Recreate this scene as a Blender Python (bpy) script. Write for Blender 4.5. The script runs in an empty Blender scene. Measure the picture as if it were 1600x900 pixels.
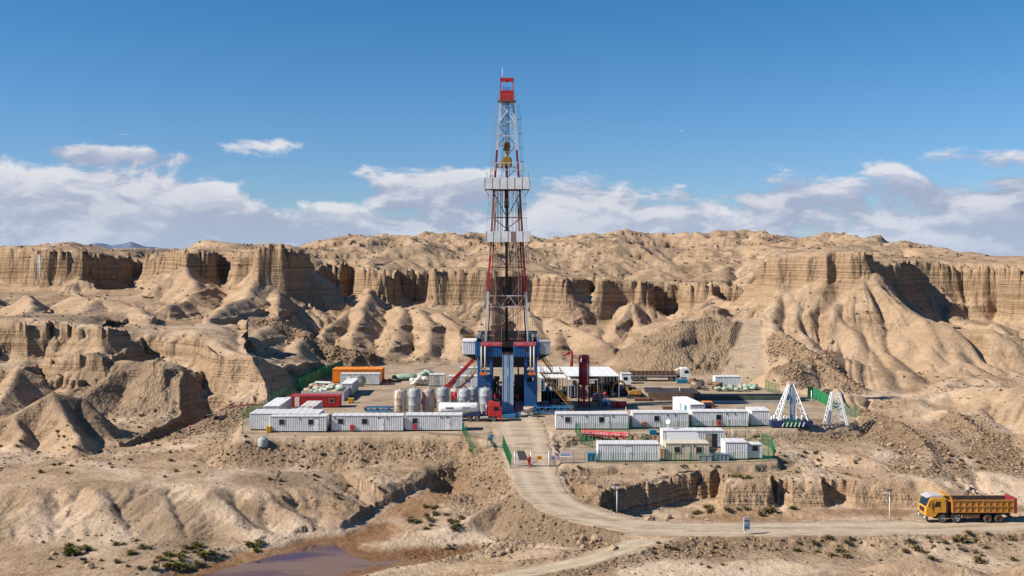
import bpy, bmesh, math, random
import numpy as np
from mathutils import Vector, Matrix

# ------------------------------------------------------------------ camera, sky, sun, exposure
SC = bpy.context.scene
COL = SC.collection
CAMZ, FPX, HORIZON = 30.0, 1600.0, 395.0
cam_data = bpy.data.cameras.new('camera')
cam = bpy.data.objects.new('camera', cam_data)
COL.objects.link(cam)
cam.location = (0, 0, CAMZ)
cam.rotation_euler = (math.radians(90), 0, 0)
cam_data.sensor_width = 36.0
cam_data.lens = 36.0
cam_data.shift_y = -(450 - HORIZON) / FPX
cam_data.clip_start = 1.0
cam_data.clip_end = 60000
SC.camera = cam
SC.view_settings.view_transform = 'Standard'
SC.view_settings.look = 'None'
SC.view_settings.gamma = 1.0
SC.view_settings.use_curve_mapping = False
SC.view_settings.exposure = 0.55

SUN_EL, SUN_TOCAM = math.radians(37), math.radians(14)
sun_vec = Vector((-math.cos(SUN_TOCAM) * math.cos(SUN_EL), -math.sin(SUN_TOCAM) * math.cos(SUN_EL), math.sin(SUN_EL)))
sl = bpy.data.lights.new('sun', 'SUN')
sl.energy = 5.0
sl.angle = math.radians(0.53)
sl.color = (1.0, 0.925, 0.805)
sun = bpy.data.objects.new('sun', sl)
COL.objects.link(sun)
sun.rotation_euler = sun_vec.to_track_quat('Z', 'Y').to_euler()

world = bpy.data.worlds.new('World')
SC.world = world
world.use_nodes = True


class NT:
    """small helper to write node graphs"""
    def __init__(self, tree):
        self.t = tree
        self.n = tree.nodes
        self.l = tree.links

    def node(self, kind, **kw):
        nd = self.n.new(kind)
        for k, v in kw.items():
            if k.startswith('i_'):
                key = k[2:]
                key = int(key) if key.isdigit() else key.replace('_', ' ')
                self.set(nd.inputs[key], v)
            else:
                setattr(nd, k, v)
        return nd

    def set(self, sock, v):
        if isinstance(v, bpy.types.NodeSocket):
            self.l.new(v, sock)
        else:
            if sock.type == 'RGBA' and hasattr(v, '__len__') and len(v) == 3:
                v = (*v, 1)
            sock.default_value = v

    def math(self, op, a, b=0.0, c=0.0, clamp=False):
        nd = self.n.new('ShaderNodeMath')
        nd.operation = op
        nd.use_clamp = clamp
        self.set(nd.inputs[0], a)
        self.set(nd.inputs[1], b)
        self.set(nd.inputs[2], c)
        return nd.outputs[0]

    def vmath(self, op, a, b=(0, 0, 0)):
        nd = self.n.new('ShaderNodeVectorMath')
        nd.operation = op
        self.set(nd.inputs[0], a)
        self.set(nd.inputs[1], b)
        return nd.outputs[0]

    def mix(self, f, a, b, mode='MIX'):
        nd = self.n.new('ShaderNodeMix')
        nd.data_type = 'RGBA'
        nd.blend_type = mode
        self.set(nd.inputs[0], f)
        self.set(nd.inputs[6], a)
        self.set(nd.inputs[7], b)
        return nd.outputs[2]

    def ramp(self, f, stops, interp='LINEAR'):
        nd = self.n.new('ShaderNodeValToRGB')
        nd.color_ramp.interpolation = interp
        e = nd.color_ramp.elements
        while len(e) < len(stops):
            e.new(0.5)
        for el, (p, c) in zip(e, stops):
            el.position = p
            if not hasattr(c, '__len__'):
                c = (c, c, c)
            el.color = (*c, 1) if len(c) == 3 else c
        self.set(nd.inputs[0], f)
        return nd.outputs[0]

    def noise(self, vec, scale, detail=4, rough=0.55, dist=0.0, out=0):
        nd = self.n.new('ShaderNodeTexNoise')
        self.set(nd.inputs['Vector'], vec)
        self.set(nd.inputs['Scale'], scale)
        self.set(nd.inputs['Detail'], detail)
        self.set(nd.inputs['Roughness'], rough)
        self.set(nd.inputs['Distortion'], dist)
        return nd.outputs[out]

    def smooth(self, v, lo, hi, a=0.0, b=1.0):
        nd = self.n.new('ShaderNodeMapRange')
        nd.interpolation_type = 'SMOOTHSTEP'
        self.set(nd.inputs[0], v)
        self.set(nd.inputs[1], lo)
        self.set(nd.inputs[2], hi)
        self.set(nd.inputs[3], a)
        self.set(nd.inputs[4], b)
        return nd.outputs[0]


def build_world():
    g = NT(world.node_tree)
    g.n.clear()
    out = g.node('ShaderNodeOutputWorld')
    bg = g.node('ShaderNodeBackground')
    sky = g.node('ShaderNodeTexSky', sky_type='NISHITA', sun_disc=False)
    sky.sun_elevation = SUN_EL
    sky.sun_rotation = math.atan2(sun_vec.x, sun_vec.y)
    sky.altitude = 900
    sky.air_density = 1.0
    sky.dust_density = 0.0
    sky.ozone_density = 1.0
    tc = g.node('ShaderNodeTexCoord')
    sep = g.node('ShaderNodeSeparateXYZ', i_0=tc.outputs['Generated'])
    x, y, z = sep.outputs
    rad = g.math('SQRT', g.math('ADD', g.math('MULTIPLY', x, x), g.math('MULTIPLY', y, y)))
    az = g.math('ARCTAN2', x, y)
    el = g.math('DIVIDE', z, g.math('MAXIMUM', rad, 0.02))
    # cumulus fields seen edge on: a tall bank near the horizon and loose puffs above it
    def cloud(du, dv, su, sv, off, detail=9, rough=0.52, dist=.15):
        v = g.node('ShaderNodeCombineXYZ', i_0=g.math('MULTIPLY', g.math('ADD', az, du), su), i_1=g.math('MULTIPLY', g.math('ADD', el, dv), sv), i_2=off)
        return g.noise(v.outputs[0], 1.0, detail, rough, dist)
    def bank(du, dv):
        a = cloud(du, dv, 3.4, 9.0, CLOUD_SEED, 2, 0.5)
        b = cloud(du, dv, 14.0, 30.0, CLOUD_SEED + 4.7, 9, 0.58, .25)
        return g.math('ADD', g.math('MULTIPLY', a, 0.55), g.math('MULTIPLY', b, 0.45))
    n0 = bank(0, 0)
    n1 = bank(-0.005, 0.009)          # towards the sun: what the sun meets first
    n2 = bank(-0.014, 0.022)
    thr = g.ramp(g.math('MULTIPLY', el, 5.0), [(0.0, 0.34), (0.10, 0.40), (0.26, 0.455), (0.40, 0.49), (0.50, 0.565), (0.64, 0.66), (1.0, 0.80)], 'EASE')
    # the cumulus groups that stand in this part of the sky
    lift = 0.0
    for pa, pe, sa, se, amp in CLOUD_GROUPS:
        qa = g.math('DIVIDE', g.math('SUBTRACT', az, pa), sa)
        qe = g.math('DIVIDE', g.math('SUBTRACT', el, pe), se)
        q = g.math('ADD', g.math('MULTIPLY', qa, qa), g.math('MULTIPLY', qe, qe))
        lift = g.math('ADD', lift, g.math('MULTIPLY', g.math('EXPONENT', g.math('MULTIPLY', q, -1.0)), amp))
    dens = g.math('ADD', g.math('SUBTRACT', n0, thr), lift)
    cov = g.smooth(dens, -.006, 0.06)
    wisp = cloud(0, 0, 8.0, 26.0, CLOUD_SEED + 28.5, 10, 0.60)
    puff = g.math('MULTIPLY', g.smooth(wisp, 0.66, 0.75), g.math('MULTIPLY', g.smooth(el, 0.05, 0.08), g.smooth(el, 0.15, 0.11)))
    lit = g.math('ADD', g.math('MULTIPLY', g.smooth(g.math('SUBTRACT', n0, n1), -0.03, 0.045), .6), g.math('MULTIPLY', g.smooth(g.math('SUBTRACT', n0, n2), -0.05, 0.09), .4))
    thick = g.smooth(dens, 0.03, 0.20)
    shade = g.mix(lit, CLOUD_LO, CLOUD_HI)
    shade = g.mix(g.math('MULTIPLY', thick, 0.45), shade, CLOUD_MID)
    haze = g.smooth(el, 0.05, 0.0)
    shade = g.mix(g.math('MULTIPLY', haze, 0.35), shade, (0.30, 0.40, 0.55))
    skyc = g.mix(1.0, sky.outputs[0], (SKY_STR, SKY_STR, SKY_STR), 'MULTIPLY')
    tint = g.ramp(g.math('MULTIPLY', el, 2.0), [(0.0, (.62, .78, 1.16)), (.26, (.50, .85, 1.22)), (.50, (.32, .84, 1.24)), (1.0, (.28, .80, 1.22))])
    skyc = g.mix(1.0, skyc, tint, 'MULTIPLY')
    cov2 = g.math('MULTIPLY', g.math('MAXIMUM', cov, puff), g.smooth(el, -0.02, 0.0))
    cov2 = g.math('MULTIPLY', cov2, 0.92)
    c = g.mix(cov2, skyc, shade)
    g.set(bg.inputs[0], c)
    bg.inputs[1].default_value = 1.0
    g.l.new(bg.outputs[0], out.inputs[0])


SKY_STR = 0.060
CLOUD_SEED = 52.7
CLOUD_GROUPS = [(-.42, .036, .12, .026, .03), (-.38, .090, .07, .008, .10), (-.232, .104, .055, .015, .115), (-.215, .060, .07, .030, -.12), (-.20, .018, .12, .012, .05),
                (.0, .056, .12, .028, .075), (.31, .046, .12, .020, .055), (.44, .075, .12, .020, -.09), (.19, .078, .08, .012, -.06), (.46, .11, .1, .02, -.1)]
CLOUD_LO, CLOUD_MID, CLOUD_HI = (.255, .29, .39), (.31, .34, .42), (.55, .545, .57)
build_world()


def tag(o, label=None, cat=None, group=None, kind=None):
    if label:
        o['label'] = label
    if cat:
        o['category'] = cat
    if group:
        o['group'] = group
    if kind:
        o['kind'] = kind
    return o


# ------------------------------------------------------------------ pixel of the survey -> place in the world
def XY(px, py, z=0.0):
    Y = FPX * (CAMZ - z) / (py - HORIZON)
    return ((px - 800) * Y / FPX, Y)


def XZ(px, py, Y):
    return ((px - 800) * Y / FPX, CAMZ - (py - HORIZON) * Y / FPX)


# ------------------------------------------------------------------ noise
RNG = np.random.RandomState(11)
PERM = RNG.permutation(512).astype(np.int32)
PERM = np.concatenate([PERM, PERM])
GANG = RNG.rand(512).astype(np.float32) * 2 * np.pi
GX, GY = np.cos(GANG), np.sin(GANG)


def perlin(x, y, seed=0):
    xf, yf = np.floor(x), np.floor(y)
    xi = (xf.astype(np.int32) + seed * 37) & 511
    yi = (yf.astype(np.int32) + seed * 91) & 511
    u, v = (x - xf).astype(np.float32), (y - yf).astype(np.float32)
    a, b = u * u * u * (u * (u * 6 - 15) + 10), v * v * v * (v * (v * 6 - 15) + 10)
    x1, y1 = (xi + 1) & 511, (yi + 1) & 511
    def gr(i, j, dx, dy):
        h = PERM[(PERM[i] + j) & 511]
        return GX[h] * dx + GY[h] * dy
    n00, n10 = gr(xi, yi, u, v), gr(x1, yi, u - 1, v)
    n01, n11 = gr(xi, y1, u, v - 1), gr(x1, y1, u - 1, v - 1)
    return (n00 + a * (n10 - n00)) * (1 - b) + (n01 + a * (n11 - n01)) * b


def fbm(x, y, lam, octs=4, seed=0, gain=0.5):
    s, a, f = 0.0, 1.0, 1.0 / lam
    for o in range(octs):
        s = s + a * perlin(x * f + 13.7 * o, y * f - 7.1 * o, seed + o)
        a *= gain
        f *= 2.03
    return s


def ridged(x, y, lam, octs=3, seed=0, gain=0.5):
    s, a, f, tot = 0.0, 1.0, 1.0 / lam, 0.0
    for o in range(octs):
        s = s + a * (1 - np.abs(perlin(x * f + 5.3 * o, y * f + 2.9 * o, seed + o)) * 2)
        tot += a
        a *= gain
        f *= 2.1
    return s / tot


def sstep(v, lo, hi):
    t = np.clip((v - lo) / (hi - lo), 0, 1)
    return t * t * (3 - 2 * t)


def smax(a, b, k):
    return 0.5 * (a + b + np.sqrt((a - b) ** 2 + k * k))


# ------------------------------------------------------------------ distances
def line_dist(x, y, pts, vals, closed=False):
    """distance to a polyline, values interpolated at the nearest point, signed (inside < 0) when closed"""
    P = np.array(pts, np.float32)
    V = np.array(vals, np.float32)
    if V.ndim == 1:
        V = V[:, None]
    n = len(P)
    best = np.full(x.shape, 1e9, np.float32)
    out = [np.zeros(x.shape, np.float32) for _ in range(V.shape[1])]
    inside = np.zeros(x.shape, bool)
    for i in range(n if closed else n - 1):
        a, b = P[i], P[(i + 1) % n]
        ab = b - a
        L2 = max(float(ab @ ab), 1e-6)
        t = np.clip(((x - a[0]) * ab[0] + (y - a[1]) * ab[1]) / L2, 0, 1)
        dx, dy = x - (a[0] + t * ab[0]), y - (a[1] + t * ab[1])
        d = dx * dx + dy * dy
        m = d < best
        best = np.where(m, d, best)
        va, vb = V[i], V[(i + 1) % n]
        for k in range(len(out)):
            out[k] = np.where(m, va[k] + t * (vb[k] - va[k]), out[k])
        if closed and abs(ab[1]) > 1e-9:
            cr = ((a[1] > y) != (b[1] > y)) & (x < a[0] + (y - a[1]) * ab[0] / ab[1])
            inside ^= cr
    best = np.sqrt(best)
    if closed:
        best = np.where(inside, -best, best)
    return best, out


def table(x, y, cols):
    """heights given as profiles over Y for several bearings, blended between bearings"""
    px = 800 + FPX * x / np.maximum(y, 1)
    cx = np.array([c[0] for c in cols], np.float32)
    prof = [np.interp(y, [p[0] for p in c[1]], [p[1] for p in c[1]]).astype(np.float32) for c in cols]
    f = np.clip(np.interp(px, cx, np.arange(len(cx))), 0, len(cx) - 1.0001)
    i = f.astype(np.int32)
    t = (f - i)
    t = t * t * (3 - 2 * t)
    S = np.stack(prof)
    a = np.take_along_axis(S, i[None], 0)[0]
    b = np.take_along_axis(S, i[None] + 1, 0)[0]
    return (a + t * (b - a)).astype(np.float32)


BASE = [
    (-100, [(60, -7.2), (134, -7), (146, -3.4), (190, -3), (204, -1.5), (230, 6), (300, 12), (340, 16), (600, 24), (2000, 10), (9000, 0)]),
    (200, [(60, -7.4), (134, -7.3), (146, -3.6), (185, -3.6), (204, -2), (240, 8), (300, 14), (340, 17), (600, 24), (2000, 10), (9000, 0)]),
    (450, [(60, -7.6), (134, -7.6), (148, -4.6), (164, -4), (172, -1.5), (200, 0), (240, 1), (272, 2), (310, 10), (340, 14), (600, 24), (2000, 10), (9000, 0)]),
    (650, [(60, -7.6), (160, -7.3), (172, -1.5), (265, 0), (278, 0.3), (310, 9), (345, 13), (600, 24), (2000, 10), (9000, 0)]),
    (900, [(60, -6.5), (120, -5.2), (134, -6.2), (149, -6.2), (154, -3), (172, 0), (265, 0), (285, 1), (310, 5), (335, 8), (600, 24), (2000, 10), (9000, 0)]),
    (1150, [(60, -5.5), (125, -5.2), (136, -6.0), (152, -6.0), (156, -3), (170, -1), (250, 0), (272, 2), (310, 6), (340, 9), (600, 24), (2000, 10), (9000, 0)]),
    (1400, [(60, -5.5), (125, -5.2), (137, -5.8), (146, -5.6), (150, -3.5), (160, -2.5), (200, -1), (236, 0.3), (260, 4), (285, 10), (300, 12), (600, 24), (2000, 10), (9000, 0)]),
    (1700, [(60, -5.5), (125, -5), (140, -4.2), (160, -2.5), (200, 1), (236, 2), (262, 5), (290, 10), (600, 24), (2000, 10), (9000, 0)]),
]
F8 = (2000, 12), (9000, 0)
UPPER = [
    (-100, [(340, 32), (400, 33), (440, 30), (600, 24), *F8]),
    (110, [(340, 31.8), (372, 33.0), (410, 33.4), (450, 29), (600, 24), *F8]),
    (200, [(360, 31), (390, 30.6), (440, 28), (600, 23), *F8]),
    (236, [(370, 29.3), (400, 29), (440, 27), (600, 22), *F8]),
    (320, [(340, 32.0), (400, 34.2), (450, 33), (600, 26), *F8]),
    (440, [(320, 33.5), (350, 34), (400, 32), (600, 28), *F8]),
    (500, [(350, 27), (400, 29), (470, 33.2), (600, 28), *F8]),
    (600, [(345, 24), (400, 28), (450, 33), (500, 34.5), (600, 30), *F8]),
    (700, [(345, 25), (420, 30), (520, 35.4), (600, 33), *F8]),
    (800, [(345, 24), (420, 29), (520, 34.4), (600, 32), *F8]),
    (900, [(340, 22), (420, 29.5), (510, 35.0), (600, 31), *F8]),
    (970, [(340, 21.5), (420, 30.5), (500, 37.2), (600, 32), *F8]),
    (1060, [(340, 20.5), (420, 27.5), (520, 34.8), (600, 30), *F8]),
    (1150, [(335, 20), (420, 28.5), (520, 36.8), (600, 32), *F8]),
    (1215, [(280, 31), (320, 29), (420, 30), (520, 35), (600, 31), *F8]),
    (1350, [(280, 30.5), (310, 28.6), (420, 31.5), (520, 36.5), (600, 33), *F8]),
    (1450, [(310, 28), (400, 31), (520, 37.4), (600, 34), *F8]),
    (1540, [(300, 28), (400, 31.5), (520, 39.4), (600, 35), *F8]),
    (1700, [(290, 28), (400, 31.5), (520, 38.4), (600, 35), *F8]),
]
# the long cliff: bearing px, rim py, foot py, distance
CLIFF = [(-90, 385, 442, 378), (0, 384, 438, 376), (55, 385, 446, 370), (130, 388, 447, 366), (185, 395, 440, 384), (232, 400, 432, 402),
         (250, 391, 424, 362), (300, 386, 432, 346), (328, 388, 440, 348), (336, 390, 440, 362), (352, 390, 438, 358), (362, 391, 436, 341), (400, 388, 436, 336),
         (416, 380, 446, 326), (462, 378, 456, 325), (474, 398, 452, 346), (482, 402, 452, 370), (545, 406, 462, 374), (560, 413, 462, 352),
         (592, 416, 462, 346), (612, 424, 468, 344), (618, 416, 472, 366), (688, 425, 482, 370), (696, 416, 476, 345), (760, 419, 470, 340),
         (830, 425, 470, 345), (880, 430, 488, 335), (908, 432, 492, 340), (916, 432, 488, 352), (934, 432, 486, 352), (944, 433, 484, 339), (1008, 440, 478, 340), (1016, 440, 492, 353),
         (1056, 441, 492, 351), (1066, 440, 482, 340), (1120, 440, 478, 330), (1128, 440, 486, 346), (1168, 443, 480, 340), (1198, 420, 458, 312),
         (1210, 391, 440, 286), (1262, 386, 440, 280), (1345, 390, 446, 276), (1362, 400, 452, 290), (1420, 405, 468, 309), (1500, 406, 482, 312),
         (1562, 410, 492, 306), (1574, 406, 490, 293), (1660, 406, 490, 286), (1800, 406, 490, 286)]
# benches: (px, rim py, foot py, distance, talus slope)
BENCH_L = [(-120, 500, 546, 236), (70, 500, 546, 234), (80, 500, 545, 240), (92, 505, 532, 233), (165, 508, 532, 229), (205, 515, 548, 233), (222, 510, 545, 240), (290, 506, 548, 236),
           (322, 530, 556, 226), (345, 552, 590, 214), (404, 546, 590, 210), (444, 550, 596, 224), (470, 552, 600, 238), (500, 562, 590, 250), (528, 573, 580, 264)]
BENCH_L2 = [(-120, 560, 585, 218), (30, 560, 590, 214), (60, 552, 590, 222), (150, 550, 575, 219), (166, 566, 588, 214), (186, 556, 590, 222), (192, 560, 582, 214), (236, 550, 575, 214), (290, 566, 592, 211), (320, 566, 600, 216)]
BANK_R = [(884, 742, 752, 150), (902, 756, 786, 143), (922, 764, 806, 139.5), (940, 764, 809, 138.6), (950, 760, 808, 141), (1000, 756, 801, 143.5), (1050, 748, 792, 147), (1125, 740, 784, 150.5), (1136, 756, 797, 142), (1200, 750, 792, 142), (1215, 748, 790, 146), (1235, 750, 790, 147), (1245, 754, 792, 141.5), (1290, 752, 792, 141), (1302, 748, 790, 146), (1330, 750, 790, 146.5), (1340, 756, 792, 141), (1400, 755, 792, 141.5), (1440, 760, 792, 141), (1500, 785, 800, 137), (1640, 800, 812, 134)]
# left terrace above the river, low mud banks of the ravine
TERR_L = [(-120, 770, 776, 142), (100, 766, 772, 142.5), (230, 762, 768, 143), (330, 764, 772, 142), (420, 770, 780, 141.5), (480, 768, 790, 143.5), (520, 780, 800, 143), (560, 790, 818, 143), (592, 784, 820, 144),
          (600, 778, 818, 140.5), (632, 764, 795, 145), (640, 752, 789, 148.5), (672, 736, 762, 155), (690, 729, 751, 158.5), (712, 724, 743, 160.5), (722, 714, 730, 164)]

# ridges and spurs: points (px, py, distance), side slope, crest radius
RIDGES = [
    # aprons below the middle cliff
    ([(580, 441, 336), (566, 470, 318), (560, 500, 300), (548, 540, 284), (545, 568, 275)], .62, 1.5),
    ([(545, 478, 318), (520, 495, 304), (505, 530, 288), (496, 560, 276)], .6, 2),
    ([(620, 470, 322), (620, 495, 305), (612, 530, 288), (600, 572, 273)], .6, 2),
    ([(650, 478, 318), (668, 498, 302), (668, 530, 288), (662, 574, 272)], .6, 2),
    ([(690, 485, 314), (715, 505, 300), (728, 540, 284), (735, 578, 270)], .6, 2),
    ([(770, 468, 335), (772, 490, 315), (770, 525, 294), (768, 572, 272)], .6, 2),
    ([(820, 475, 332), (830, 500, 310), (838, 530, 290), (830, 572, 272)], .58, 2),
    ([(862, 492, 315), (890, 505, 300), (930, 520, 288), (962, 545, 277)], .5, 3),
    ([(862, 492, 315), (868, 525, 290), (880, 560, 276)], .55, 2),
    ([(880, 540, 285), (905, 560, 276), (915, 572, 271)], .5, 2),
    ([(985, 466, 336), (975, 485, 322), (965, 505, 310)], .62, 1),
    ([(985, 466, 336), (1000, 490, 322), (1010, 510, 312)], .62, 1),
    ([(1118, 455, 332), (1100, 470, 318), (1060, 492, 298), (1010, 520, 282), (975, 552, 272)], .6, 1.5),
    ([(1118, 455, 332), (1150, 480, 300), (1180, 500, 280), (1190, 530, 262)], .6, 2),
    ([(975, 545, 272), (1020, 520, 270.5), (1060, 508, 269), (1110, 500, 268), (1175, 494, 268)], .60, 3),
    # talus spurs of the right mesa
    ([(1215, 446, 284), (1205, 480, 268), (1180, 520, 256), (1160, 545, 250)], .6, 3),
    ([(1228, 442, 283), (1245, 490, 264), (1268, 540, 249), (1295, 590, 237)], .62, 4),
    ([(1300, 441, 282), (1318, 490, 262), (1345, 540, 248), (1368, 592, 236)], .62, 5),
    ([(1362, 443, 282), (1395, 480, 266), (1425, 530, 250), (1455, 594, 236)], .62, 5),
    ([(1380, 452, 282), (1440, 490, 264), (1495, 535, 249), (1530, 590, 237)], .6, 4),
    ([(1470, 520, 256), (1520, 545, 246), (1570, 590, 236)], .58, 3),
    ([(1560, 498, 280), (1600, 530, 258), (1625, 590, 238)], .6, 4),
    # dark broken ridge in front of them
    ([(1160, 480, 264), (1200, 495, 254), (1250, 525, 243), (1290, 560, 233), (1330, 598, 224)], .7, 1.5),
    ([(1215, 540, 240), (1235, 570, 230), (1245, 600, 222)], .7, 2),
    # left hills on the bench
    ([(45, 453, 290), (40, 475, 268), (30, 497, 248)], .6, 2),
    ([(-40, 440, 300), (-60, 480, 262)], .5, 3),
    ([(130, 450, 300), (150, 458, 288), (120, 490, 252)], .5, 3),
    ([(160, 455, 290), (215, 475, 270), (235, 497, 250)], .45, 3),
    ([(250, 440, 330), (290, 410, 336), (300, 440, 320)], .6, 2),
    ([(330, 440, 330), (300, 455, 310), (260, 470, 290)], .5, 3),
    ([(400, 436, 325), (380, 460, 300), (340, 480, 270), (320, 505, 250)], .5, 3),
    ([(440, 450, 320), (430, 470, 300), (425, 495, 280), (470, 512, 276), (520, 530, 272), (590, 548, 272), (640, 562, 272)], .6, 2),
    ([(425, 495, 280), (400, 520, 262), (400, 540, 245)], .5, 4),
    ([(470, 512, 276), (460, 535, 262), (470, 552, 250)], .5, 4),
    # ribs of the lower left bluff
    ([(190, 560, 216), (160, 590, 210), (120, 622, 204)], .7, 2),
    ([(240, 552, 215), (250, 585, 210), (262, 626, 204)], .75, 2),
    ([(285, 568, 212), (300, 600, 207), (312, 630, 203)], .75, 2),
    ([(30, 565, 214), (10, 600, 206), (-10, 630, 202)], .7, 2),
    # small knolls at the left edge
    ([(-20, 660, 179), (25, 642, 180), (85, 610, 184), (125, 620, 186), (145, 640, 185)], .78, 1.5),
    ([(85, 612, 184), (98, 655, 177), (115, 682, 172)], .75, 1.5),
    ([(25, 642, 180), (38, 672, 175)], .7, 1.5),
    # spoil ridges on the right
    ([(1325, 640, 188), (1370, 644, 184), (1410, 659, 176), (1440, 680, 168), (1455, 708, 160), (1450, 740, 152)], .62, 1),
    ([(1470, 632, 194), (1500, 642, 187), (1530, 666, 178), (1555, 698, 168), (1580, 738, 156)], .55, 2),
    ([(1420, 612, 218), (1470, 606, 212), (1530, 600, 203), (1600, 600, 195), (1700, 604, 190)], .45, 5),
    ([(1530, 600, 203), (1545, 640, 190), (1570, 680, 176)], .4, 5),
    ([(1600, 600, 195), (1630, 650, 182), (1650, 700, 168)], .4, 5),
    ([(1350, 615, 222), (1390, 622, 215), (1420, 635, 208)], .5, 2),
    ([(1214, 712, 158.5), (1260, 702, 162), (1330, 708, 159), (1400, 730, 153)], .3, 4),
    ([(1560, 765, 150), (1620, 745, 152)], .5, 3),
    # bank between ravine and road
    ([(800, 767, 141.5), (770, 776, 141), (735, 792, 139), (695, 818, 136)], .55, 1.2),
    ([(560, 838, 134.5), (610, 828, 135), (660, 826, 135.5), (700, 832, 134)], .5, .6),
    ([(690, 862, 127), (760, 855, 128), (840, 840, 130), (900, 838, 130)], .5, .8),
    # foreground right
    ([(1320, 905, 111), (1375, 874, 113), (1440, 863, 113.5), (1500, 878, 112), (1550, 905, 110)], .45, 2.5),
    ([(1565, 905, 109), (1600, 880, 110.5), (1680, 868, 111)], .45, 2),
    ([(1080, 886, 114), (1150, 872, 115.5), (1215, 870, 115.5), (1270, 884, 114)], .38, 2),
    ([(1380, 838, 123), (1430, 835, 123), (1480, 845, 121.5)], .35, 1),
    ([(880, 905, 112), (980, 886, 114.5), (1060, 878, 115.5)], .35, 2),
    # ribs of the rounded left bank
    ([(150, 766, 141.5), (165, 800, 137), (180, 835, 133)], .3, 3),
    ([(60, 770, 141.5), (40, 800, 137), (20, 835, 133)], .3, 3),
    ([(240, 764, 142), (275, 800, 137), (300, 838, 132.5)], .3, 3),
    ([(330, 766, 141), (370, 800, 137), (410, 838, 132.5)], .3, 2.5),
    ([(400, 772, 141), (450, 800, 138), (490, 828, 135)], .3, 2),
]

# ------------------------------------------------------------------ levelled places
PAD = [XY(*p) for p in [(372, 682), (735, 681), (764, 690), (786, 692), (880, 676), (1215, 671), (1330, 663), (1345, 645), (1290, 622), (1195, 606), (1140, 592), (985, 588), (955, 580), (930, 573), (760, 568), (600, 571), (536, 577), (440, 625), (383, 655)]]
PADZ = 0.0
TERRACE = [XY(*p) for p in [(868, 726, -1.4), (885, 700, -1.2), (905, 690, -.9), (1205, 690, -1.2), (1216, 722, -1.4), (1180, 728, -1.5), (905, 728.5, -1.5)]]
# road centre lines: (px, py, z, half width)
ROAD_MAIN = [(800, 640, 0.0, 4.6), (812, 672, 0.0, 4.8), (818, 695, -.7, 4.4), (828, 722, -1.5, 3.8), (838, 748, -2.5, 3.6), (852, 772, -3.3, 3.5), (880, 793, -3.8, 3.6), (930, 810, -4.1, 3.7), (1000, 823, -4.2, 3.6),
             (1080, 827, -4.2, 3.3), (1200, 827, -4.2, 3.2), (1340, 825, -4.2, 3.2), (1480, 823, -4.2, 3.1), (1620, 818, -4.2, 3.1), (1760, 812, -4.2, 3.1)]
ROAD_SIDE = [(1090, 828, -4.2, 2.0), (1035, 838, -4.3, 2.2), (985, 852, -4.7, 1.9), (930, 872, -5.2, 1.7), (860, 888, -5.6, 1.7), (770, 905, -5.9, 1.8), (640, 935, -6.3, 1.9)]
RIVER = [XY(px, py, -7.6) for px, py in [(606, 822), (625, 832), (600, 842), (560, 846), (556, 856), (600, 862), (660, 858), (745, 853), (768, 860), (690, 873), (640, 883), (560, 897), (520, 935), (180, 940), (262, 898), (330, 880), (400, 862), (470, 846), (540, 836), (580, 824)]]
RAVINE = [(716, 752, -4.9, 1.8), (690, 769, -5.4, 2.4), (650, 790, -6.2, 3.0), (612, 818, -7.2, 3.4), (590, 836, -7.6, 3.6)]
CREEK_R = [XY(px, py, -5.6) for px, py in [(1010, 812), (1080, 800), (1200, 797), (1330, 796), (1440, 797), (1440, 805), (1330, 808), (1200, 808), (1100, 812)]]
CREEK_L = [(212, 700, -4.4), (240, 690, -4.4), (275, 678, -4.3), (310, 664, -4.0), (322, 655, -3.6)]
RAMP = [(1176, 499, 268.5), (1170, 545, 254.5), (1163, 596, 241)]


def world_pts(lst):
    return [((p[0] - 800) * p[-1] / FPX, p[-1]) for p in lst]


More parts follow.
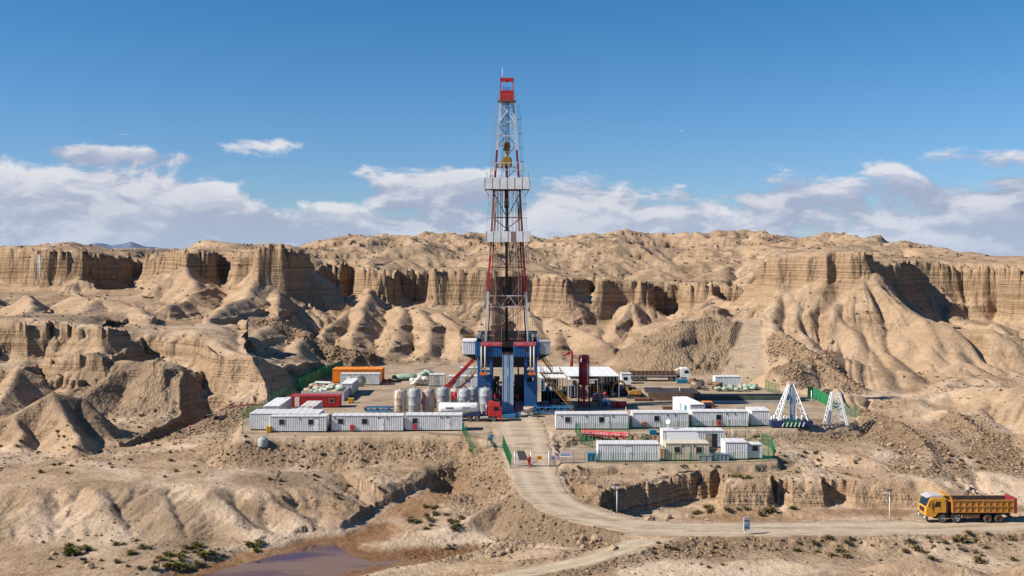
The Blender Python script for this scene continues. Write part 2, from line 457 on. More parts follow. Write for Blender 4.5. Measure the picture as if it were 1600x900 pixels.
def bench(H, x, y, xw, yw, pts, back, cw, talus, top=None, amp=(2.2, 0.9), lam=(15, 5), seed=3, tail=.1, L=38.0, soft=25.0, rk=1.2, crack=.6, lip=.5, vary=.0):
    P, V = [], []
    for px, r, f, Y in pts:
        X, zt = XZ(px, r, Y)
        P.append((X, Y))
        V.append((zt, XZ(px, f, Y)[1], X, Y))
    X0, X1 = P[0][0], P[-1][0]
    if back is None:
        P += [(X1 + 5, 900), (X0 - 5, 900)]
        V += [(*V[-1][:2], *P[-2]), (*V[0][:2], *P[-1])]
    else:
        for px, Y in back:
            P.append(((px - 800) * Y / FPX, Y))
            V.append((XZ(*pts[-1][:2], pts[-1][3])[1] - 9, XZ(*pts[-1][:2], pts[-1][3])[1] - 12, *P[-1]))
    sd, (zt, zb, qx, qy) = line_dist(xw, yw, P, V, True)
    n1 = fbm(x, y, lam[0], 2, seed)
    n2 = np.abs(perlin(x / lam[1], y / lam[1], seed + 5)) * 2 - .5
    n3 = perlin(x / 2.2, y / 2.2, seed + 9)
    n4 = np.abs(perlin(x / 3.4, y / 3.4, seed + 12)) * 2
    d = sd + amp[0] * n1 + amp[1] * n2 + .3 * n3 + crack * np.maximum(0, .35 - n4) * 3.0 * sstep(perlin(x / 19, y / 19, seed + 14), -.15, .3)
    zb = zb + (zt - zb) * (vary * sstep(perlin(x / 27, y / 27, seed + 16), .0, .30) + .10 * perlin(x / 9, y / 9, seed + 17))
    c = np.clip(d / cw, 0, 1)
    drop = np.interp(c, [0, .06, .2, .45, .55, .9, 1], [0, .16, .24, .62, .66, .97, 1])
    dt = np.maximum(d - cw, 0)
    out = zt + (zb - zt) * drop - talus * L * (1 - np.exp(-dt / L)) - tail * dt - rills(x, y, np.abs(sd), qx, qy, 10 * rk, rk) * sstep(dt, .2, 10 * rk)
    inn = zt if top is None else zt + (top - zt) * sstep(-d, 4, soft)
    if top is None:
        inn = np.maximum(zt, H)
    inn = inn + lip * sstep(d, -3.2, -.8) * (zt - zb > 2.5)
    h = np.where(d < 0, inn, out)
    H2 = np.where(d < 0, h, smax(H, out, .3))
    cl = ((d > -0.3) & (d < cw + .4)).astype(np.float32) * (np.abs(zt - zb) > 1.2)
    return H2.astype(np.float32), cl, d


def flatten(H, x, y, poly, z, soft, side=.7, noise=.0, low=None, high=None):
    sd, _ = line_dist(x, y, poly, [0] * len(poly), True)
    sd = sd + noise
    t = sstep(sd, 0, soft)
    lo = z - (low or side) * np.maximum(sd, 0)
    hi = z + (side * 1.4 if high is None else high) * np.maximum(sd, 0)
    out = np.clip(H, lo, hi)
    return np.where(sd <= 0, z, np.where(sd < 60, out, H)).astype(np.float32), sd


def ragged(x, y):
    return fbm(x, y, 3.5, 3, 130) * .65 + fbm(x, y, 1.1, 2, 134) * .3


def road_profile(x, y, line):
    P = [XY(a, b, z) for a, b, z, w in line]
    d, (z, w) = line_dist(x, y, P, [(z, w) for a, b, z, w in line])
    return d, z, w


def terrain(x, y, eros=None, masks=False):
    """height of the land at x, y (arrays); with masks also the kinds of ground"""
    x = x.astype(np.float32)
    y = y.astype(np.float32)
    near = np.clip(y / 200, .45, 1.0)
    wx = x + (fbm(x, y, 26, 3, 20) * 3.2 + fbm(x, y, 6, 2, 24) * .8) * near
    wy = y + (fbm(x, y, 26, 3, 30) * 3.2 + fbm(x, y, 6, 2, 34) * .8) * near
    H = table(wx, wy, BASE)
    H = H + fbm(x, y, 18, 4, 40) * .7 * near
    cliffm = np.zeros(x.shape, np.float32)
    far = y > 195
    # upper country
    xf, yf, wxf, wyf = x[far], y[far], wx[far], wy[far]
    U = table(wxf, wyf, UPPER)
    pxf = 800 + FPX * xf / yf
    up = sstep(yf, 340, 430) * sstep(yf, 900, 520) * (.28 + .72 * sstep(pxf, 440, 560))
    U = U + up * (ridged(wxf, wyf, 40, 5, 50, .52) - .42) * 13 + fbm(xf, yf, 12, 4, 55) * 1.0
    Hf = H[far]
    Hf, cl, dmain = bench(Hf, xf, yf, wxf, wyf, CLIFF, None, 1.7, .52, top=U, amp=(5.5, 2.2), lam=(24, 9.0), seed=3, crack=.8, vary=.55)
    cf = cl.copy()
    for pts, s, r in RIDGES:
        if min(p[2] for p in pts) < 195 - 30:
            continue
        Hf = add_ridge(Hf, wxf, wyf, pts, s, r)
    Hf, cl, dl = bench(Hf, xf, yf, wxf, wyf, BENCH_L, [(500, 300), (300, 400), (-150, 400)], 1.6, .6, amp=(3.6, 1.3), lam=(15, 6.5), seed=60, L=20, crack=.7, vary=.45)
    cf = np.maximum(cf, cl)
    Hf, cl, _ = bench(Hf, xf, yf, wxf, wyf, BENCH_L2, [(320, 232), (-130, 232)], 1.2, .75, amp=(3.0, 1.4), lam=(11, 4.5), seed=70, L=14, crack=.8)
    cf = np.maximum(cf, cl)
    # bedding steps on the slopes
    st = sstep(yf, 205, 215) * sstep(yf, 620, 540)
    px_ = 800 + FPX * xf / yf
    st = st * np.where(px_ < 480, 1.0, .75) * np.where((px_ > 1215) & (yf < 282), .25, 1)
    Hf = terraces(Hf, xf, yf, st)
    H[far] = Hf
    cliffm[far] = cf
    nr = y <= 235
    xn, yn, wxn, wyn = x[nr], y[nr], wx[nr], wy[nr]
    Hn = H[nr]
    Hn, cl1, _ = bench(Hn, xn, yn, xn + (wxn - xn) * .5, yn + (wyn - yn) * .5, TERR_L, [(735, 172), (370, 172), (-130, 200)], 1.3, .56, amp=(1.5, .8), lam=(8, 3.0), seed=80, L=14, tail=.03, rk=.55)
    Hn, cl2, _ = bench(Hn, xn, yn, xn + (wxn - xn) * .4, yn + (wyn - yn) * .4, BANK_R, [(1640, 160), (1210, 166), (890, 158)], 1.0, .5, amp=(1.2, .8), lam=(6, 2.4), seed=90, L=3, tail=.0, rk=.35)
    for pts, s, r in RIDGES:
        if min(p[2] for p in pts) >= 195 - 30 and max(p[2] for p in pts) > 230:
            continue
        Hn = add_ridge(Hn, wxn, wyn, pts, s, r)
    H[nr] = Hn
    cliffm[nr] = np.maximum(cliffm[nr], np.maximum(cl1, cl2))
    M = {}
    if eros is not None:
        H = H - eros(x, y)
    # fine relief
    rough = fbm(x, y, 3.1, 3, 100) * .16 + fbm(x, y, .9, 2, 104) * .05 * near
    H = H + rough
    # levelled ground
    H, sd_t = flatten(H, x, y, TERRACE, -1.4, 6, .5, fbm(x, y, 5, 2, 110) * .6, 3.0)
    edge = fbm(x, y, 4, 3, 112) * .8
    pxx = 800 + FPX * x / np.maximum(y, 1)
    gr = sstep(pxx, 930, 980) * sstep(y, 232, 240)
    H, sd_p = flatten(H, x, y, PAD, PADZ, 6, .8, edge * (1 - .85 * gr), None, 1.15 - .53 * gr)
    # river
    sd_r, _ = line_dist(x, y, RIVER, [0] * len(RIVER), True)
    sd_r = sd_r + fbm(x, y, 7, 4, 120) * 1.5
    H = np.where(sd_r < 0, np.minimum(H, -7.65 - .10 * np.minimum(-sd_r, 3) - .22 * sstep(-sd_r, .5, 4) * sstep(800 + FPX * x / np.maximum(y, 1), 600, 430) + fbm(x, y, 7, 4, 122) * .20), np.where(sd_r < 20, np.minimum(H, -7.6 + np.where(sd_r < 2, .35, .9) * sd_r), H))
    P = [XY(a, b, z) for a, b, z, w in RAVINE]
    dv, (zv, wv) = line_dist(x, y, P, [(z, w) for a, b, z, w in RAVINE])
    dv = dv - wv + fbm(x, y, 5, 3, 124) * 1.3
    H = np.where(dv < 25, np.minimum(H, zv + fbm(x, y, 2.5, 2, 125) * .15 + np.maximum(dv, 0) * np.where(dv < 1.5, .25, .8)), H)
    sd_c, _ = line_dist(x, y, CREEK_R, [0] * len(CREEK_R), True)
    H = np.where(sd_c < 3, H + (np.minimum(H, -5.5 + fbm(x, y, 3, 2, 126) * .2) - H) * sstep(sd_c, 3, 0), H)
    P = [XY(*p) for p in CREEK_L]
    dc, (zc,) = line_dist(x, y, P, [p[2] for p in CREEK_L])
    dc = dc + fbm(x, y, 4, 2, 128) * .7
    H = np.where(dc < 12, np.minimum(H, zc - .3 + np.maximum(dc - 2.2, 0) * 1.6), H)
    # roads
    dmins = []
    for line in (ROAD_SIDE, ROAD_MAIN):
        d, z, w = road_profile(x, y, line)
        e = d - w - ragged(x, y)
        lo, hi = z - np.maximum(e - .6, 0) * .75, z + np.maximum(e - .3, 0) * .9
        inside = sstep(e, .5, -.3)
        Hc = np.clip(H, lo, hi)
        H = np.where(e < 40, Hc + (z - .05 - Hc) * inside, H)
        dmins.append(e)
    # ramp
    P = [((a - 800) * Y / FPX, Y) for a, b, Y in RAMP]
    d, (z, wr) = line_dist(x, y, P, [(XZ(*p)[1], w) for p, w in zip(RAMP, (2.0, 3.6, 5.2))])
    e = d - wr
    H = np.where(e < 15, np.clip(H, z - np.maximum(e, 0) * .8, z + np.maximum(e, 0) * .8), H)
    if not masks:
        return H
    M['cliff'] = cliffm
    M['pad'] = np.maximum(sstep(sd_p, 1.5, -.8), np.maximum(sstep(sd_t, 1, -.8), .0))
    M['road'] = np.maximum(sstep(dmins[0], .8, -.3), sstep(dmins[1], .8, -.3))
    M['roadside'] = np.maximum(sstep(dmins[1], 9, .5), sstep(dmins[0], 4, .3) * .8)
    M['wet'] = np.maximum(sstep(sd_r, 1.2, -.6), sstep(sd_c, 1, -1) * .6)
    M['wet'] = np.maximum(M['wet'], sstep(dc, 2.8, 1.2) * .5)
    M['wet'] = np.maximum(M['wet'], sstep(dv, 1.0, -.8) * .75)
    M['shore'] = sstep(sd_r, 3.2, 1.2) * sstep(sd_r, .2, 1.2)
    M['ramp'] = sstep(e, 1.5, -.5)
    M['sd_p'] = sd_p
    M['main'] = dmain if far.all() else None
    return H, M


def rills(x, y, d, qx, qy, R, k):
    di = 1 / np.maximum(d, .3)
    ux, uy = qx + (x - qx) * di * R, qy + (y - qy) * di * R
    a = 1 - np.abs(perlin(ux / (6.5 * k), uy / (6.5 * k), 210)) * 2.4
    b = 1 - np.abs(perlin(ux / (2.3 * k) + x * .02, uy / (2.3 * k), 212)) * 2.2
    return (np.maximum(a, 0) ** 2 * 1.7 + np.maximum(b, 0) ** 2 * .6) * k


def add_ridge(H, wx, wy, pts, s, r):
    P = world_pts(pts)
    V = [XZ(*p)[1] for p in pts]
    X = [p[0] for p in P]
    Y = [p[1] for p in P]
    R = 70
    m = (wx > min(X) - R) & (wx < max(X) + R) & (wy > min(Y) - R) & (wy < max(Y) + R)
    if not m.any():
        return H
    xs, ys = wx[m], wy[m]
    d, (z, qx, qy) = line_dist(xs, ys, P, [(v, *p) for v, p in zip(V, P)])
    k = min(1.0, .35 + Y[0] / 400)
    r = r * .6
    e = np.sqrt(d * d + r * r) - r
    L = 22.0
    h = z - s * 1.22 * L * (1 - np.exp(-e / L)) - .14 * e
    # rills running straight down the flanks
    h = h - rills(xs, ys, d, qx, qy, 7.0 * k, k) * sstep(e, .3, 9 * k)
    Hn = H.copy()
    Hn[m] = smax(H[m], h, .25)
    return Hn


def terraces(H, x, y, w):
    """harder beds stand out as small ledges"""
    step = 5.2
    hh = H + fbm(x, y, 30, 2, 140) * 1.6
    k = np.floor(hh / step)
    f = hh / step - k
    w = w * 1.0
    f2 = hh / 1.9 + .35
    k2 = np.floor(f2)
    f2 = f2 - k2
    g2 = np.interp(f2, [0, .6, .72, .86, 1], [0, .42, .52, .90, 1])
    H = H + (g2 - f2) * 1.9 * w * .75 * sstep(fbm(x, y, 13, 2, 148), -.05, .2)
    g = np.interp(f, [0, .66, .70, .77, 1], [0, .40, .45, .87, 1])
    patch = np.maximum(sstep(fbm(x, y, 22, 2, 145), -.18, .15), sstep(800 + FPX * x / y, 470, 400) * sstep(y, 300, 260))
    return H + (g - f) * step * w * patch


# ------------------------------------------------------------------ running water
def erode(h, dx, K, iters, m=.5, diff=.025):
    ny, nx = h.shape
    N = ny * nx
    idx = np.arange(N).reshape(ny, nx)
    h = h.astype(np.float64)
    offs = [(-1, -1), (-1, 0), (-1, 1), (0, -1), (0, 1), (1, -1), (1, 0), (1, 1)]
    Kf = K.ravel()
    for it in range(iters):
        best = np.zeros((ny, nx))
        rec = idx.copy()
        hp = np.pad(h, 1, mode='edge')
        ip = np.pad(idx, 1, mode='edge')
        for oy, ox in offs:
            nb = hp[1 + oy:1 + oy + ny, 1 + ox:1 + ox + nx]
            s = (h - nb) / math.hypot(oy, ox)
            mk = s > best
            best[mk] = s[mk]
            rec[mk] = ip[1 + oy:1 + oy + ny, 1 + ox:1 + ox + nx][mk]
        rec = rec.ravel()
        dist = (rec != np.arange(N)).astype(np.int32)
        ptr = rec.copy()
        for _ in range(13):
            dist = dist + dist[ptr]
            ptr = ptr[ptr]
        order = np.argsort(dist, kind='stable')
        lev = np.searchsorted(dist[order], np.arange(dist.max() + 2))
        A = np.full(N, dx * dx)
        for k in range(len(lev) - 2, 0, -1):
            ii = order[lev[k]:lev[k + 1]]
            np.add.at(A, rec[ii], A[ii])
        hf = h.ravel()
        F = Kf * A ** m / dx
        for k in range(1, len(lev) - 1):
            ii = order[lev[k]:lev[k + 1]]
            r = rec[ii]
            f = F[ii]
            hf[ii] = (hf[ii] + f * hf[r]) / (1 + f)
        h = hf.reshape(ny, nx)
        if diff:
            hp = np.pad(h, 1, mode='edge')
            h = h + diff * (hp[:-2, 1:-1] + hp[2:, 1:-1] + hp[1:-1, :-2] + hp[1:-1, 2:] - 4 * h)
    return h


def erosion_grid(x0, x1, y0, y1, dx, iters, k, seed):
    xs, ys = np.arange(x0, x1, dx), np.arange(y0, y1, dx)
    gx, gy = np.meshgrid(xs, ys)
    h0 = terrain(gx.ravel(), gy.ravel()).reshape(gx.shape).astype(np.float64)
    h0 += np.random.RandomState(seed).rand(*h0.shape) * .12 * dx
    gyy, gxx = np.gradient(h0, dx)
    sl = np.hypot(gxx, gyy)
    K = k * (1 - sstep(sl, 1.1, 2.0) * .92) * np.clip(.55 + fbm(gx, gy, 35, 2, 150) * .9, .1, 1.2)
    keep = np.ones_like(h0)
    for poly in (PAD, TERRACE, RIVER):
        sd, _ = line_dist(gx.astype(np.float32), gy.astype(np.float32), poly, [0] * len(poly), True)
        keep *= sstep(sd, 0, 5)
    for line in (ROAD_MAIN, ROAD_SIDE):
        d, z, w = road_profile(gx, gy, line)
        keep *= sstep(d - w, 0, 3)
    h1 = erode(h0, dx, K * keep, iters)
    D = np.clip(h0 - h1, -1.0, 6) * keep
    D = D * (1 - sstep(sl, 1.6, 3.0) * .8)
    def sample(x, y):
        fx = np.clip((x - x0) / dx, 1, len(xs) - 3.001)
        fy = np.clip((y - y0) / dx, 1, len(ys) - 3.001)
        ix, iy = fx.astype(np.int32), fy.astype(np.int32)
        tx, ty = (fx - ix).astype(np.float32), (fy - iy).astype(np.float32)
        def w4(t):
            t2, t3 = t * t, t * t * t
            return ((1 - 3 * t + 3 * t2 - t3) / 6, (4 - 6 * t2 + 3 * t3) / 6, (1 + 3 * t + 3 * t2 - 3 * t3) / 6, t3 / 6)
        WX, WY = w4(tx), w4(ty)
        Df = D.astype(np.float32)
        s = 0
        for j in range(4):
            row = 0
            for i in range(4):
                row = row + WX[i] * Df[iy + j - 1, ix + i - 1]
            s = s + WY[j] * row
        fade = sstep(x, x0, x0 + 12) * sstep(x, x1, x1 - 12)
        return s * fade
    return sample


e_far = erosion_grid(-330, 330, 178, 560, 1.0, 28, .050, 1)
e_near = erosion_grid(-125, 125, 92, 205, .5, 24, .045, 2)


def eros(x, y):
    t = sstep(y, 186, 198)
    r = np.zeros(x.shape, np.float32)
    a = t > 0
    b = t < 1
    f = sstep(y, 555, 520)
    r[a] += (t * f)[a] * e_far(x[a], y[a])
    n = sstep(y, 92, 96)
    r[b] += ((1 - t) * n)[b] * e_near(x[b], y[b])
    return r


# ------------------------------------------------------------------ the sheet of land
TANS = np.linspace(-.62, .62, 1060).astype(np.float32)
rows = [66.0]
while rows[-1] < 9500:
    Y = rows[-1]
    if Y < 100:
        s = 1.2
    elif Y < 150:
        s = .26
    elif Y < 200:
        s = .36
    elif Y < 232:
        s = .42
    elif Y < 270:
        s = .5
    elif Y < 390:
        s = .52
    elif Y < 560:
        s = 1.25
    else:
        s = (Y - 520) * .12
    rows.append(Y + s)
ROWS = np.array(rows, np.float32)
GT, GYY = np.meshgrid(TANS, ROWS)
GXX = GT * GYY
LH, LM = terrain(GXX.ravel(), GYY.ravel(), eros, True)
LHg = LH.reshape(GXX.shape)


def ground(x, y):
    """height of the finished land at one place"""
    fy = np.interp(y, ROWS, np.arange(len(ROWS)))
    fx = np.interp(x / y, TANS, np.arange(len(TANS)))
    i, j = min(int(fy), len(ROWS) - 2), min(int(fx), len(TANS) - 2)
    u, v = fy - i, fx - j
    return float((LHg[i, j] * (1 - v) + LHg[i, j + 1] * v) * (1 - u) + (LHg[i + 1, j] * (1 - v) + LHg[i + 1, j + 1] * v) * u)


def grid_mesh(name, X, Y, Z):
    ny, nx = X.shape
    me = bpy.data.meshes.new(name)
    co = np.stack([X.ravel(), Y.ravel(), Z.ravel()], 1).astype(np.float32)
    i = np.arange(ny * nx).reshape(ny, nx)
    q = np.stack([i[:-1, :-1], i[:-1, 1:], i[1:, 1:], i[1:, :-1]], -1).reshape(-1, 4)
    me.vertices.add(len(co))
    me.vertices.foreach_set('co', co.ravel())
    me.loops.add(q.size)
    me.loops.foreach_set('vertex_index', q.ravel().astype(np.int32))
    me.polygons.add(len(q))
    me.polygons.foreach_set('loop_start', (np.arange(len(q)) * 4).astype(np.int32))
    me.polygons.foreach_set('use_smooth', np.ones(len(q), bool))
    me.update(calc_edges=True)
    return me


def vattr(me, name, arr):
    a = me.attributes.new(name, 'FLOAT', 'POINT')
    a.data.foreach_set('value', arr.astype(np.float32).ravel())


# ------------------------------------------------------------------ kinds of ground
def px_of(x, y):
    return 800 + FPX * x / y


def near_line(x, y, pts, rad, soft):
    P = world_pts(pts)
    d, _ = line_dist(x, y, P, [0] * len(P))
    return sstep(d + fbm(x, y, 6, 3, 170) * 2.0, rad + soft, rad)


gx_, gy_ = GXX.ravel().astype(np.float32), GYY.ravel().astype(np.float32)
rub = np.zeros(gx_.shape, np.float32)
RUBBLE = [([(1325, 640, 188), (1370, 644, 184), (1410, 659, 176), (1440, 680, 168), (1455, 708, 160), (1450, 740, 152)], 4, 3),
          ([(1500, 642, 187), (1530, 666, 178), (1555, 698, 168), (1580, 738, 156)], 3, 3),
          ([(1205, 497, 253), (1250, 525, 243), (1290, 560, 233), (1330, 598, 224)], 2.5, 3),
          ([(1222, 550, 237), (1235, 570, 230), (1245, 600, 222)], 2.5, 2),
          ([(425, 495, 280), (470, 512, 276), (520, 530, 272), (590, 548, 272), (640, 562, 272)], 4, 3),
          ([(690, 862, 127), (760, 855, 128), (840, 840, 130), (900, 838, 130), (950, 840, 129)], 3, 2),
          ([(770, 776, 146), (735, 762, 150), (720, 740, 158)], 3, 3),
          ([(290, 655, 190), (340, 640, 197), (380, 650, 190)], 5, 4),
          ([(1120, 845, 121), (1000, 862, 119), (900, 890, 115)], 2.0, 1.5)]
for pts, r, s in RUBBLE:
    rub = np.maximum(rub, near_line(gx_, gy_, pts, r, s))
pxv = px_of(gx_, gy_)
rub = np.maximum(rub, LM['roadside'] * (pxv < 960) * (gy_ < 158) * .9)
rub = np.maximum(rub, LM['roadside'] * (gy_ < 125) * .7)
rub = np.maximum(rub, sstep(LM['sd_p'], 7, 3) * sstep(LM['sd_p'], .4, 1.6) * (gy_ < 200) * .8)
rub = rub * (1 - LM['road']) * (1 - LM['pad'])
net = sstep(pxv, 955, 985) * sstep(pxv, 1166, 1150) * sstep(gy_, 243, 247) * sstep(gy_, 285, 272) * sstep(LH, 14, 11.5) * (1 - LM['pad'])
net = np.maximum(net, sstep(pxv, 100, 130) * sstep(pxv, 310, 290) * sstep(gy_, 200, 204) * sstep(gy_, 216, 212) * .7)
smoothm = LM['ramp'] * .8
rub = rub * (1 - net) * (1 - LM['ramp'])

shale = np.zeros(gx_.shape, np.float32)
for pts, r_, s_ in [([(205, 772, 141), (255, 800, 137), (300, 832, 133.5)], 2.6, 2.5), ([(345, 770, 141), (395, 800, 137)], 1.2, 1.5), ([(90, 600, 186), (130, 620, 187), (140, 645, 184)], 2.5, 2.5), ([(150, 560, 216), (230, 552, 216)], 2, 3),
                    ([(400, 690, 166), (430, 720, 156), (470, 745, 150)], 2.0, 2.0), ([(780, 800, 138), (860, 830, 131), (930, 850, 126)], 2.5, 2.5), ([(1370, 645, 184), (1440, 682, 168)], 2.5, 3), ([(20, 500, 250), (200, 508, 245)], 4, 5), ([(840, 545, 282), (900, 552, 279), (960, 562, 274)], 3, 4)]:
    shale = np.maximum(shale, near_line(gx_, gy_, pts, r_, s_))
land_me = grid_mesh('ground', GXX, GYY, LHg)
vattr(land_me, 'cliff', LM['cliff'])
vattr(land_me, 'compact', np.maximum(LM['pad'], smoothm))
vattr(land_me, 'rubble', rub)
vattr(land_me, 'wet', LM['wet'])
vattr(land_me, 'shore', LM['shore'])
vattr(land_me, 'netting', net)
vattr(land_me, 'shale', shale * (1 - LM['pad']))
land = bpy.data.objects.new('ground', land_me)
COL.objects.link(land)
tag(land, 'tan badland ground with eroded gullies, cliffs and gravel', kind='structure')


def new_mat(name):
    m = bpy.data.materials.new(name)
    m.use_nodes = True
    g = NT(m.node_tree)
    bs = m.node_tree.nodes['Principled BSDF']
    return m, g, bs


def attr(g, name):
    return g.node('ShaderNodeAttribute', attribute_name=name).outputs['Fac']


def mat_land():
    m, g, bs = new_mat('badland_ground')
    geo = g.node('ShaderNodeNewGeometry')
    pos = geo.outputs['Position']
    sp = g.node('ShaderNodeSeparateXYZ', i_0=pos)
    nz = g.node('ShaderNodeSeparateXYZ', i_0=geo.outputs['Normal']).outputs[2]
    cliff, comp, rubb = attr(g, 'cliff'), attr(g, 'compact'), attr(g, 'rubble')
    wet, shore, nett = attr(g, 'wet'), attr(g, 'shore'), attr(g, 'netting')
    big = g.noise(pos, .022, 1, .5)
    mid = g.noise(pos, .16, 4, .6)
    fine = g.noise(pos, 1.1, 4, .7)
    grit = g.noise(pos, 6.0, 2, .7)
    # pale silt and browner gravel lag
    c = g.ramp(mid, [(.30, (.245, .168, .105)), (.47, (.345, .240, .155)), (.66, (.450, .325, .218))])
    c = g.mix(g.smooth(big, .42, .62), c, g.mix(.5, c, (.40, .270, .168)))
    # beds: thin bands in height, wandering a little
    warp = big
    hz = g.math('ADD', sp.outputs[2], g.math('MULTIPLY', warp, 3.0))
    bv = g.node('ShaderNodeCombineXYZ', i_0=g.math('MULTIPLY', sp.outputs[0], .012), i_1=g.math('MULTIPLY', sp.outputs[1], .012), i_2=hz)
    bands = g.noise(bv.outputs[0], .75, 4, .78)
    bandc = g.ramp(bands, [(.30, (.140, .088, .052)), (.44, (.275, .178, .106)), (.56, (.37, .255, .160)), (.70, (.21, .136, .080))])
    steep = g.smooth(nz, .78, .52)
    c = g.mix(g.math('MULTIPLY', steep, .75), c, bandc)
    c = g.mix(g.math('MULTIPLY', cliff, .55), c, bandc)
    soft = g.math('MULTIPLY', g.math('SUBTRACT', 1.0, steep), g.smooth(bands, .56, .66))
    c = g.mix(g.math('MULTIPLY', soft, .30), c, (.20, .125, .072))
    # gravel lag on flatter tops with scattered dark stones and dead scrub
    flat = g.smooth(nz, .90, .975)
    lag = g.math('MULTIPLY', flat, g.smooth(g.noise(pos, .09, 3, .6), .46, .62))
    c = g.mix(g.math('MULTIPLY', lag, .5), c, (.20, .132, .080))
    vor = g.node('ShaderNodeTexVoronoi', feature='F1')
    g.set(vor.inputs['Vector'], pos)
    vor.inputs['Scale'].default_value = .55
    spot = g.math('MULTIPLY', g.smooth(vor.outputs['Distance'], .34, .20), g.smooth(fine, .46, .58))
    c = g.mix(g.math('MULTIPLY', g.math('MULTIPLY', spot, g.math('SUBTRACT', 1.0, comp)), .26), c, (.115, .075, .042))
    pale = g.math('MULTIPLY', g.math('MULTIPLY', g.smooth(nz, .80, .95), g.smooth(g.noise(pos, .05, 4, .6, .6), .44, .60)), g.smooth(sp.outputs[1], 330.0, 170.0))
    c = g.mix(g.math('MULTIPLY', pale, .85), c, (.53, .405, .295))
    dk = g.math('MULTIPLY', g.smooth(g.noise(g.vmath('MULTIPLY', pos, (1.0, 1.0, 2.0)), .035, 4, .62, .4), .54, .66), g.math('SUBTRACT', 1.0, comp))
    c = g.mix(g.math('MULTIPLY', dk, .38), c, (.165, .108, .066))
    # broken rock
    v2 = g.node('ShaderNodeTexVoronoi', feature='F1')
    g.set(v2.inputs['Vector'], pos)
    v2.inputs['Scale'].default_value = 1.6
    rc = g.mix(g.smooth(g.node('ShaderNodeSeparateColor', i_0=v2.outputs['Color']).outputs[0], .2, .9), (.11, .075, .048), (.32, .225, .145))
    rc = g.mix(g.smooth(v2.outputs['Distance'], .25, .55), rc, (.14, .092, .056))
    c = g.mix(g.math('MULTIPLY', rubb, .62), c, rc)
    # spray covered, pitted protective slope
    nv = g.node('ShaderNodeTexVoronoi', feature='F1')
    g.set(nv.inputs['Vector'], g.vmath('MULTIPLY', pos, (1.5, .7, .7)))
    nv.inputs['Scale'].default_value = 1.1
    nc = g.mix(g.smooth(nv.outputs['Distance'], .18, .48), (.30, .215, .140), (.19, .135, .088))
    c = g.mix(g.math('MULTIPLY', nett, .85), c, nc)
    c = g.mix(g.math('MULTIPLY', attr(g, 'shale'), .6), c, (.175, .122, .080))
    # driven, levelled ground
    cc = g.mix(g.smooth(mid, .35, .65), (.33, .245, .168), (.43, .330, .235))
    cc = g.mix(g.math('MULTIPLY', g.smooth(mid, .52, .66), .5), cc, (.215, .150, .098))
    trk = g.noise(g.vmath('MULTIPLY', g.vmath('ADD', pos, (0, 0, 0)), (.05, .5, .1)), 1.0, 3, .6, 1.2)
    cc = g.mix(g.math('MULTIPLY', g.smooth(trk, .52, .60), .5), cc, (.20, .145, .098))
    oil = g.noise(pos, .11, 2, .5, .8)
    cc = g.mix(g.math('MULTIPLY', g.smooth(oil, .58, .68), .65), cc, (.13, .095, .068))
    c = g.mix(comp, c, cc)
    # mud and salt
    mud = g.mix(g.smooth(mid, .38, .62), (.150, .072, .030), (.245, .135, .066))
    c = g.mix(g.math('MULTIPLY', wet, .9), c, mud)
    c = g.mix(g.math('MULTIPLY', shore, .5), c, (.47, .36, .26))
    # grain
    c = g.mix(1.0, c, g.ramp(fine, [(.25, .74), (.5, 1.0), (.75, 1.16)]), 'MULTIPLY')
    c = g.mix(1.0, c, g.ramp(grit, [(.25, .82), (.5, 1.0), (.75, 1.12)]), 'MULTIPLY')
    g.set(bs.inputs['Base Color'], c)
    g.set(bs.inputs['Roughness'], g.mix(wet, (.95, .95, .95), (.55, .55, .55)))
    bs.inputs['Specular IOR Level'].default_value = .12
    # relief: beds on steep faces, vertical fluting, stones
    flv = g.node('ShaderNodeVectorMath', operation='MULTIPLY')
    g.set(flv.inputs[0], pos)
    flv.inputs[1].default_value = (.9, .9, .16)
    flute = g.noise(flv.outputs[0], 1.0, 2, .6)
    hgt = g.math('ADD', g.math('MULTIPLY', g.math('MULTIPLY', bands, steep), 1.5), g.math('MULTIPLY', g.math('MULTIPLY', flute, steep), .9))
    hgt = g.math('ADD', hgt, g.math('MULTIPLY', fine, .40))
    hgt = g.math('SUBTRACT', hgt, g.math('MULTIPLY', g.math('MULTIPLY', v2.outputs['Distance'], rubb), .3))
    hgt = g.math('SUBTRACT', hgt, g.math('MULTIPLY', g.math('MULTIPLY', nv.outputs['Distance'], nett), .4))
    hgt = g.math('MULTIPLY', hgt, g.math('SUBTRACT', 1.0, g.math('MULTIPLY', comp, .75)))
    bp = g.node('ShaderNodeBump', i_Strength=.85, i_Distance=1.0, i_Height=hgt)
    g.set(bs.inputs['Normal'], bp.outputs[0])
    return m


land_me.materials.append(mat_land())


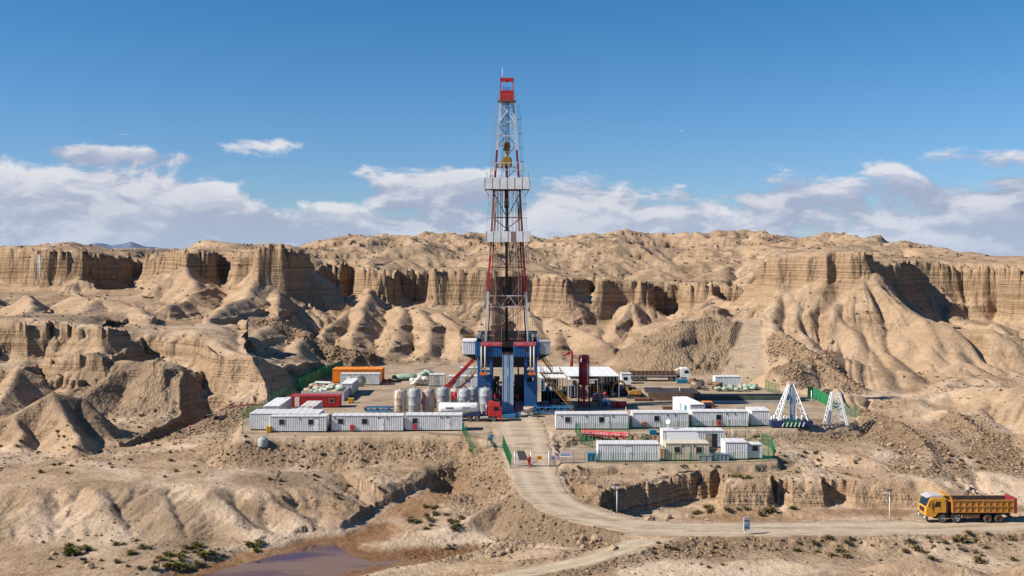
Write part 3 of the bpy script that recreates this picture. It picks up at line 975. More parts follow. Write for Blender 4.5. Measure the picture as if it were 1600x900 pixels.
# ------------------------------------------------------------------ roads
def ribbon(name, line, n_across, step, lift, off=0.0, soft=.9):
    P = np.array([XY(a, b, z) for a, b, z, w in line])
    Z = np.array([l[2] for l in line])
    W = np.array([l[3] for l in line])
    seg = np.r_[0, np.cumsum(np.hypot(*np.diff(P, axis=0).T))]
    t = np.arange(0, seg[-1], step)
    def spl(v):
        k = np.interp(t, seg, v)
        ker = np.ones(11) / 11
        return np.convolve(np.pad(k, 5, mode='edge'), ker, 'valid')
    cx, cy, cw = spl(P[:, 0]), spl(P[:, 1]), spl(W)
    tx, ty = np.gradient(cx), np.gradient(cy)
    ln = np.hypot(tx, ty)
    nx, ny = -ty / ln, tx / ln
    a = np.linspace(-1, 1, n_across)
    X = cx[:, None] + nx[:, None] * a * cw[:, None] * 1.2
    Yy = cy[:, None] + ny[:, None] * a * cw[:, None] * 1.2
    d, zz, w = road_profile(X.ravel().astype(np.float32), Yy.ravel().astype(np.float32), line)
    Zr = zz.reshape(X.shape)
    e = (d - w - ragged(X.ravel(), Yy.ravel())).reshape(X.shape)
    aa = np.abs(a)[None, :]
    rut = -.035 * np.exp(-((aa - .38) / .12) ** 2) + .02 * np.exp(-(aa / .15) ** 2)
    Zr = Zr + lift + rut + fbm(X.ravel(), Yy.ravel(), 1.6, 3, 160).reshape(X.shape) * .03 - .45 * sstep(e, -.25, .35)
    me = grid_mesh(name, X, Yy, Zr)
    vattr(me, 'across', np.broadcast_to(a[None, :], X.shape))
    o = bpy.data.objects.new(name, me)
    COL.objects.link(o)
    tag(o, kind='structure')
    return o


def mat_road():
    m, g, bs = new_mat('dusty_road')
    pos = g.node('ShaderNodeNewGeometry').outputs['Position']
    ac = g.math('ABSOLUTE', attr(g, 'across'))
    n = g.noise(pos, .5, 5, .6)
    f = g.noise(pos, 4, 4, .7)
    c = g.ramp(n, [(.3, (.36, .280, .195)), (.55, (.45, .355, .255)), (.75, (.51, .41, .30))])
    rut = g.noise(g.vmath('MULTIPLY', pos, (.12, .9, .3)), 1.0, 4, .65, .9)
    c = g.mix(g.math('MULTIPLY', g.smooth(rut, .50, .60), .75), c, (.26, .195, .13))
    track = g.smooth(g.math('ABSOLUTE', g.math('SUBTRACT', ac, g.math('ADD', .34, g.math('MULTIPLY', g.noise(pos, .12, 2, .5), .12)))), .22, .04)
    c = g.mix(g.math('MULTIPLY', track, .4), c, (.55, .45, .34))
    c = g.mix(g.math('MULTIPLY', g.smooth(ac, .62, .92), .6), c, (.25, .175, .108))
    c = g.mix(1.0, c, g.ramp(f, [(.3, .88), (.7, 1.08)]), 'MULTIPLY')
    g.set(bs.inputs['Base Color'], c)
    bs.inputs['Roughness'].default_value = .95
    bs.inputs['Specular IOR Level'].default_value = .1
    bp = g.node('ShaderNodeBump', i_Strength=.5, i_Distance=.08, i_Height=g.math('ADD', n, f))
    g.set(bs.inputs['Normal'], bp.outputs[0])
    return m


MR = mat_road()
r1 = ribbon('road', ROAD_MAIN, 25, .4, .02)
tag(r1, 'pale dusty haul road curving up to the drilling pad')
r2 = ribbon('side_track', ROAD_SIDE, 17, .4, .016)
tag(r2, 'narrow dirt track branching off the haul road')
for r in (r1, r2):
    r.data.materials.append(MR)


# ------------------------------------------------------------------ water
def sheet(name, pts, z, mat):
    bm = bmesh.new()
    vs = [bm.verts.new((x, y, z)) for x, y in pts]
    f = bm.faces.new(vs)
    if f.normal.z < 0:
        f.normal_flip()
    bmesh.ops.triangulate(bm, faces=bm.faces[:])
    me = bpy.data.meshes.new(name)
    bm.to_mesh(me)
    bm.free()
    me.materials.append(mat)
    o = bpy.data.objects.new(name, me)
    COL.objects.link(o)
    return o


def mat_water():
    m, g, bs = new_mat('muddy_water')
    pos = g.node('ShaderNodeNewGeometry').outputs['Position']
    n = g.noise(g.vmath('MULTIPLY', pos, (.35, 1.0, 1.0)), .16, 4, .55, .6)
    c = g.ramp(n, [(.38, (.085, .042, .050)), (.48, (.135, .072, .046)), (.58, (.200, .115, .060))])
    g.set(bs.inputs['Base Color'], c)
    bs.inputs['Roughness'].default_value = .07
    bs.inputs['IOR'].default_value = 1.33
    w = g.noise(g.vmath('MULTIPLY', pos, (1.0, .45, 1.0)), 3.0, 3, .6)
    bp = g.node('ShaderNodeBump', i_Strength=.12, i_Distance=.05, i_Height=w)
    g.set(bs.inputs['Normal'], bp.outputs[0])
    return m


wpoly = [XY(px, py, -7.62) for px, py in [(200, 905), (290, 882), (380, 862), (460, 848), (560, 838), (620, 826), (650, 836), (600, 850), (660, 850), (750, 848), (790, 860), (700, 880), (640, 895), (575, 910), (540, 950), (150, 955)]]
water = sheet('water', wpoly, -7.93, mat_water())
tag(water, 'shallow brown stream water with a purple sheen', kind='structure')


# ------------------------------------------------------------------ far mountains
def mountains():
    xs = np.linspace(-9500, -4200, 240)
    ys = np.linspace(15500, 18500, 60)
    X, Y = np.meshgrid(xs, ys)
    px = px_of(X, Y)
    prof = np.interp(px, [-60, 60, 120, 150, 175, 190, 205, 225, 240, 262, 330], [90, 110, 100, 190, 150, 165, 225, 150, 120, 80, 40])
    t = 1 - np.abs((Y - 17000) / 1500)
    Z = 30 + (prof - 30) * np.clip(t, 0, 1) ** .8 + ridged(X.ravel(), Y.ravel(), 700, 4, 200).reshape(X.shape) * 60 * np.clip(t, 0, 1) * (prof > 80) - 40
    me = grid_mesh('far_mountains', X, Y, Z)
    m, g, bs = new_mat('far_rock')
    bs.inputs['Base Color'].default_value = (.10, .135, .21, 1)  # blue of the distant haze painted into the rock colour
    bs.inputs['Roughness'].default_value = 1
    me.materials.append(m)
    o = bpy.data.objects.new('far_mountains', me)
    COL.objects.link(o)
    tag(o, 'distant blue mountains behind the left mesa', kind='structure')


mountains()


# ------------------------------------------------------------------ kit for things
SC.cycles.max_bounces = 4
SC.cycles.diffuse_bounces = 2
SC.cycles.glossy_bounces = 2
SC.cycles.transmission_bounces = 2
SC.cycles.caustics_reflective = False
SC.cycles.caustics_refractive = False
SC.cycles.use_denoising = True


class MB:
    def __init__(self):
        self.v, self.f, self.sm = [], [], []

    def add(self, vs, fs, smooth=False):
        o = len(self.v)
        self.v += [tuple(p) for p in vs]
        for f in fs:
            self.f.append(tuple(i + o for i in f))
            self.sm.append(smooth)
        return self

    def box(self, x0, x1, y0, y1, z0, z1):
        vs = [(x0, y0, z0), (x1, y0, z0), (x1, y1, z0), (x0, y1, z0), (x0, y0, z1), (x1, y0, z1), (x1, y1, z1), (x0, y1, z1)]
        return self.add(vs, [(3, 2, 1, 0), (4, 5, 6, 7), (0, 1, 5, 4), (1, 2, 6, 5), (2, 3, 7, 6), (3, 0, 4, 7)])

    def _frame(self, p, q):
        d = (Vector(q) - Vector(p)).normalized()
        up = Vector((0, 0, 1)) if abs(d.z) < .95 else Vector((0, 1, 0))
        a = d.cross(up).normalized()
        return d, a, a.cross(d).normalized()

    def bar(self, p, q, w, h=None):
        h = h or w
        p, q = Vector(p), Vector(q)
        d, a, b = self._frame(p, q)
        vs = [e + a * (w / 2 * i) + b * (h / 2 * j) for e in (p, q) for i, j in ((-1, -1), (1, -1), (1, 1), (-1, 1))]
        return self.add(vs, [(3, 2, 1, 0), (4, 5, 6, 7), (0, 1, 5, 4), (1, 2, 6, 5), (2, 3, 7, 6), (3, 0, 4, 7)])

    def tube(self, p, q, r0, r1=None, n=8, caps=True):
        r1 = r0 if r1 is None else r1
        p, q = Vector(p), Vector(q)
        d, a, b = self._frame(p, q)
        vs = []
        for e, r in ((p, r0), (q, r1)):
            for k in range(n):
                t = 2 * math.pi * k / n
                vs.append(e + a * (r * math.cos(t)) + b * (r * math.sin(t)))
        fs = [(k, (k + 1) % n, n + (k + 1) % n, n + k) for k in range(n)]
        self.add(vs, fs, n > 5)
        if caps:
            o = len(self.v) - 2 * n
            self.f.append(tuple(o + k for k in range(n - 1, -1, -1)))
            self.f.append(tuple(o + n + k for k in range(n)))
            self.sm += [False, False]
        return self

    def path(self, pts, r, n=6):
        for p, q in zip(pts[:-1], pts[1:]):
            self.tube(p, q, r, r, n)
        return self

    def lathe(self, prof, axis=(0, 0, 1), c=(0, 0, 0), n=24, cap=True):
        """prof: (radius, distance along axis)"""
        ax = Vector(axis).normalized()
        t = Vector((0, 0, 1)) if abs(ax.z) < .9 else Vector((1, 0, 0))
        a = ax.cross(t).normalized()
        b = ax.cross(a).normalized()
        vs, fs = [], []
        for r, z in prof:
            for k in range(n):
                u = 2 * math.pi * k / n
                vs.append(Vector(c) + ax * z + a * (r * math.cos(u)) + b * (r * math.sin(u)))
        for i in range(len(prof) - 1):
            for k in range(n):
                fs.append((i * n + k, i * n + (k + 1) % n, (i + 1) * n + (k + 1) % n, (i + 1) * n + k))
        self.add(vs, fs, True)
        if cap:
            o = len(self.v) - len(vs)
            self.f.append(tuple(o + k for k in range(n)))
            self.f.append(tuple(o + (len(prof) - 1) * n + k for k in range(n - 1, -1, -1)))
            self.sm += [False, False]
        return self

    def prism(self, poly, axis, lo, hi):
        """poly of (a, b) pushed along axis 'x', 'y' or 'z'"""
        def pt(a, b, c):
            return {'x': (c, a, b), 'y': (a, c, b), 'z': (a, b, c)}[axis]
        n = len(poly)
        vs = [pt(a, b, lo) for a, b in poly] + [pt(a, b, hi) for a, b in poly]
        fs = [tuple(range(n)), tuple(range(2 * n - 1, n - 1, -1))]
        fs += [(k, n + k, n + (k + 1) % n, (k + 1) % n) for k in range(n)]
        return self.add(vs, fs)

    def corr(self, p, q, z0, z1, pitch=.36, dep=.055, out=(0, -1)):
        """standing sheet with trapezoid ribs between plan points p and q"""
        p, q = Vector((*p, 0)), Vector((*q, 0))
        L = (q - p).length
        d = (q - p) / L
        o = Vector((*out, 0))
        n = max(2, int(round(L / pitch)))
        st = L / n
        pts = []
        for k in range(n):
            for f, e in ((0, 0), (.42, 0), (.5, 1), (.92, 1)):
                pts.append(p + d * ((k + f) * st) + o * (e * dep))
        pts.append(q)
        vs = [(v.x, v.y, z0) for v in pts] + [(v.x, v.y, z1) for v in pts]
        m = len(pts)
        return self.add(vs, [(k, k + 1, m + k + 1, m + k) for k in range(m - 1)])

    def mesh(self, name):
        me = bpy.data.meshes.new(name)
        me.from_pydata(self.v, [], self.f)
        me.polygons.foreach_set('use_smooth', self.sm)
        bm = bmesh.new()
        bm.from_mesh(me)
        bmesh.ops.recalc_face_normals(bm, faces=bm.faces[:])
        bm.to_mesh(me)
        bm.free()
        return me

    def build(self, name, mat, parent=None, bevel=0, loc=None):
        me = self.mesh(name)
        me.materials.append(mat)
        o = bpy.data.objects.new(name, me)
        COL.objects.link(o)
        o.parent = parent
        if loc:
            o.location = loc
        if bevel:
            b = o.modifiers.new('edge', 'BEVEL')
            b.width = bevel
            b.segments = 2
            b.limit_method = 'ANGLE'
        return o


def thing(name, label, cat, loc=(0, 0, 0), rz=0.0, group=None):
    o = bpy.data.objects.new(name, None)
    COL.objects.link(o)
    o.empty_display_size = .5
    o.location = loc
    o.rotation_euler = (0, 0, rz)
    return tag(o, label, cat, group)


def dup(root, loc, rz, label, parent=None, first=True):
    r = root.copy()
    COL.objects.link(r)
    r.location = loc
    r.rotation_euler = (0, 0, rz)
    r['label'] = label
    for ch in list(root.children):
        c = ch.copy()
        COL.objects.link(c)
        c.parent = r
        for gch in list(ch.children):
            d = gch.copy()
            COL.objects.link(d)
            d.parent = c
    return r


# ------------------------------------------------------------------ paints
DUST = (.33, .23, .15)
MATS = {}


def paint(name, col, rough=.55, dust=.35, metal=0.0, wear=None, spec=.4, scale=.9, wl=(.48, .66)):
    if name in MATS:
        return MATS[name]
    m, g, bs = new_mat(name)
    geo = g.node('ShaderNodeNewGeometry')
    pos = geo.outputs['Position']
    nz = g.node('ShaderNodeSeparateXYZ', i_0=geo.outputs['Normal']).outputs[2]
    n = g.noise(pos, scale, 4, .65)
    c = g.mix(1.0, (*col, 1), g.ramp(n, [(.3, .82), (.6, 1.05)]), 'MULTIPLY')
    up = g.smooth(nz, .2, .95, .25, 1.0)
    c = g.mix(g.math('MULTIPLY', g.math('MULTIPLY', g.smooth(n, .35, .75), up), dust), c, DUST)
    if wear:
        st = g.noise(g.vmath('MULTIPLY', pos, (2.2, 2.2, .35)), 1.0, 4, .7)
        c = g.mix(g.smooth(st, *wl), c, (*wear, 1))
    g.set(bs.inputs['Base Color'], c)
    bs.inputs['Roughness'].default_value = rough
    bs.inputs['Metallic'].default_value = metal
    bs.inputs['Specular IOR Level'].default_value = spec
    MATS[name] = m
    return m


WHITE = paint('cabin_white', (.77, .775, .77), .6, .25, 0, (.52, .43, .35), wl=(.60, .80))
CREAM = paint('cabin_cream', (.62, .56, .43), .6, .3)
PINKW = paint('faded_white', (.66, .60, .57), .6, .3)
ROOFW = paint('roof_white', (.66, .665, .67), .6, .35)
BRIGHT = paint('bright_white', (.80, .80, .79), .5, .15)
GREYP = paint('grey_paint', (.33, .35, .37), .55, .3)
DGREY = paint('dark_grey', (.085, .085, .09), .6, .35)
BLACK = paint('black_iron', (.02, .02, .022), .6, .25)
RUBBER = paint('tyre_rubber', (.055, .048, .042), .9, .75)
STEEL = paint('worn_steel', (.42, .43, .45), .4, .3, .6)
RED = paint('red_paint', (.50, .025, .03), .45, .2)
DRED = paint('dark_red', (.26, .022, .03), .5, .25)
BANNER = paint('banner_red', (.62, .04, .05), .7, .1)
BLUE = paint('rig_blue', (.013, .092, .255), .5, .16)
LBLUE = paint('light_blue', (.05, .22, .42), .5, .25)
NAVY = paint('navy', (.02, .035, .12), .5, .25)
TEAL = paint('teal', (.02, .22, .34), .55, .25)
YELLOW = paint('machine_yellow', (.72, .36, .02), .5, .25)
TRUCKY = paint('truck_yellow', (.66, .29, .02), .5, .62, 0, (.40, .24, .10), wl=(.56, .78))
TRUCKO = paint('tipper_orange', (.50, .215, .03), .6, .7, 0, (.28, .14, .06))
ORANGE = paint('orange_cover', (.90, .26, .012), .6, .08)
RUST = paint('rust', (.22, .10, .055), .85, .35)
BROWN = paint('brown_board', (.17, .10, .06), .85, .35)
GREEN = paint('fence_green', (.012, .21, .075), .55, .15)
DGREEN = paint('net_green', (.01, .15, .055), .8, .1)
PGREEN = paint('pale_tarp', (.30, .40, .30), .8, .3)
SACK = paint('sack_cloth', (.66, .61, .56), .85, .3)
SACKB = paint('brown_sack', (.42, .31, .21), .9, .4)
SILOG = paint('silo_grey', (.36, .38, .40), .5, .2, 0, (.27, .27, .27))
SILOC = paint('silo_rusty', (.56, .47, .37), .6, .2, 0, (.27, .13, .08))
SILOR = paint('silo_brown', (.40, .33, .28), .6, .2, 0, (.23, .11, .07))
SKIN = paint('skin', (.42, .24, .16), .6, .05)
REDC = paint('coverall_red', (.60, .03, .035), .8, .08)
BLUEC = paint('coverall_blue', (.03, .10, .28), .8, .08)
CONC = paint('concrete', (.42, .40, .36), .85, .3)


def mat_glass():
    m, g, bs = new_mat('window_glass')
    bs.inputs['Base Color'].default_value = (.015, .02, .022, 1)
    bs.inputs['Roughness'].default_value = .08
    bs.inputs['Specular IOR Level'].default_value = .6
    return m


GLASS = mat_glass()


def text_mesh(body, size, name, mat, parent, loc, rot):
    cu = bpy.data.curves.new('lettering', 'FONT')
    cu.body = body
    cu.size = size
    cu.align_x = 'CENTER'
    cu.align_y = 'CENTER'
    cu.extrude = .004
    cu.resolution_u = 2
    t = bpy.data.objects.new('lettering', cu)
    COL.objects.link(t)
    me = bpy.data.meshes.new_from_object(t.evaluated_get(bpy.context.evaluated_depsgraph_get()))
    bpy.data.objects.remove(t)
    me.materials.clear()
    me.materials.append(mat)
    o = bpy.data.objects.new(name, me)
    COL.objects.link(o)
    o.parent = parent
    o.location = loc
    o.rotation_euler = rot
    return o


FRONT = (math.radians(90), 0, 0)


# ------------------------------------------------------------------ site cabins and containers
def cabin(name, label, cat, loc, L, D=2.7, H=2.75, rz=0.0, wall=WHITE, roof=ROOFW, windows=(), doors=(), boxes=(), vents=(), side_windows=(), lean=0, group='site cabins on the drilling pad', skid=True, ribs=.36, sidepanels=()):
    r = thing(name, label, cat, loc, rz, group)
    z0 = .22 if skid else .03
    if skid:
        m = MB()
        m.box(.05, L - .05, .05, D - .05, -.12, z0)
        m.build('skid', BLACK, r)
    m = MB()
    m.box(.06, L - .06, .06, D - .06, z0, H - .12)
    m.corr((.06, .0), (L - .06, .0), z0, H - .14, ribs, .085, (0, -1))
    m.corr((L - .06, D), (.06, D), z0, H - .14, ribs, .085, (0, 1))
    m.corr((0, D - .06), (0, .06), z0, H - .14, ribs, .085, (-1, 0))
    m.corr((L, .06), (L, D - .06), z0, H - .14, ribs, .085, (1, 0))
    m.build('wall', wall, r)
    for x, y in ((0, 0), (L, 0), (L, D), (0, D)):
        MB().box(x - .075, x + .075, y - .075, y + .075, z0, H - .13).build('corner_post', wall, r)
    MB().box(.04, L - .04, -.10, -.03, H - .24, H - .135).build('eave_trim', DGREY, r)
    m = MB()
    m.box(-.09, L + .09, -.09, D + .09, H - .13, H)
    ro = m.build('roof', roof, r)
    m = MB()
    for k in range(int(L / 1.2)):
        x = .6 + k * 1.2
        m.box(x, x + .10, -.06, D + .06, H, H + .035)
    m.build('roof_seam', roof, ro)
    for x, z, w, h in windows:
        f = MB()
        f.box(x - w / 2 - .07, x + w / 2 + .07, -.14, .02, z - h / 2 - .07, z - h / 2)
        f.box(x - w / 2 - .07, x + w / 2 + .07, -.14, .02, z + h / 2, z + h / 2 + .07)
        f.box(x - w / 2 - .07, x - w / 2, -.14, .02, z - h / 2, z + h / 2)
        f.box(x + w / 2, x + w / 2 + .07, -.14, .02, z - h / 2, z + h / 2)
        wi = f.build('window', GREYP, r)
        MB().box(x - w / 2, x + w / 2, -.115, -.06, z - h / 2, z + h / 2).build('pane', GLASS, wi)
    for x, w, h, mat in doors:
        d = MB()
        d.box(x - w / 2, x + w / 2, -.115, -.03, z0 + .03, z0 + .03 + h)
        dd = d.build('door', mat, r)
        MB().box(x + w / 2 - .16, x + w / 2 - .08, -.17, -.115, z0 + 1.0, z0 + 1.16).build('handle', DGREY, dd)
        MB().box(x - w / 2 - .06, x + w / 2 + .06, -.125, -.02, z0 + h + .03, z0 + h + .10).build('lintel', DGREY, dd)
    for x, z, w, h, mat, nm in boxes:
        MB().box(x - w / 2, x + w / 2, -.34, -.06, z - h / 2, z + h / 2).build(nm, mat, r, .02)
    for x, z in vents:
        MB().box(x - .11, x + .11, -.16, -.05, z - .11, z + .11).build('wall_lamp', DGREY, r)
    return r


def at_base(px, py, z=0.0):
    x, y = XY(px, py, z)
    return x, y


def row_cabin(label, px0, px1, base, z=0.0, feats=(), name='site_cabin', cat='cabin', wall=WHITE, H=2.72, D=2.75, **kw):
    """cabin facing the camera, its front foot line from px0 to px1"""
    x0, Y = XY(px0, base, z)
    x1, _ = XY(px1, base, z)
    s = FPX / Y
    W, Dr, B, V = [], [], [], []
    for ft in feats:
        k, px = ft[0], ft[1]
        x = (px - px0) / s
        if k == 'w':
            W.append((x, 1.72, .85, .85))
        elif k == 'd':
            Dr.append((x, .85, 2.0, ft[2] if len(ft) > 2 else GREYP))
        elif k == 'r':
            B.append((x, .75, .62, .85, RED, 'red_cabinet'))
        elif k == 'a':
            B.append((x, .65, .8, .6, BRIGHT, 'air_conditioner'))
        elif k == 'v':
            V.append((x, 2.3))
    g = ground(x0 + (x1 - x0) / 2, Y + 1) if z < -.5 else z
    return cabin(name, label, cat, (x0, Y, g), x1 - x0, D, H, 0, wall, windows=W, doors=Dr, boxes=B, vents=V, **kw)


# ------------------------------------------------------------------ the cabins
row_cabin('longest white ribbed cabin set back behind the front row at the pad corner', 391, 498, 672.5, 0, [('d', 470, PINKW), ('v', 455)], D=4.6, H=2.9)
row_cabin('white ribbed cabin with two small dark windows, leftmost of the front row', 423, 509, 675.5, 0, [('w', 440.5), ('w', 486), ('v', 469), ('d', 494, WHITE)])
row_cabin('long white ribbed cabin in the middle of the left front row', 519, 629, 674.5, 0, [('w', 532.5), ('w', 570), ('r', 550.5), ('v', 592), ('v', 605), ('d', 596, WHITE), ('v', 523)])
row_cabin('white cabin in front of the tanker, red cabinet below a green window', 634.5, 721, 673.5, 0, [('w', 648.5), ('r', 648.5), ('v', 690), ('v', 699), ('d', 700, WHITE)])
row_cabin('white cabin beside the pad entrance with two dark windows', 869, 981, 671.5, 0, [('w', 887), ('w', 940), ('v', 877.5), ('v', 916), ('v', 958), ('d', 948, WHITE)])
row_cabin('white ribbed cabin above the red banner bank, with a red cabinet', 989, 1075, 669.5, 0, [('w', 1026), ('r', 1006.5), ('v', 1043), ('v', 1055)])
row_cabin('white ribbed cabin with a red door panel beside the short cabin', 1082, 1168, 667.5, 0, [('w', 1123), ('r', 1123), ('a', 1088), ('v', 1136), ('v', 1148)])
row_cabin('short white cabin at the right end of the upper row', 1175, 1203, 666, 0, [], D=4.5)
row_cabin('white ribbed container beside the blue skip on the lower terrace', 935, 1029.5, 721.5, -1.4, [('d', 983, WHITE)], name='container', cat='container')
row_cabin('cream hut with two square windows on the lower terrace', 1041, 1107, 720.5, -1.4, [('w', 1058), ('w', 1092), ('d', 1074, CREAM), ('v', 1066), ('v', 1085)], wall=CREAM, roof=CREAM)
row_cabin('white cabin with an open dark doorway behind the cream hut', 1036, 1131, 697, -1.1, [('d', 1116, BLACK), ('d', 1106, SACKB)], H=2.8)
row_cabin('small ribbed white container right of the cream hut', 1134, 1167, 718.5, -1.4, [], name='container', cat='container', D=3.2)
row_cabin('small white guard hut at the end of the lower terrace', 1170, 1190, 717.5, -1.4, [('w', 1180)], name='guard_hut', cat='hut', H=2.3, D=2.0)

# end-on containers, their long axis running away from the camera
def deep_cabin(label, x0, x1, y0, y1, H=2.7, z=0, rz=0.0, wall=WHITE, roof=ROOFW, name='container', cat='container', **kw):
    return cabin(name, label, cat, (x0, y0, z), x1 - x0, y1 - y0, H, rz, wall, roof, **kw)


deep_cabin('pale pink-white container standing end-on beside the left fence', -44.3, -41.7, 182.8, 193.2, wall=PINKW, roof=BRIGHT)
sh = deep_cabin('end-on grey container with dark lettering across its roof', -37.6, -35.1, 177.8, 189, wall=PINKW, roof=PINKW)
text_mesh('井队', 1.9, 'roof_lettering', BLACK, sh, (1.25, 3.3, 2.74), (0, 0, 0))
wc = deep_cabin('bright white container standing end-on behind the upper cabin row', 32.1, 34.7, 184.3, 194.4, rz=math.radians(8.6), wall=BRIGHT, roof=BRIGHT)
m = MB()
m.box(-.11, -.08, 1.8, 3.1, .9, 2.2)
m.build('teal_sign', TEAL, wc)
m = MB()
m.box(-.11, -.08, 5.0, 5.9, .25, 2.2)
m.build('side_door', GREYP, wc)
cabin('red_container', 'red ribbed container at the left side of the pad', 'container', (-42.8, 198.3, 0), 9.3, 2.5, 2.35, 0, RED, RED, windows=[(7.9, 1.35, .7, .7)], doors=[(1.2, .9, 1.9, PINKW)], group='site cabins on the drilling pad')
row_cabin('white container in front of the bright orange cover', 532, 592, 602, 0, [('d', 545, WHITE)], name='container', cat='container', H=2.6)
cabin('orange_container', 'bright orange covered container behind the left yard', 'container', (-41.2, 235.6, 0), 11.2, 4.6, 3.25, 0, ORANGE, ORANGE, group='site cabins on the drilling pad')
deep_cabin('end-on container with a pale roof beside the sack bin', -35.6, -33.5, 214, 223, wall=PINKW, roof=BRIGHT)
row_cabin('grey-white container with a dark stripe behind the silos', 671, 694, 604, 0, [('d', 682, GREYP)], name='container', cat='container', wall=PINKW)
row_cabin('pale container with pipes in front, behind the grey silos', 701, 746, 606, 0, [('d', 714, GREYP), ('w', 730)], name='container', cat='container', H=2.6)
row_cabin('long white container farthest back left of the rig', 719, 752, 594, 0, [], name='container', cat='container', H=2.9)
row_cabin('white container beside the scrap heap at the foot of the ramp', 1118, 1157, 606, 0, [], name='container', cat='container', H=2.5)


# lean-to in front of the cabin with the dark doorway
x0, Y = XY(1043, 700, -1.2)
t = thing('lean_to_shed', 'low lean-to shed with a sloping grey roof behind the cream hut', 'shed', (x0, Y - 3.2, -1.3))
m = MB()
m.prism([(0, 0), (0, 1.6), (3.0, 2.5), (3.0, 0)], 'x', 0, 4.4)
m.build('wall', BRIGHT, t)
MB().prism([(-.2, 1.56), (-.2, 1.66), (3.15, 2.66), (3.15, 2.56)], 'x', -.2, 4.7).build('roof', paint('roof_grey', (.45, .46, .47), .6, .3), t)
for k in range(3):
    MB().box(.7 + k * 1.3, 1.5 + k * 1.3, -.05, .02, .8, 1.35).build('window', GLASS, t)


# ------------------------------------------------------------------ open bin with sacks
t = thing('sack_bin', 'open-topped ribbed bin heaped with brown and green sacks', 'bin', (-42.6, 207, 0))
m = MB()
m.corr((0, 0), (8.6, 0), 0, 1.95, .36, .06, (0, -1))
m.box(0, 8.6, .01, .12, 0, 1.95)
m.box(0, 8.6, 12.9, 13, 0, 1.95)
m.box(0, .12, .12, 12.9, 0, 1.95)
m.box(8.48, 8.6, .12, 12.9, 0, 1.95)
m.build('wall', PINKW, t)
MB().box(.12, 8.48, .12, 12.9, .9, 1.1).build('floor', DGREY, t)


def lump(rng, r, sq=.65, n=10):
    """one sagging sack"""
    bm = bmesh.new()
    bmesh.ops.create_icosphere(bm, subdivisions=2, radius=r)
    for v in bm.verts:
        k = 1 + .22 * math.sin(v.co.x * 5 / r + rng.random() * .4) * math.cos(v.co.y * 4 / r) + .12 * (rng.random() - .5)
        v.co *= k
        v.co.z = max(v.co.z, -r * .45) * sq
    me = bpy.data.meshes.new('sack')
    bm.to_mesh(me)
    bm.free()
    me.polygons.foreach_set('use_smooth', [True] * len(me.polygons))
    return me


rng = random.Random(5)
SACKS = [lump(rng, .62) for _ in range(4)]


def sack(loc, k, mat, label, group, sc=1.0, name='sack'):
    me = SACKS[k % 4]
    if mat.name not in me.name:
        key = 'sack_' + str(k % 4) + mat.name
        if key in bpy.data.meshes:
            me = bpy.data.meshes[key]
        else:
            me = me.copy()
            me.name = key
            me.materials.clear()
            me.materials.append(mat)
    o = bpy.data.objects.new(name, me)
    COL.objects.link(o)
    o.location = loc
    o.rotation_euler = (0, 0, rng.random() * 6)
    o.scale = (sc, sc, sc * (.8 + .4 * rng.random()))
    tag(o, label, 'sack', group)
    return o


cols = [SACKB, SACKB, PGREEN, SACK, SACKB, PGREEN]
for i in range(46):
    x, y = -42.2 + rng.random() * 7.8, 207.6 + rng.random() * 11.8
    mt = cols[i % 6]
    sack((x, y, 1.55 + rng.random() * .5), i, mt, {'brown_sack': 'brown sack heaped in the open ribbed bin', 'pale_tarp': 'pale green sack heaped in the open ribbed bin', 'sack_cloth': 'off-white sack heaped in the open ribbed bin'}[mt.name], {'brown_sack': 'brown sacks in the bin', 'pale_tarp': 'green sacks in the bin', 'sack_cloth': 'white sacks in the bin'}[mt.name], .9 + rng.random() * .5)
o = MB().box(0, 3.2, 0, 1.6, 0, .08).build('white_sheet', BRIGHT)
o.location = (-41.9, 217.6, 2.35)
o.rotation_euler = (.08, .05, .1)
tag(o, 'white sheet lying across the heaped sacks in the bin', 'sheet')
for i in range(12):
    px = 644 + rng.random() * 24
    x, y = XY(px, 604 - rng.random() * 5, 0)
    sack((x, y, .5 + (i % 3) * .5), i, SACK, 'white bulk sack piled behind the silos', 'white bulk sacks behind the silos', 1.25)
for i in range(10):
    px = 655 + rng.random() * 22
    x, y = XY(px, 596 - rng.random() * 4, 0)
    sack((x, y, .6 + (i % 3) * .6), i, PGREEN, 'pale green tarpaulin bundle piled behind the white bulk sacks', 'green bundles behind the silos', 1.5, 'tarpaulin_bundle')
for i in range(26):
    px = 1118 + rng.random() * 64
    x, y = XY(px, 612 - rng.random() * 6, 0)
    sack((x, y, .35 + rng.random() * .4), i, PGREEN if i % 3 else SACKB, 'pale green bundle in the row below the white container' if i % 3 else 'brown bundle in the row below the white container', 'green bundles by the ramp' if i % 3 else 'brown bundles by the ramp', 1.1, 'tarpaulin_bundle')
# long green tarpaulin
x, y = XY(634, 594)
me = lump(random.Random(9), 2.0, .5)
me.materials.append(PGREEN)
o = bpy.data.objects.new('tarpaulin_heap', me)
COL.objects.link(o)
o.location = (x, y, .7)
o.scale = (1.6, .8, .9)
tag(o, 'long heap under a pale green tarpaulin at the back of the pad', 'tarpaulin')


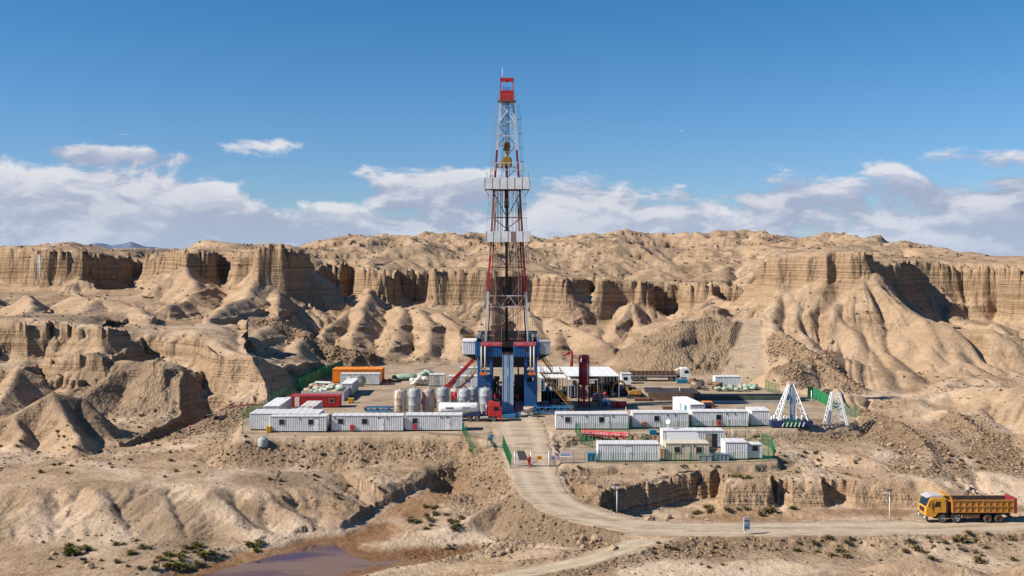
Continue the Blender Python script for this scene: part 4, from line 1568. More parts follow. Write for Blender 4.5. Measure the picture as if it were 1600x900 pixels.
# ------------------------------------------------------------------ silos
def silo(px, top, base_px_y, w, mat, label):
    x, Y = XY(px, base_px_y)
    s = FPX / Y
    R = w / s / 2
    Ht = CAMZ - (top - HORIZON) / s
    t = thing('cement_silo', label, 'silo', (x, Y, 0), 0, 'cement silos behind the tanker')
    m = MB()
    m.lathe([(R * .25, .55), (R * .96, 1.3), (R, 1.4), (R, 2.6), (R * 1.015, 2.62), (R, 2.66), (R, Ht - 1.5), (R * 1.015, Ht - 1.48), (R, Ht - 1.44), (R, Ht - .55), (R * .93, Ht - .3), (R * .7, Ht - .1), (R * .3, Ht - .02), (.02, Ht)], n=28)
    m.build('shell', mat, t)
    for a in range(4):
        u = a * math.pi / 2 + .7
        MB().tube((R * .85 * math.cos(u), R * .85 * math.sin(u), 0), (R * .85 * math.cos(u), R * .85 * math.sin(u), 1.6), .09).build('leg', mat, t)
    m = MB()
    m.lathe([(.28, Ht - .12), (.28, Ht + .12), (.02, Ht + .14)], n=12)
    m.build('hatch', GREYP, t)
    m = MB()
    for dx in (-.2, .2):
        m.bar((R + .12, dx, .4), (R + .12, dx, Ht - .3), .05)
    for k in range(int(Ht / .4)):
        m.bar((R + .12, -.2, .5 + k * .4), (R + .12, .2, .5 + k * .4), .035)
    m.build('ladder', DGREY, t)
    m = MB()
    m.path([(-R - .1, .1, .6), (-R - .1, .1, Ht - .2), (-R * .4, .1, Ht + .05)], .07)
    m.build('fill_pipe', GREYP, t)


for px, top, b, w, mt, lb in [(625.5, 608.5, 654, 18.5, SILOC, 'cream silo streaked with rust, leftmost of the silos'),
                              (647.5, 606, 655, 18.5, SILOG, 'clean grey silo between the two rusty silos'),
                              (670, 606.5, 654, 18, SILOR, 'brownish grey silo stained with rust'),
                              (692.5, 604.5, 649, 18.5, SILOG, 'blue-grey silo behind the left end of the white tank trailer'),
                              (711, 606, 647, 13, SILOC, 'slim cream silo with a red flag in front'),
                              (726, 606.5, 650, 19, SILOG, 'grey silo behind the middle of the white tank trailer'),
                              (738.5, 604, 646, 17, SILOG, 'grey silo tucked behind its neighbour near the rig'),
                              (759, 605.5, 653, 19, SILOG, 'grey silo behind the red truck cab')]:
    silo(px, top, b, w, mt, lb)
# red flag
x, y = XY(715, 655)
t = thing('red_flag', 'red flag hanging among the silos above the tank trailer', 'flag', (x, y, 0))
MB().tube((0, 0, 0), (0, 0, 5.2), .04).build('pole', STEEL, t)
m = MB()
vs, fs = [], []
for i in range(7):
    for j in range(6):
        vs.append((-.05 - i * .17 + .05 * math.sin(j), .10 * math.sin(i * 1.5 + j * .6), 5.1 - j * .26 - i * .09))
for i in range(6):
    for j in range(5):
        a = i * 6 + j
        fs.append((a, a + 6, a + 7, a + 1))
m.add(vs, fs, True)
fl = m.build('cloth', REDC, t)
so = fl.modifiers.new('thick', 'SOLIDIFY')
so.thickness = .01


# ------------------------------------------------------------------ wheels
def wheel(parent, x, y, r, w, rimmat=GREYP, out=-1):
    """wheel in the x-z plane; out is the side (y) the hub faces"""
    m = MB()
    m.lathe([(r * .58, -w / 2), (r * .92, -w / 2), (r, -w * .32), (r, w * .32), (r * .92, w / 2), (r * .58, w / 2)], (0, 1, 0), (x, y, r), 20, False)
    ty = m.build('wheel', RUBBER, parent)
    m = MB()
    m.lathe([(r * .6, -w * .42), (r * .55, -w * .25), (r * .28, -w * .12), (r * .22, -w * .38), (.02, -w * .40)], (0, 1 if out < 0 else -1, 0), (x, y, r), 16, False)
    m.build('rim', rimmat, ty)
    m = MB()
    for k in range(8):
        u = k * math.pi / 4
        cx, cz = x + math.cos(u) * r * .42, r + math.sin(u) * r * .42
        m.tube((cx, y + out * w * .16, cz), (cx, y + out * w * .30, cz), r * .045, None, 5)
    m.build('wheel_bolt', DGREY, ty)
    return ty


# ------------------------------------------------------------------ yellow tipper on the road
def dump_truck():
    x0, Y = XY(1447, 818, -4.2)
    t = thing('dump_truck', 'dusty yellow tipper truck driving along the haul road', 'truck', (x0, Y + .2, -4.19))
    W = 2.5
    # chassis
    m = MB()
    for y in (.75, 1.6):
        m.box(1.2, 11.1, y, y + .15, .85, 1.15)
    for x in (3.2, 5.5, 7.0, 8.6, 10.6):
        m.box(x, x + .15, .9, 1.6, .88, 1.12)
    m.build('chassis', BLACK, t)
    # cab
    prof = [(.12, .72), (.05, 1.35), (.12, 1.95), (.62, 2.98), (.85, 3.12), (2.55, 3.16), (2.62, 3.05), (2.62, .95), (2.85, .95), (2.85, 1.25), (1.55, 1.25), (1.45, .95), (1.35, .72)]
    prof = [(.12, .78), (.05, 1.35), (.12, 1.95), (.60, 2.96), (.85, 3.10), (2.55, 3.16), (2.66, 3.02), (2.66, 1.28), (2.9, 1.2), (1.62, 1.28), (1.42, 1.05), (1.3, .78)]
    prof = [(.12, .78), (.05, 1.35), (.12, 1.95), (.60, 2.96), (.85, 3.10), (2.55, 3.16), (2.66, 3.02), (2.66, 1.28), (1.66, 1.28), (1.42, 1.05), (1.3, .78)]
    cab = MB().prism(prof, 'y', 0, W).build('cab', TRUCKY, t, .05)
    for y, s in ((-.012, -1), (W + .012, 1)):
        d = MB().prism([(1.02, 1.35), (1.02, 2.0), (1.30, 2.78), (1.98, 2.80), (1.98, 1.35)], 'y', min(y, y + s * -.02), max(y, y + s * -.02)).build('door', TRUCKY, t)
        MB().prism([(1.10, 2.02), (1.34, 2.70), (1.90, 2.72), (1.90, 2.02)], 'y', y - .015, y + .015).build('side_window', GLASS, d)
        MB().box(1.78, 1.94, y - .03, y + .03, 1.78, 1.84).build('door_handle', BLACK, d)
        MB().box(.98, 1.02, y - .02, y + .02, 1.3, 2.8).build('door_pillar', BLACK, d)
    wv = [(.115, .18, 2.06), (.115, W - .18, 2.06), (.555, W - .22, 2.90), (.555, .22, 2.90)]
    off = Vector((-.93, 0, .42)).normalized() * .03
    m = MB()
    m.add([Vector(v) + off for v in wv] + [Vector(v) - off * .5 for v in wv], [(0, 1, 2, 3), (7, 6, 5, 4), (0, 4, 5, 1), (1, 5, 6, 2), (2, 6, 7, 3), (3, 7, 4, 0)])
    m.build('windscreen', GLASS, t)
    MB().prism([(.25, 3.06), (.18, 3.16), (.95, 3.42), (2.2, 3.46), (2.4, 3.18), (.9, 3.12)], 'y', .25, W - .25).build('roof_deflector', paint('roof_pale', (.5, .5, .48), .5, .3), t, .03)
    MB().box(.0, .35, -.02, W + .02, .42, .86).build('bumper', DGREY, t, .04)
    MB().box(.005, .08, .55, W - .55, 1.28, 1.82).build('grille', BLACK, t)
    for y in (.12, W - .48):
        MB().box(-.03, .12, y, y + .36, .56, .78).build('headlight', BRIGHT, t, .02)
    for y, s in ((-.18, -1), (W + .10, 1)):
        mi = MB().box(.42, .52, y, y + .10, 2.05, 2.75).build('mirror', BLACK, t)
        MB().bar((.5, y + .05, 2.75), (.75, .1 if s < 0 else W - .1, 2.95), .04).build('mirror_arm', BLACK, mi)
    MB().box(2.75, 3.0, .3, W - .3, 1.15, 2.75).build('air_filter_stack', BLACK, t)
    MB().tube((2.86, .2, 1.2), (2.86, .2, 3.0), .09).build('exhaust', DGREY, t)
    # mudguards
    for x in (2.2, 3.96):
        m = MB()
        pts = [(x + .72 * math.cos(a), .55 + .72 * math.sin(a)) for a in [math.radians(k) for k in range(15, 166, 15)]]
        inn = [(x + .66 * math.cos(a), .55 + .66 * math.sin(a)) for a in [math.radians(k) for k in range(165, 14, -15)]]
        m.prism(pts + inn, 'y', -.03, .4)
        m.prism(pts + inn, 'y', W - .4, W + .03)
        m.build('mudguard', BLACK, t)
    for x in (2.2, 3.96):
        wheel(t, x, .16, .55, .34, GREYP, -1)
        wheel(t, x, W - .16, .55, .34, GREYP, 1)
    dusty = paint('dusty_rubber', (.10, .085, .07), .9, .6)
    for x in (7.95, 9.35):
        for y, o in ((.28, -1), (W - .28, 1)):
            wheel(t, x, y, .55, .56, RUST, o)
    for x in (2.2, 3.96, 7.95, 9.35):
        MB().tube((x, .2, .55), (x, W - .2, .55), .10).build('axle', BLACK, t)
    MB().box(4.9, 6.9, .05, .55, .62, 1.12).build('fuel_tank', RUST, t, .05)
    MB().box(4.75, 6.0, W - .5, W - .05, .62, 1.1).build('battery_box', DGREY, t)
    # tipper body
    x0b, x1b, z0, z1 = 3.35, 11.25, 1.32, 2.92
    m = MB()
    m.box(x0b, x1b, 0, W, z0, z0 + .12)
    m.box(x0b, x1b, 0, .07, z0 + .12, z1)
    m.box(x0b, x1b, W - .07, W, z0 + .12, z1)
    m.box(x0b, x0b + .08, .07, W - .07, z0 + .12, z1 + .25)
    body = m.build('tipper_body', TRUCKO, t)
    n = 10
    for y0, y1 in ((-.09, 0), (W, W + .09)):
        for k in range(n + 1):
            x = x0b + .05 + (x1b - x0b - .2) * k / n
            MB().box(x, x + .10, y0, y1, z0 + .02, z1 - .08).build('side_rib', TRUCKO, body)
        for z in (z0, z0 + .74, z1 - .12):
            MB().box(x0b, x1b, y0 - .012 if y0 < 0 else y0, y1 if y0 < 0 else y1 + .012, z, z + .11).build('side_rail', TRUCKO, body)
    MB().prism([(x0b - .95, 3.42), (x0b - .9, 3.52), (x0b - .2, 3.46), (x0b + .1, z1 + .3), (x0b + .1, z1 - .3), (x0b - .02, z1 - .3), (x0b - .3, 3.32)], 'y', .12, W - .12).build('cab_guard', TRUCKY, t, .02)
    MB().box(x1b, x1b + .32, -.08, W + .08, z0 - .1, z1 + .22).build('tailgate', DRED, t, .02)
    MB().box(x0b + .1, x1b - .02, W - .11, W - .072, z0 + .13, z1 - .01).build('body_lining', paint('dirty_steel', (.07, .052, .040), .8, .3), t)  # dark sheet: shade on the far inner wall painted in, plus dirt
    MB().box(x0b + .1, x1b - .02, .09, W - .12, z0 + .13, z0 + .2).build('body_floor', paint('dirty_steel', (.07, .052, .040), .8, .3), t)  # floor in the same painted shade and dirt
    MB().tube((4.0, W / 2, .9), (3.6, W / 2, 2.9), .13).build('lifting_ram', STEEL, t)
    MB().box(10.9, 11.15, .1, W - .1, .55, .75).build('rear_bumper', BLACK, t)
    MB().bar((.3, .05, .34), (2.9, .05, .34), .06).build('side_step', BLACK, t)
    return t


dump_truck()


# ------------------------------------------------------------------ cement tanker with red cab
def tanker():
    xw, Y = XY(784, 659)
    t = thing('tank_truck', 'red cab truck with a white cement tank trailer', 'truck', (xw, Y, .0))
    W = 2.5
    x0, x1 = -11.2, -4.1     # tank
    zc = 2.35
    m = MB()
    n, rings = 20, []
    prof = [(x0, .62), (x0 + .12, .86), (x0 + .45, 1.0), ((x0 + x1) / 2 - .2, 1.0), (x1 - .45, 1.0), (x1 - .12, .86), (x1, .62)]
    vs, fs = [], []
    for x, k in prof:
        mid = 1 - abs((x - (x0 + x1) / 2) / ((x1 - x0) / 2))
        for a in range(n):
            u = 2 * math.pi * a / n
            yy, zz = math.cos(u), math.sin(u)
            dz = zz * .98 * k
            if zz < 0:
                dz *= 1 + 0.35 * mid
            vs.append((x, W / 2 + yy * 1.2 * k, zc + dz))
    for i in range(len(prof) - 1):
        for a in range(n):
            fs.append((i * n + a, i * n + (a + 1) % n, (i + 1) * n + (a + 1) % n, (i + 1) * n + a))
    m.add(vs, fs, True)
    m.f.append(tuple(range(n)))
    m.f.append(tuple(range(len(vs) - 1, len(vs) - n - 1, -1)))
    m.sm += [False, False]
    tk = m.build('tank', BRIGHT, t)
    m = MB()
    m.box(x0 + .3, x1 - .3, W / 2 - .35, W / 2 + .35, zc + .97, zc + 1.0)
    for y in (-.35, .35):
        m.bar((x0 + .3, W / 2 + y, zc + 1.25), (x1 - .3, W / 2 + y, zc + 1.25), .04)
        for k in range(6):
            x = x0 + .4 + k * 1.25
            m.bar((x, W / 2 + y, zc + .95), (x, W / 2 + y, zc + 1.25), .035)
    m.build('walkway', DGREY, tk)
    for x in (-9.2, -7.4, -5.8):
        MB().lathe([(.26, zc + .95), (.26, zc + 1.16), (.02, zc + 1.2)], c=(x, W / 2, 0), n=12).build('hatch', GREYP, tk)
    for x in (-10.0, -7.0):
        MB().box(x, x + 1.4, -.012 + .04, .06, 2.35, 2.55).build('blue_stripe', NAVY, tk)
    MB().prism([(-11.3, 1.0), (-11.3, 1.75), (-9.6, 1.0)], 'y', .1, .16).build('skirt', NAVY, t)
    MB().prism([(-8.6, 1.0), (-4.4, 1.75), (-3.9, 1.75), (-3.9, 1.0)], 'y', .1, .16).build('skirt', NAVY, t)
    MB().box(-11.2, -1.0, .7, .9, .85, 1.15).build('chassis_rail', NAVY, t)
    MB().box(-11.2, -1.0, 1.6, 1.8, .85, 1.15).build('chassis_rail', NAVY, t)
    for x in (-10.6, -9.35, -8.1, -5.70, -4.40, -1.40):
        wheel(t, x, .2, .5, .4, GREYP, -1)
        wheel(t, x, W - .2, .5, .4, GREYP, 1)
    MB().box(-3.6, -2.3, .05, .5, .45, .95).build('fuel_tank', STEEL, t, .05)
    for k in range(5):
        MB().tube((-3.5 + k * .26, .02, .5), (-3.5 + k * .26, .02, .92), .08).build('air_bottle', STEEL, t)
    prof = [(-2.45, .95), (-2.45, 2.95), (-2.2, 3.15), (-.55, 3.15), (-.25, 2.95), (.0, 1.75), (.02, .62), (-.85, .62), (-.9, .95)]
    MB().prism(prof, 'y', 0, W).build('cab', RED, t, .05)
    for y in (-.012, W + .012):
        d = MB().prism([(-1.55, .95), (-1.55, 2.75), (-.55, 2.75), (-.35, 1.85), (-.35, .95)], 'y', y - .01, y + .01).build('door', RED, t)
        MB().prism([(-1.45, 1.95), (-1.45, 2.65), (-.62, 2.65), (-.46, 1.95)], 'y', y - .022, y + .022).build('side_window', GLASS, d)
    m = MB()
    wv = [(-.02, .2, 1.95), (-.02, W - .2, 1.95), (-.24, W - .25, 2.85), (-.24, .25, 2.85)]
    m.add([Vector(v) + Vector((.03, 0, .006)) for v in wv] + [Vector(v) - Vector((.05, 0, 0)) for v in wv], [(0, 1, 2, 3), (7, 6, 5, 4), (0, 4, 5, 1), (1, 5, 6, 2), (2, 6, 7, 3), (3, 7, 4, 0)])
    m.build('windscreen', GLASS, t)
    MB().box(-.4, .08, -.02, W + .02, .35, .72).build('bumper', RED, t, .03)
    for y in (.1, W - .45):
        MB().box(.04, .12, y, y + .35, .72, .9).build('headlight', BRIGHT, t)
    MB().prism([(-2.4, 3.14), (-2.4, 3.45), (-1.6, 3.4), (-.7, 3.14)], 'y', .2, W - .2).build('roof_fairing', RED, t, .03)
    MB().box(-.18, -.05, -.2, -.08, 2.0, 2.65).build('mirror', BLACK, t)
    MB().box(-2.6, -2.48, .4, W - .4, 1.0, 2.6).build('cab_back_panel', DGREY, t)
    MB().tube((-2.75, .35, 1.1), (-2.75, .35, 3.1), .09).build('exhaust', STEEL, t)


tanker()


# ------------------------------------------------------------------ flatbed lorry at the back of the pad
def flatbed():
    x1, Y = XY(1079, 596)
    t = thing('flatbed_truck', 'pale cab flatbed lorry with a long rusty trailer below the pitted slope', 'truck', (x1, Y, 0))
    W = 2.5
    MB().prism([(-2.3, .95), (-2.3, 2.9), (-2.0, 3.1), (-.6, 3.1), (-.25, 2.85), (.0, 1.7), (0, .6), (-.8, .6), (-.9, .95)], 'y', 0, W).build('cab', BRIGHT, t, .05)
    MB().prism([(-1.4, 1.9), (-1.4, 2.6), (-.55, 2.6), (-.35, 1.9)], 'y', -.03, .01).build('side_window', GLASS, t)
    m = MB()
    wv = [(-.02, .2, 1.9), (-.02, W - .2, 1.9), (-.24, W - .25, 2.75), (-.24, .25, 2.75)]
    m.add([Vector(v) + Vector((.03, 0, .006)) for v in wv] + [Vector(v) - Vector((.05, 0, 0)) for v in wv], [(0, 1, 2, 3), (7, 6, 5, 4), (0, 4, 5, 1), (1, 5, 6, 2), (2, 6, 7, 3), (3, 7, 4, 0)])
    m.build('windscreen', GLASS, t)
    MB().prism([(-3.6, 1.2), (-3.6, 2.2), (-2.9, 2.9), (-2.35, 2.95), (-2.35, 1.2)], 'y', .3, W - .3).build('sleeper', SILOC, t, .1)
    MB().box(-14.4, -3.2, 0, W, 1.15, 1.42).build('trailer_bed', GREYP, t)
    for k in range(12):
        MB().box(-14.3 + k * .98, -14.22 + k * .98, -.04, .02, 1.42, 2.55).build('stake', RUST, t)
    for k in range(11):
        MB().box(-14.22 + k * .98, -13.32 + k * .98, .02, .08, 1.45, 2.5).build('side_board', BROWN, t)
    MB().box(-13.6, -10.6, .15, W - .15, 1.45, 2.2).build('load_crate', NAVY, t)
    for x in (-13.2, -11.9, -10.6, -4.4, -3.2, -1.3):
        wheel(t, x, .2, .5, .4, STEEL, -1)
        wheel(t, x, W - .2, .5, .4, STEEL, 1)
    MB().box(-14.0, -1.0, .8, 1.0, .8, 1.15).build('chassis_rail', BLACK, t)
    MB().box(-.3, .08, 0, W, .35, .75).build('bumper', BRIGHT, t)


flatbed()


# ------------------------------------------------------------------ the drilling rig
def thing_part(name, parent):
    o = bpy.data.objects.new(name, None)
    COL.objects.link(o)
    o.parent = parent
    return o


def rig():
    RX, RY = (792 - 800) * 196 / FPX, 196.0
    t = thing('drilling_rig', 'tall red and white drilling derrick on a blue substructure in the middle of the pad', 'drilling rig', (RX, RY, 0))
    def zz(py):
        return CAMZ - (py - HORIZON) * RY / FPX
    zf = 10.7
    def xl(z):          # half width of the mast
        return np.interp(z, [13.4, 22.6, 34, 42, 59, 63], [4.15, 3.6, 2.9, 2.45, 1.15, 1.1])
    def yl(z, rear):
        return (np.interp(z, [11, 59], [1.7, .9]) if rear else np.interp(z, [11, 59], [-.6, -.7]))
    rustw = paint('mast_white', (.66, .64, .62), .55, .15, 0, (.42, .33, .28))
    rustg = paint('mast_worn', (.33, .20, .17), .6, .2, 0, (.26, .06, .05))
    bands = [(11.2, 22.6, rustw), (22.6, 29.4, RED), (29.4, 41.6, rustg), (41.6, 49.6, DRED), (49.6, 58.8, rustw)]
    mast = thing_part('mast', t)
    for s in (-1, 1):
        for rear in (0, 1):
            for z0, z1, mt in bands:
                MB().bar((s * xl(z0), yl(z0, rear), z0), (s * xl(z1), yl(z1, rear), z1), .42 if not rear else .34).build('mast_leg', mt, mast)
        m = MB()
        z = 12.0
        while z < 57.5:
            h = 2.6 - z * .018
            m.bar((s * xl(z), yl(z, 0), z), (s * xl(z + h), yl(z + h, 1), z + h), .12)
            m.bar((s * xl(z), yl(z, 0), z), (s * xl(z), yl(z, 1), z), .10)
            z += h
        m.build('side_lacing', rustg, mast)
    # rear face bracing
    levels = [13.4, 19.8, 27.2, 32.2, 36.8, 42, 46.5, 50.6, 54.4, 58.6]
    for i, z in enumerate(levels):
        w = xl(z)
        MB().bar((-w, yl(z, 1), z), (w, yl(z, 1), z), .20).build('cross_beam', rustw if z > 50 else rustg, mast)
        if i + 1 < len(levels):
            z2 = levels[i + 1]
            w2 = xl(z2)
            mt = rustw if z > 50 else rustg
            zm = (z + z2) / 2
            if i in (1, 2, 4):
                MB().bar((-w, yl(z, 1), z2 - .1), (0, yl(z, 1), z), .16).build('brace', mt, mast)
                MB().bar((w, yl(z, 1), z2 - .1), (0, yl(z, 1), z), .16).build('brace', mt, mast)
            else:
                MB().bar((-w, yl(z, 1), z), (w2, yl(z2, 1), z2), .16).build('brace', mt, mast)
                if i in (0, 3, 8, 7):
                    MB().bar((w, yl(z, 1) + .18, z), (-w2, yl(z2, 1) + .18, z2), .16).build('brace', mt, mast)
    for z in (52.3, 55.0):
        w = xl(z)
        MB().bar((-w, yl(z, 0), z), (w, yl(z, 0), z), .2).build('front_beam', rustw, mast)
    m = MB()
    w = xl(56)
    m.bar((-w, -.9, 55.2), (w, -.9, 58.6), .15)
    m.bar((w, -.75, 55.2), (-w, -.75, 58.6), .15)
    m.build('crown_brace', BRIGHT, mast)
    for z in (21.8, 19.7):
        w = xl(z)
        MB().bar((-w, -.7, z), (w, -.7, z), .16).build('front_beam', rustw, mast)
    m = MB()
    for k in range(4):
        x0, x1 = -2.6 + k * 1.5, -2.6 + (k + 1) * 1.5
        m.bar((x0, -.7, 19.7 if k % 2 else 21.8), (x1, -.7, 21.8 if k % 2 else 19.7), .10)
    m.build('lattice_girder', rustw, mast)
    # ladders with cages and guide lines
    for s in (-1, 1):
        m = MB()
        for dx in (0, .45):
            m.bar((s * (xl(14) + .55 + dx), .6, 13.4), (s * (xl(58) + .75 + dx), .4, 58.5), .05)
        for k in range(90):
            z = 13.6 + k * .5
            xx = np.interp(z, [13.4, 58.5], [xl(14) + .55, xl(58) + .75])
            yy = np.interp(z, [13.4, 58.5], [.6, .4])
            m.bar((s * xx, yy, z), (s * (xx + .45), yy, z), .035)
        m.build('ladder', GREYP, mast)
        for k in range(16):
            z = 15 + k * 2.7
            xx = np.interp(z, [13.4, 58.5], [xl(14) + .77, xl(58) + .97])
            MB().lathe([(.42, z), (.42, z + .07)], c=(s * xx, .4, 0), n=8, cap=False).build('ladder_hoop', GREYP, mast)
    # crown
    c = MB()
    c.box(-1.35, 1.35, -1.3, 1.3, 59.0, 60.9)
    cr = c.build('crown_platform', RED, t, .03)
    m = MB()
    for x in (-1.2, 1.2):
        for y in (-1.15, 1.15):
            m.bar((x, y, 60.9), (x * .95, y, 63.2), .18)
    m.build('crown_post', RED, cr)
    m = MB()
    m.box(-1.3, 1.3, -1.2, -1.0, 62.9, 63.3)
    m.box(-1.3, 1.3, 1.0, 1.2, 62.9, 63.3)
    m.box(-.12, .12, -1.0, 1.0, 62.9, 63.2)
    m.prism([(-.3, 62.9), (.3, 62.9), (.05, 62.2), (-.05, 62.2)], 'y', -1.15, -1.05)
    m.build('crown_top_beam', RED, cr)
    m = MB()
    for k in range(5):
        m.lathe([(.55, -.06), (.6, 0), (.55, .06)], (1, 0, 0), (-.6 + k * .3, 0, 61.2), 14)
    m.build('crown_sheave', BLACK, cr)
    m = MB()
    for y in (-1.7, 1.7):
        for k in range(7):
            m.bar((-1.7 + k * .57, y, 59.1), (-1.7 + k * .57, y, 60.1), .05)
        m.bar((-1.75, y, 60.1), (1.75, y, 60.1), .05)
    m.box(-1.75, 1.75, -1.75, 1.75, 58.92, 59.0)
    m.build('crown_walkway', rustg, cr)
    a = MB().tube((-.85, 0, 63.3), (-.85, 0, 65.4), .09, .03).build('antenna', BRIGHT, cr)
    # travelling block, hook, top drive and the pipe in the middle
    b = MB()
    b.prism([(-.72, 50.2), (-.4, 51.3), (.3, 51.3), (.68, 50.2), (.4, 49.0), (-.3, 49.0)], 'y', -.9, -.1)
    DY = paint('block_yellow', (.40, .20, .03), .6, .25, 0, (.16, .08, .03))
    bl = b.build('travelling_block', DY, t, .04)
    m = MB()
    for k in range(4):
        m.bar((-.62 + k * .3, -.92, 49.4), (-.3 + k * .3, -.92, 51.0), .12, .03)
    m.build('warning_stripe', BLACK, bl)
    m = MB()
    for x in (-.35, -.12, .12, .35):
        m.tube((x, -.5, 51.3), (x * .8, -.3, 59.0), .05, None, 5)
    m.build('drilling_line', BLACK, bl)
    h = MB()
    h.tube((0, -.5, 49.0), (0, -.5, 48.2), .25)
    h.box(-.75, .75, -1.0, 0, 46.6, 48.3)
    h.box(-1.15, -.75, -.8, -.2, 46.2, 47.6)
    h.tube((.95, -.5, 46.4), (.75, -.5, 48.2), .12)
    h.build('top_drive', DY, t, .05)
    h = MB()
    h.tube((-.05, -.5, 46.6), (-.05, -.5, 13.0), .26)
    h.tube((-.05, -.5, 38.6), (-.05, -.5, 39.9), .45)
    h.tube((-.05, -.5, 40.4), (-.05, -.5, 42.0), .38)
    h.build('kelly_pipe', BLACK, t)
    m = MB()
    m.box(-.45, .35, -.9, -.1, 39.0, 40.4)
    m.build('elevator', DY, t)
    m = MB()
    for x in (-1.95, -1.7, -1.35, -1.0, 1.05, 1.3, 1.75, 2.05, 2.3):
        m.tube((x, -.2, 13.2), (x * .9, -.2, 44.0), .05, None, 5)
    m.build('stand_of_pipe', rustg, t)
    m = MB()
    for x in (-1.6, -1.15, .75):
        m.tube((x, .3, 13.2), (x * .5, .3, 58.9), .035, None, 4)
    m.path([(2.4, -.6, 24), (2.2, -.9, 30), (1.6, -1.0, 33), (.8, -.9, 30), (.6, -.8, 27.5), (.4, -.7, 31), (.2, -.6, 40)], .07, 5)
    m.build('cable', BLACK, t)
    # racking board and the lower platform, both behind white wind boards
    def board(z0, z1, x0, x1, nm):
        f = MB().box(x0, x1, -3.4, 1.6, z0 - .12, z0).build(nm, DGREY, t)
        MB().box(x0, x1, -3.46, -3.38, z0 - .15, z1).build('wind_board', BRIGHT, f)
        MB().box(x0 - .07, x0, -3.40, 1.4, z0 - .15, z1).build('wind_board', BRIGHT, f)
        MB().box(x1, x1 + .07, -3.40, 1.4, z0 - .15, z1).build('wind_board', BRIGHT, f)
        m = MB()
        for k in range(7):
            x = x0 + (x1 - x0) * k / 6
            m.bar((x, -3.3, z0 - .2), (x * .8, -.6, z0 - 1.4), .09)
            m.box(x - .04, x + .04, -3.49, -3.455, z0 - .1, z1 - .02)
        m.build('bracket', rustg, f)
        return f
    f = board(42.15, 44.15, -4.15, 4.25, 'racking_board')
    m = MB()
    for z in (45.6, 46.95):
        m.box(-3.0, 3.4, -2.6, -2.45, z, z + .14)
    for k in range(9):
        m.box(-3.0 + k * .8, -2.88 + k * .8, -2.6, -2.46, 45.74, 46.95)
    m.build('finger_rack', paint('mast_cream', (.62, .56, .47), .6, .2), f)
    m = MB()
    for x in (-3.0, 3.3):
        m.bar((x, -2.5, 44.0), (x, -2.5, 45.6), .16)
    m.build('rack_post', rustw, f)
    m = MB()
    for x in (-3.8, 4.1):
        m.bar((x, -3.3, 44.1), (x, -3.3, 45.2), .06)
        m.bar((x, -3.3, 45.2), (x, 1.2, 45.2), .06)
        m.bar((x, 1.2, 42.2), (x, 1.2, 45.2), .06)
    m.build('handrail', GREYP, f)
    f2 = board(32.2, 34.05, -3.9, 4.35, 'stabbing_board')
    MB().box(.75, 1.55, -3.52, -3.46, 32.1, 34.0).build('hatch', rustg, f2)
    m = MB()
    for k in range(5):
        x = -2.9 + k * .3
        m.tube((x * .98, -.9 - .12 * (k % 3), 13.2), (x * .9, -1.1 - .1 * (k % 3), 41.5 + .4 * (k % 4)), .06, None, 5)
    for k in range(3):
        x = 2.4 + k * .3
        m.tube((x * .98, -.9 - .12 * (k % 3), 13.2), (x * .88, -1.1 - .1 * (k % 3), 40.5 + .4 * (k % 4)), .06, None, 5)
    m.build('racked_drill_pipe', paint('pipe_brown', (.16, .075, .055), .6, .1), t)
    for sx in (-1, 1):
        MB().tube((sx * (xl(14) - .45), 1.0, 13.0), (sx * (xl(40) - .45), 1.0, 40), .13).build('standpipe', DRED if sx > 0 else rustg, t)
    # dark wind screen above the rig floor
    m = MB()
    m.box(-2.1, 3.4, 1.9, 1.98, 19.7, 25.4)
    m.build('wind_screen', paint('screen_brown', (.085, .060, .048), .9, .2), t)
    # rig floor
    fl = MB().box(-5.9, 6.1, -4.2, 6.5, zf - .35, zf).build('rig_floor', BLACK, t)
    def windwall(x0, x1, tx):
        w = MB()
        w.corr((x0, -4.22), (x1, -4.22), zf - .15, 13.35, .45, .06, (0, -1))
        w.box(x0, x1, -4.21, -4.12, zf - .15, 13.35)
        o = w.build('wind_wall', BLUE, t)
        b0, b1 = tx
        MB().box(b0, b1, -4.42, -4.36, 12.55, 13.35).build('slogan_board', BANNER, o)
        text_mesh('安全生产 质量第一' if b0 < 0 else '严细管理 文明施工', .52, 'slogan_lettering', paint('faded_letter', (.80, .42, .40), .7, .05), o, ((b0 + b1) / 2, -4.44, 12.95), FRONT)
    windwall(-5.9, -.95, (-4.75, -.9))
    windwall(1.2, 6.1, (1.35, 5.4))
    for x in (-3.1, 3.7):
        MB().box(x - .35, x + .35, -4.36, -4.26, 11.6, 12.1).build('wall_opening', BLACK, t)
    for x in (-5.9, 6.0):
        MB().box(x, x + .1, -4.1, 6.4, zf - .15, 13.35).build('side_wind_wall', BLUE, t)
    MB().box(-5.8, 6.0, 6.3, 6.4, zf, 14.6).build('back_wind_wall', BLACK, t)
    m = MB()
    m.box(-4.9, -2.4, 1.5, 5.5, zf, 13.9)
    m.box(2.2, 5.2, 2.5, 6.0, zf, 14.3)
    m.build('drawworks', DGREY, t)
    m = MB()
    for x, y in ((-5.6, -3.9), (5.8, -3.9), (-5.3, 2.0), (5.5, 1.0), (4.9, -3.8)):
        m.tube((x, y, 13.3), (x, y, 14.5), .12)
        m.box(x - .3, x + .3, y - .2, y + .2, 14.2, 14.7)
    m.build('floor_light', GREYP, t)
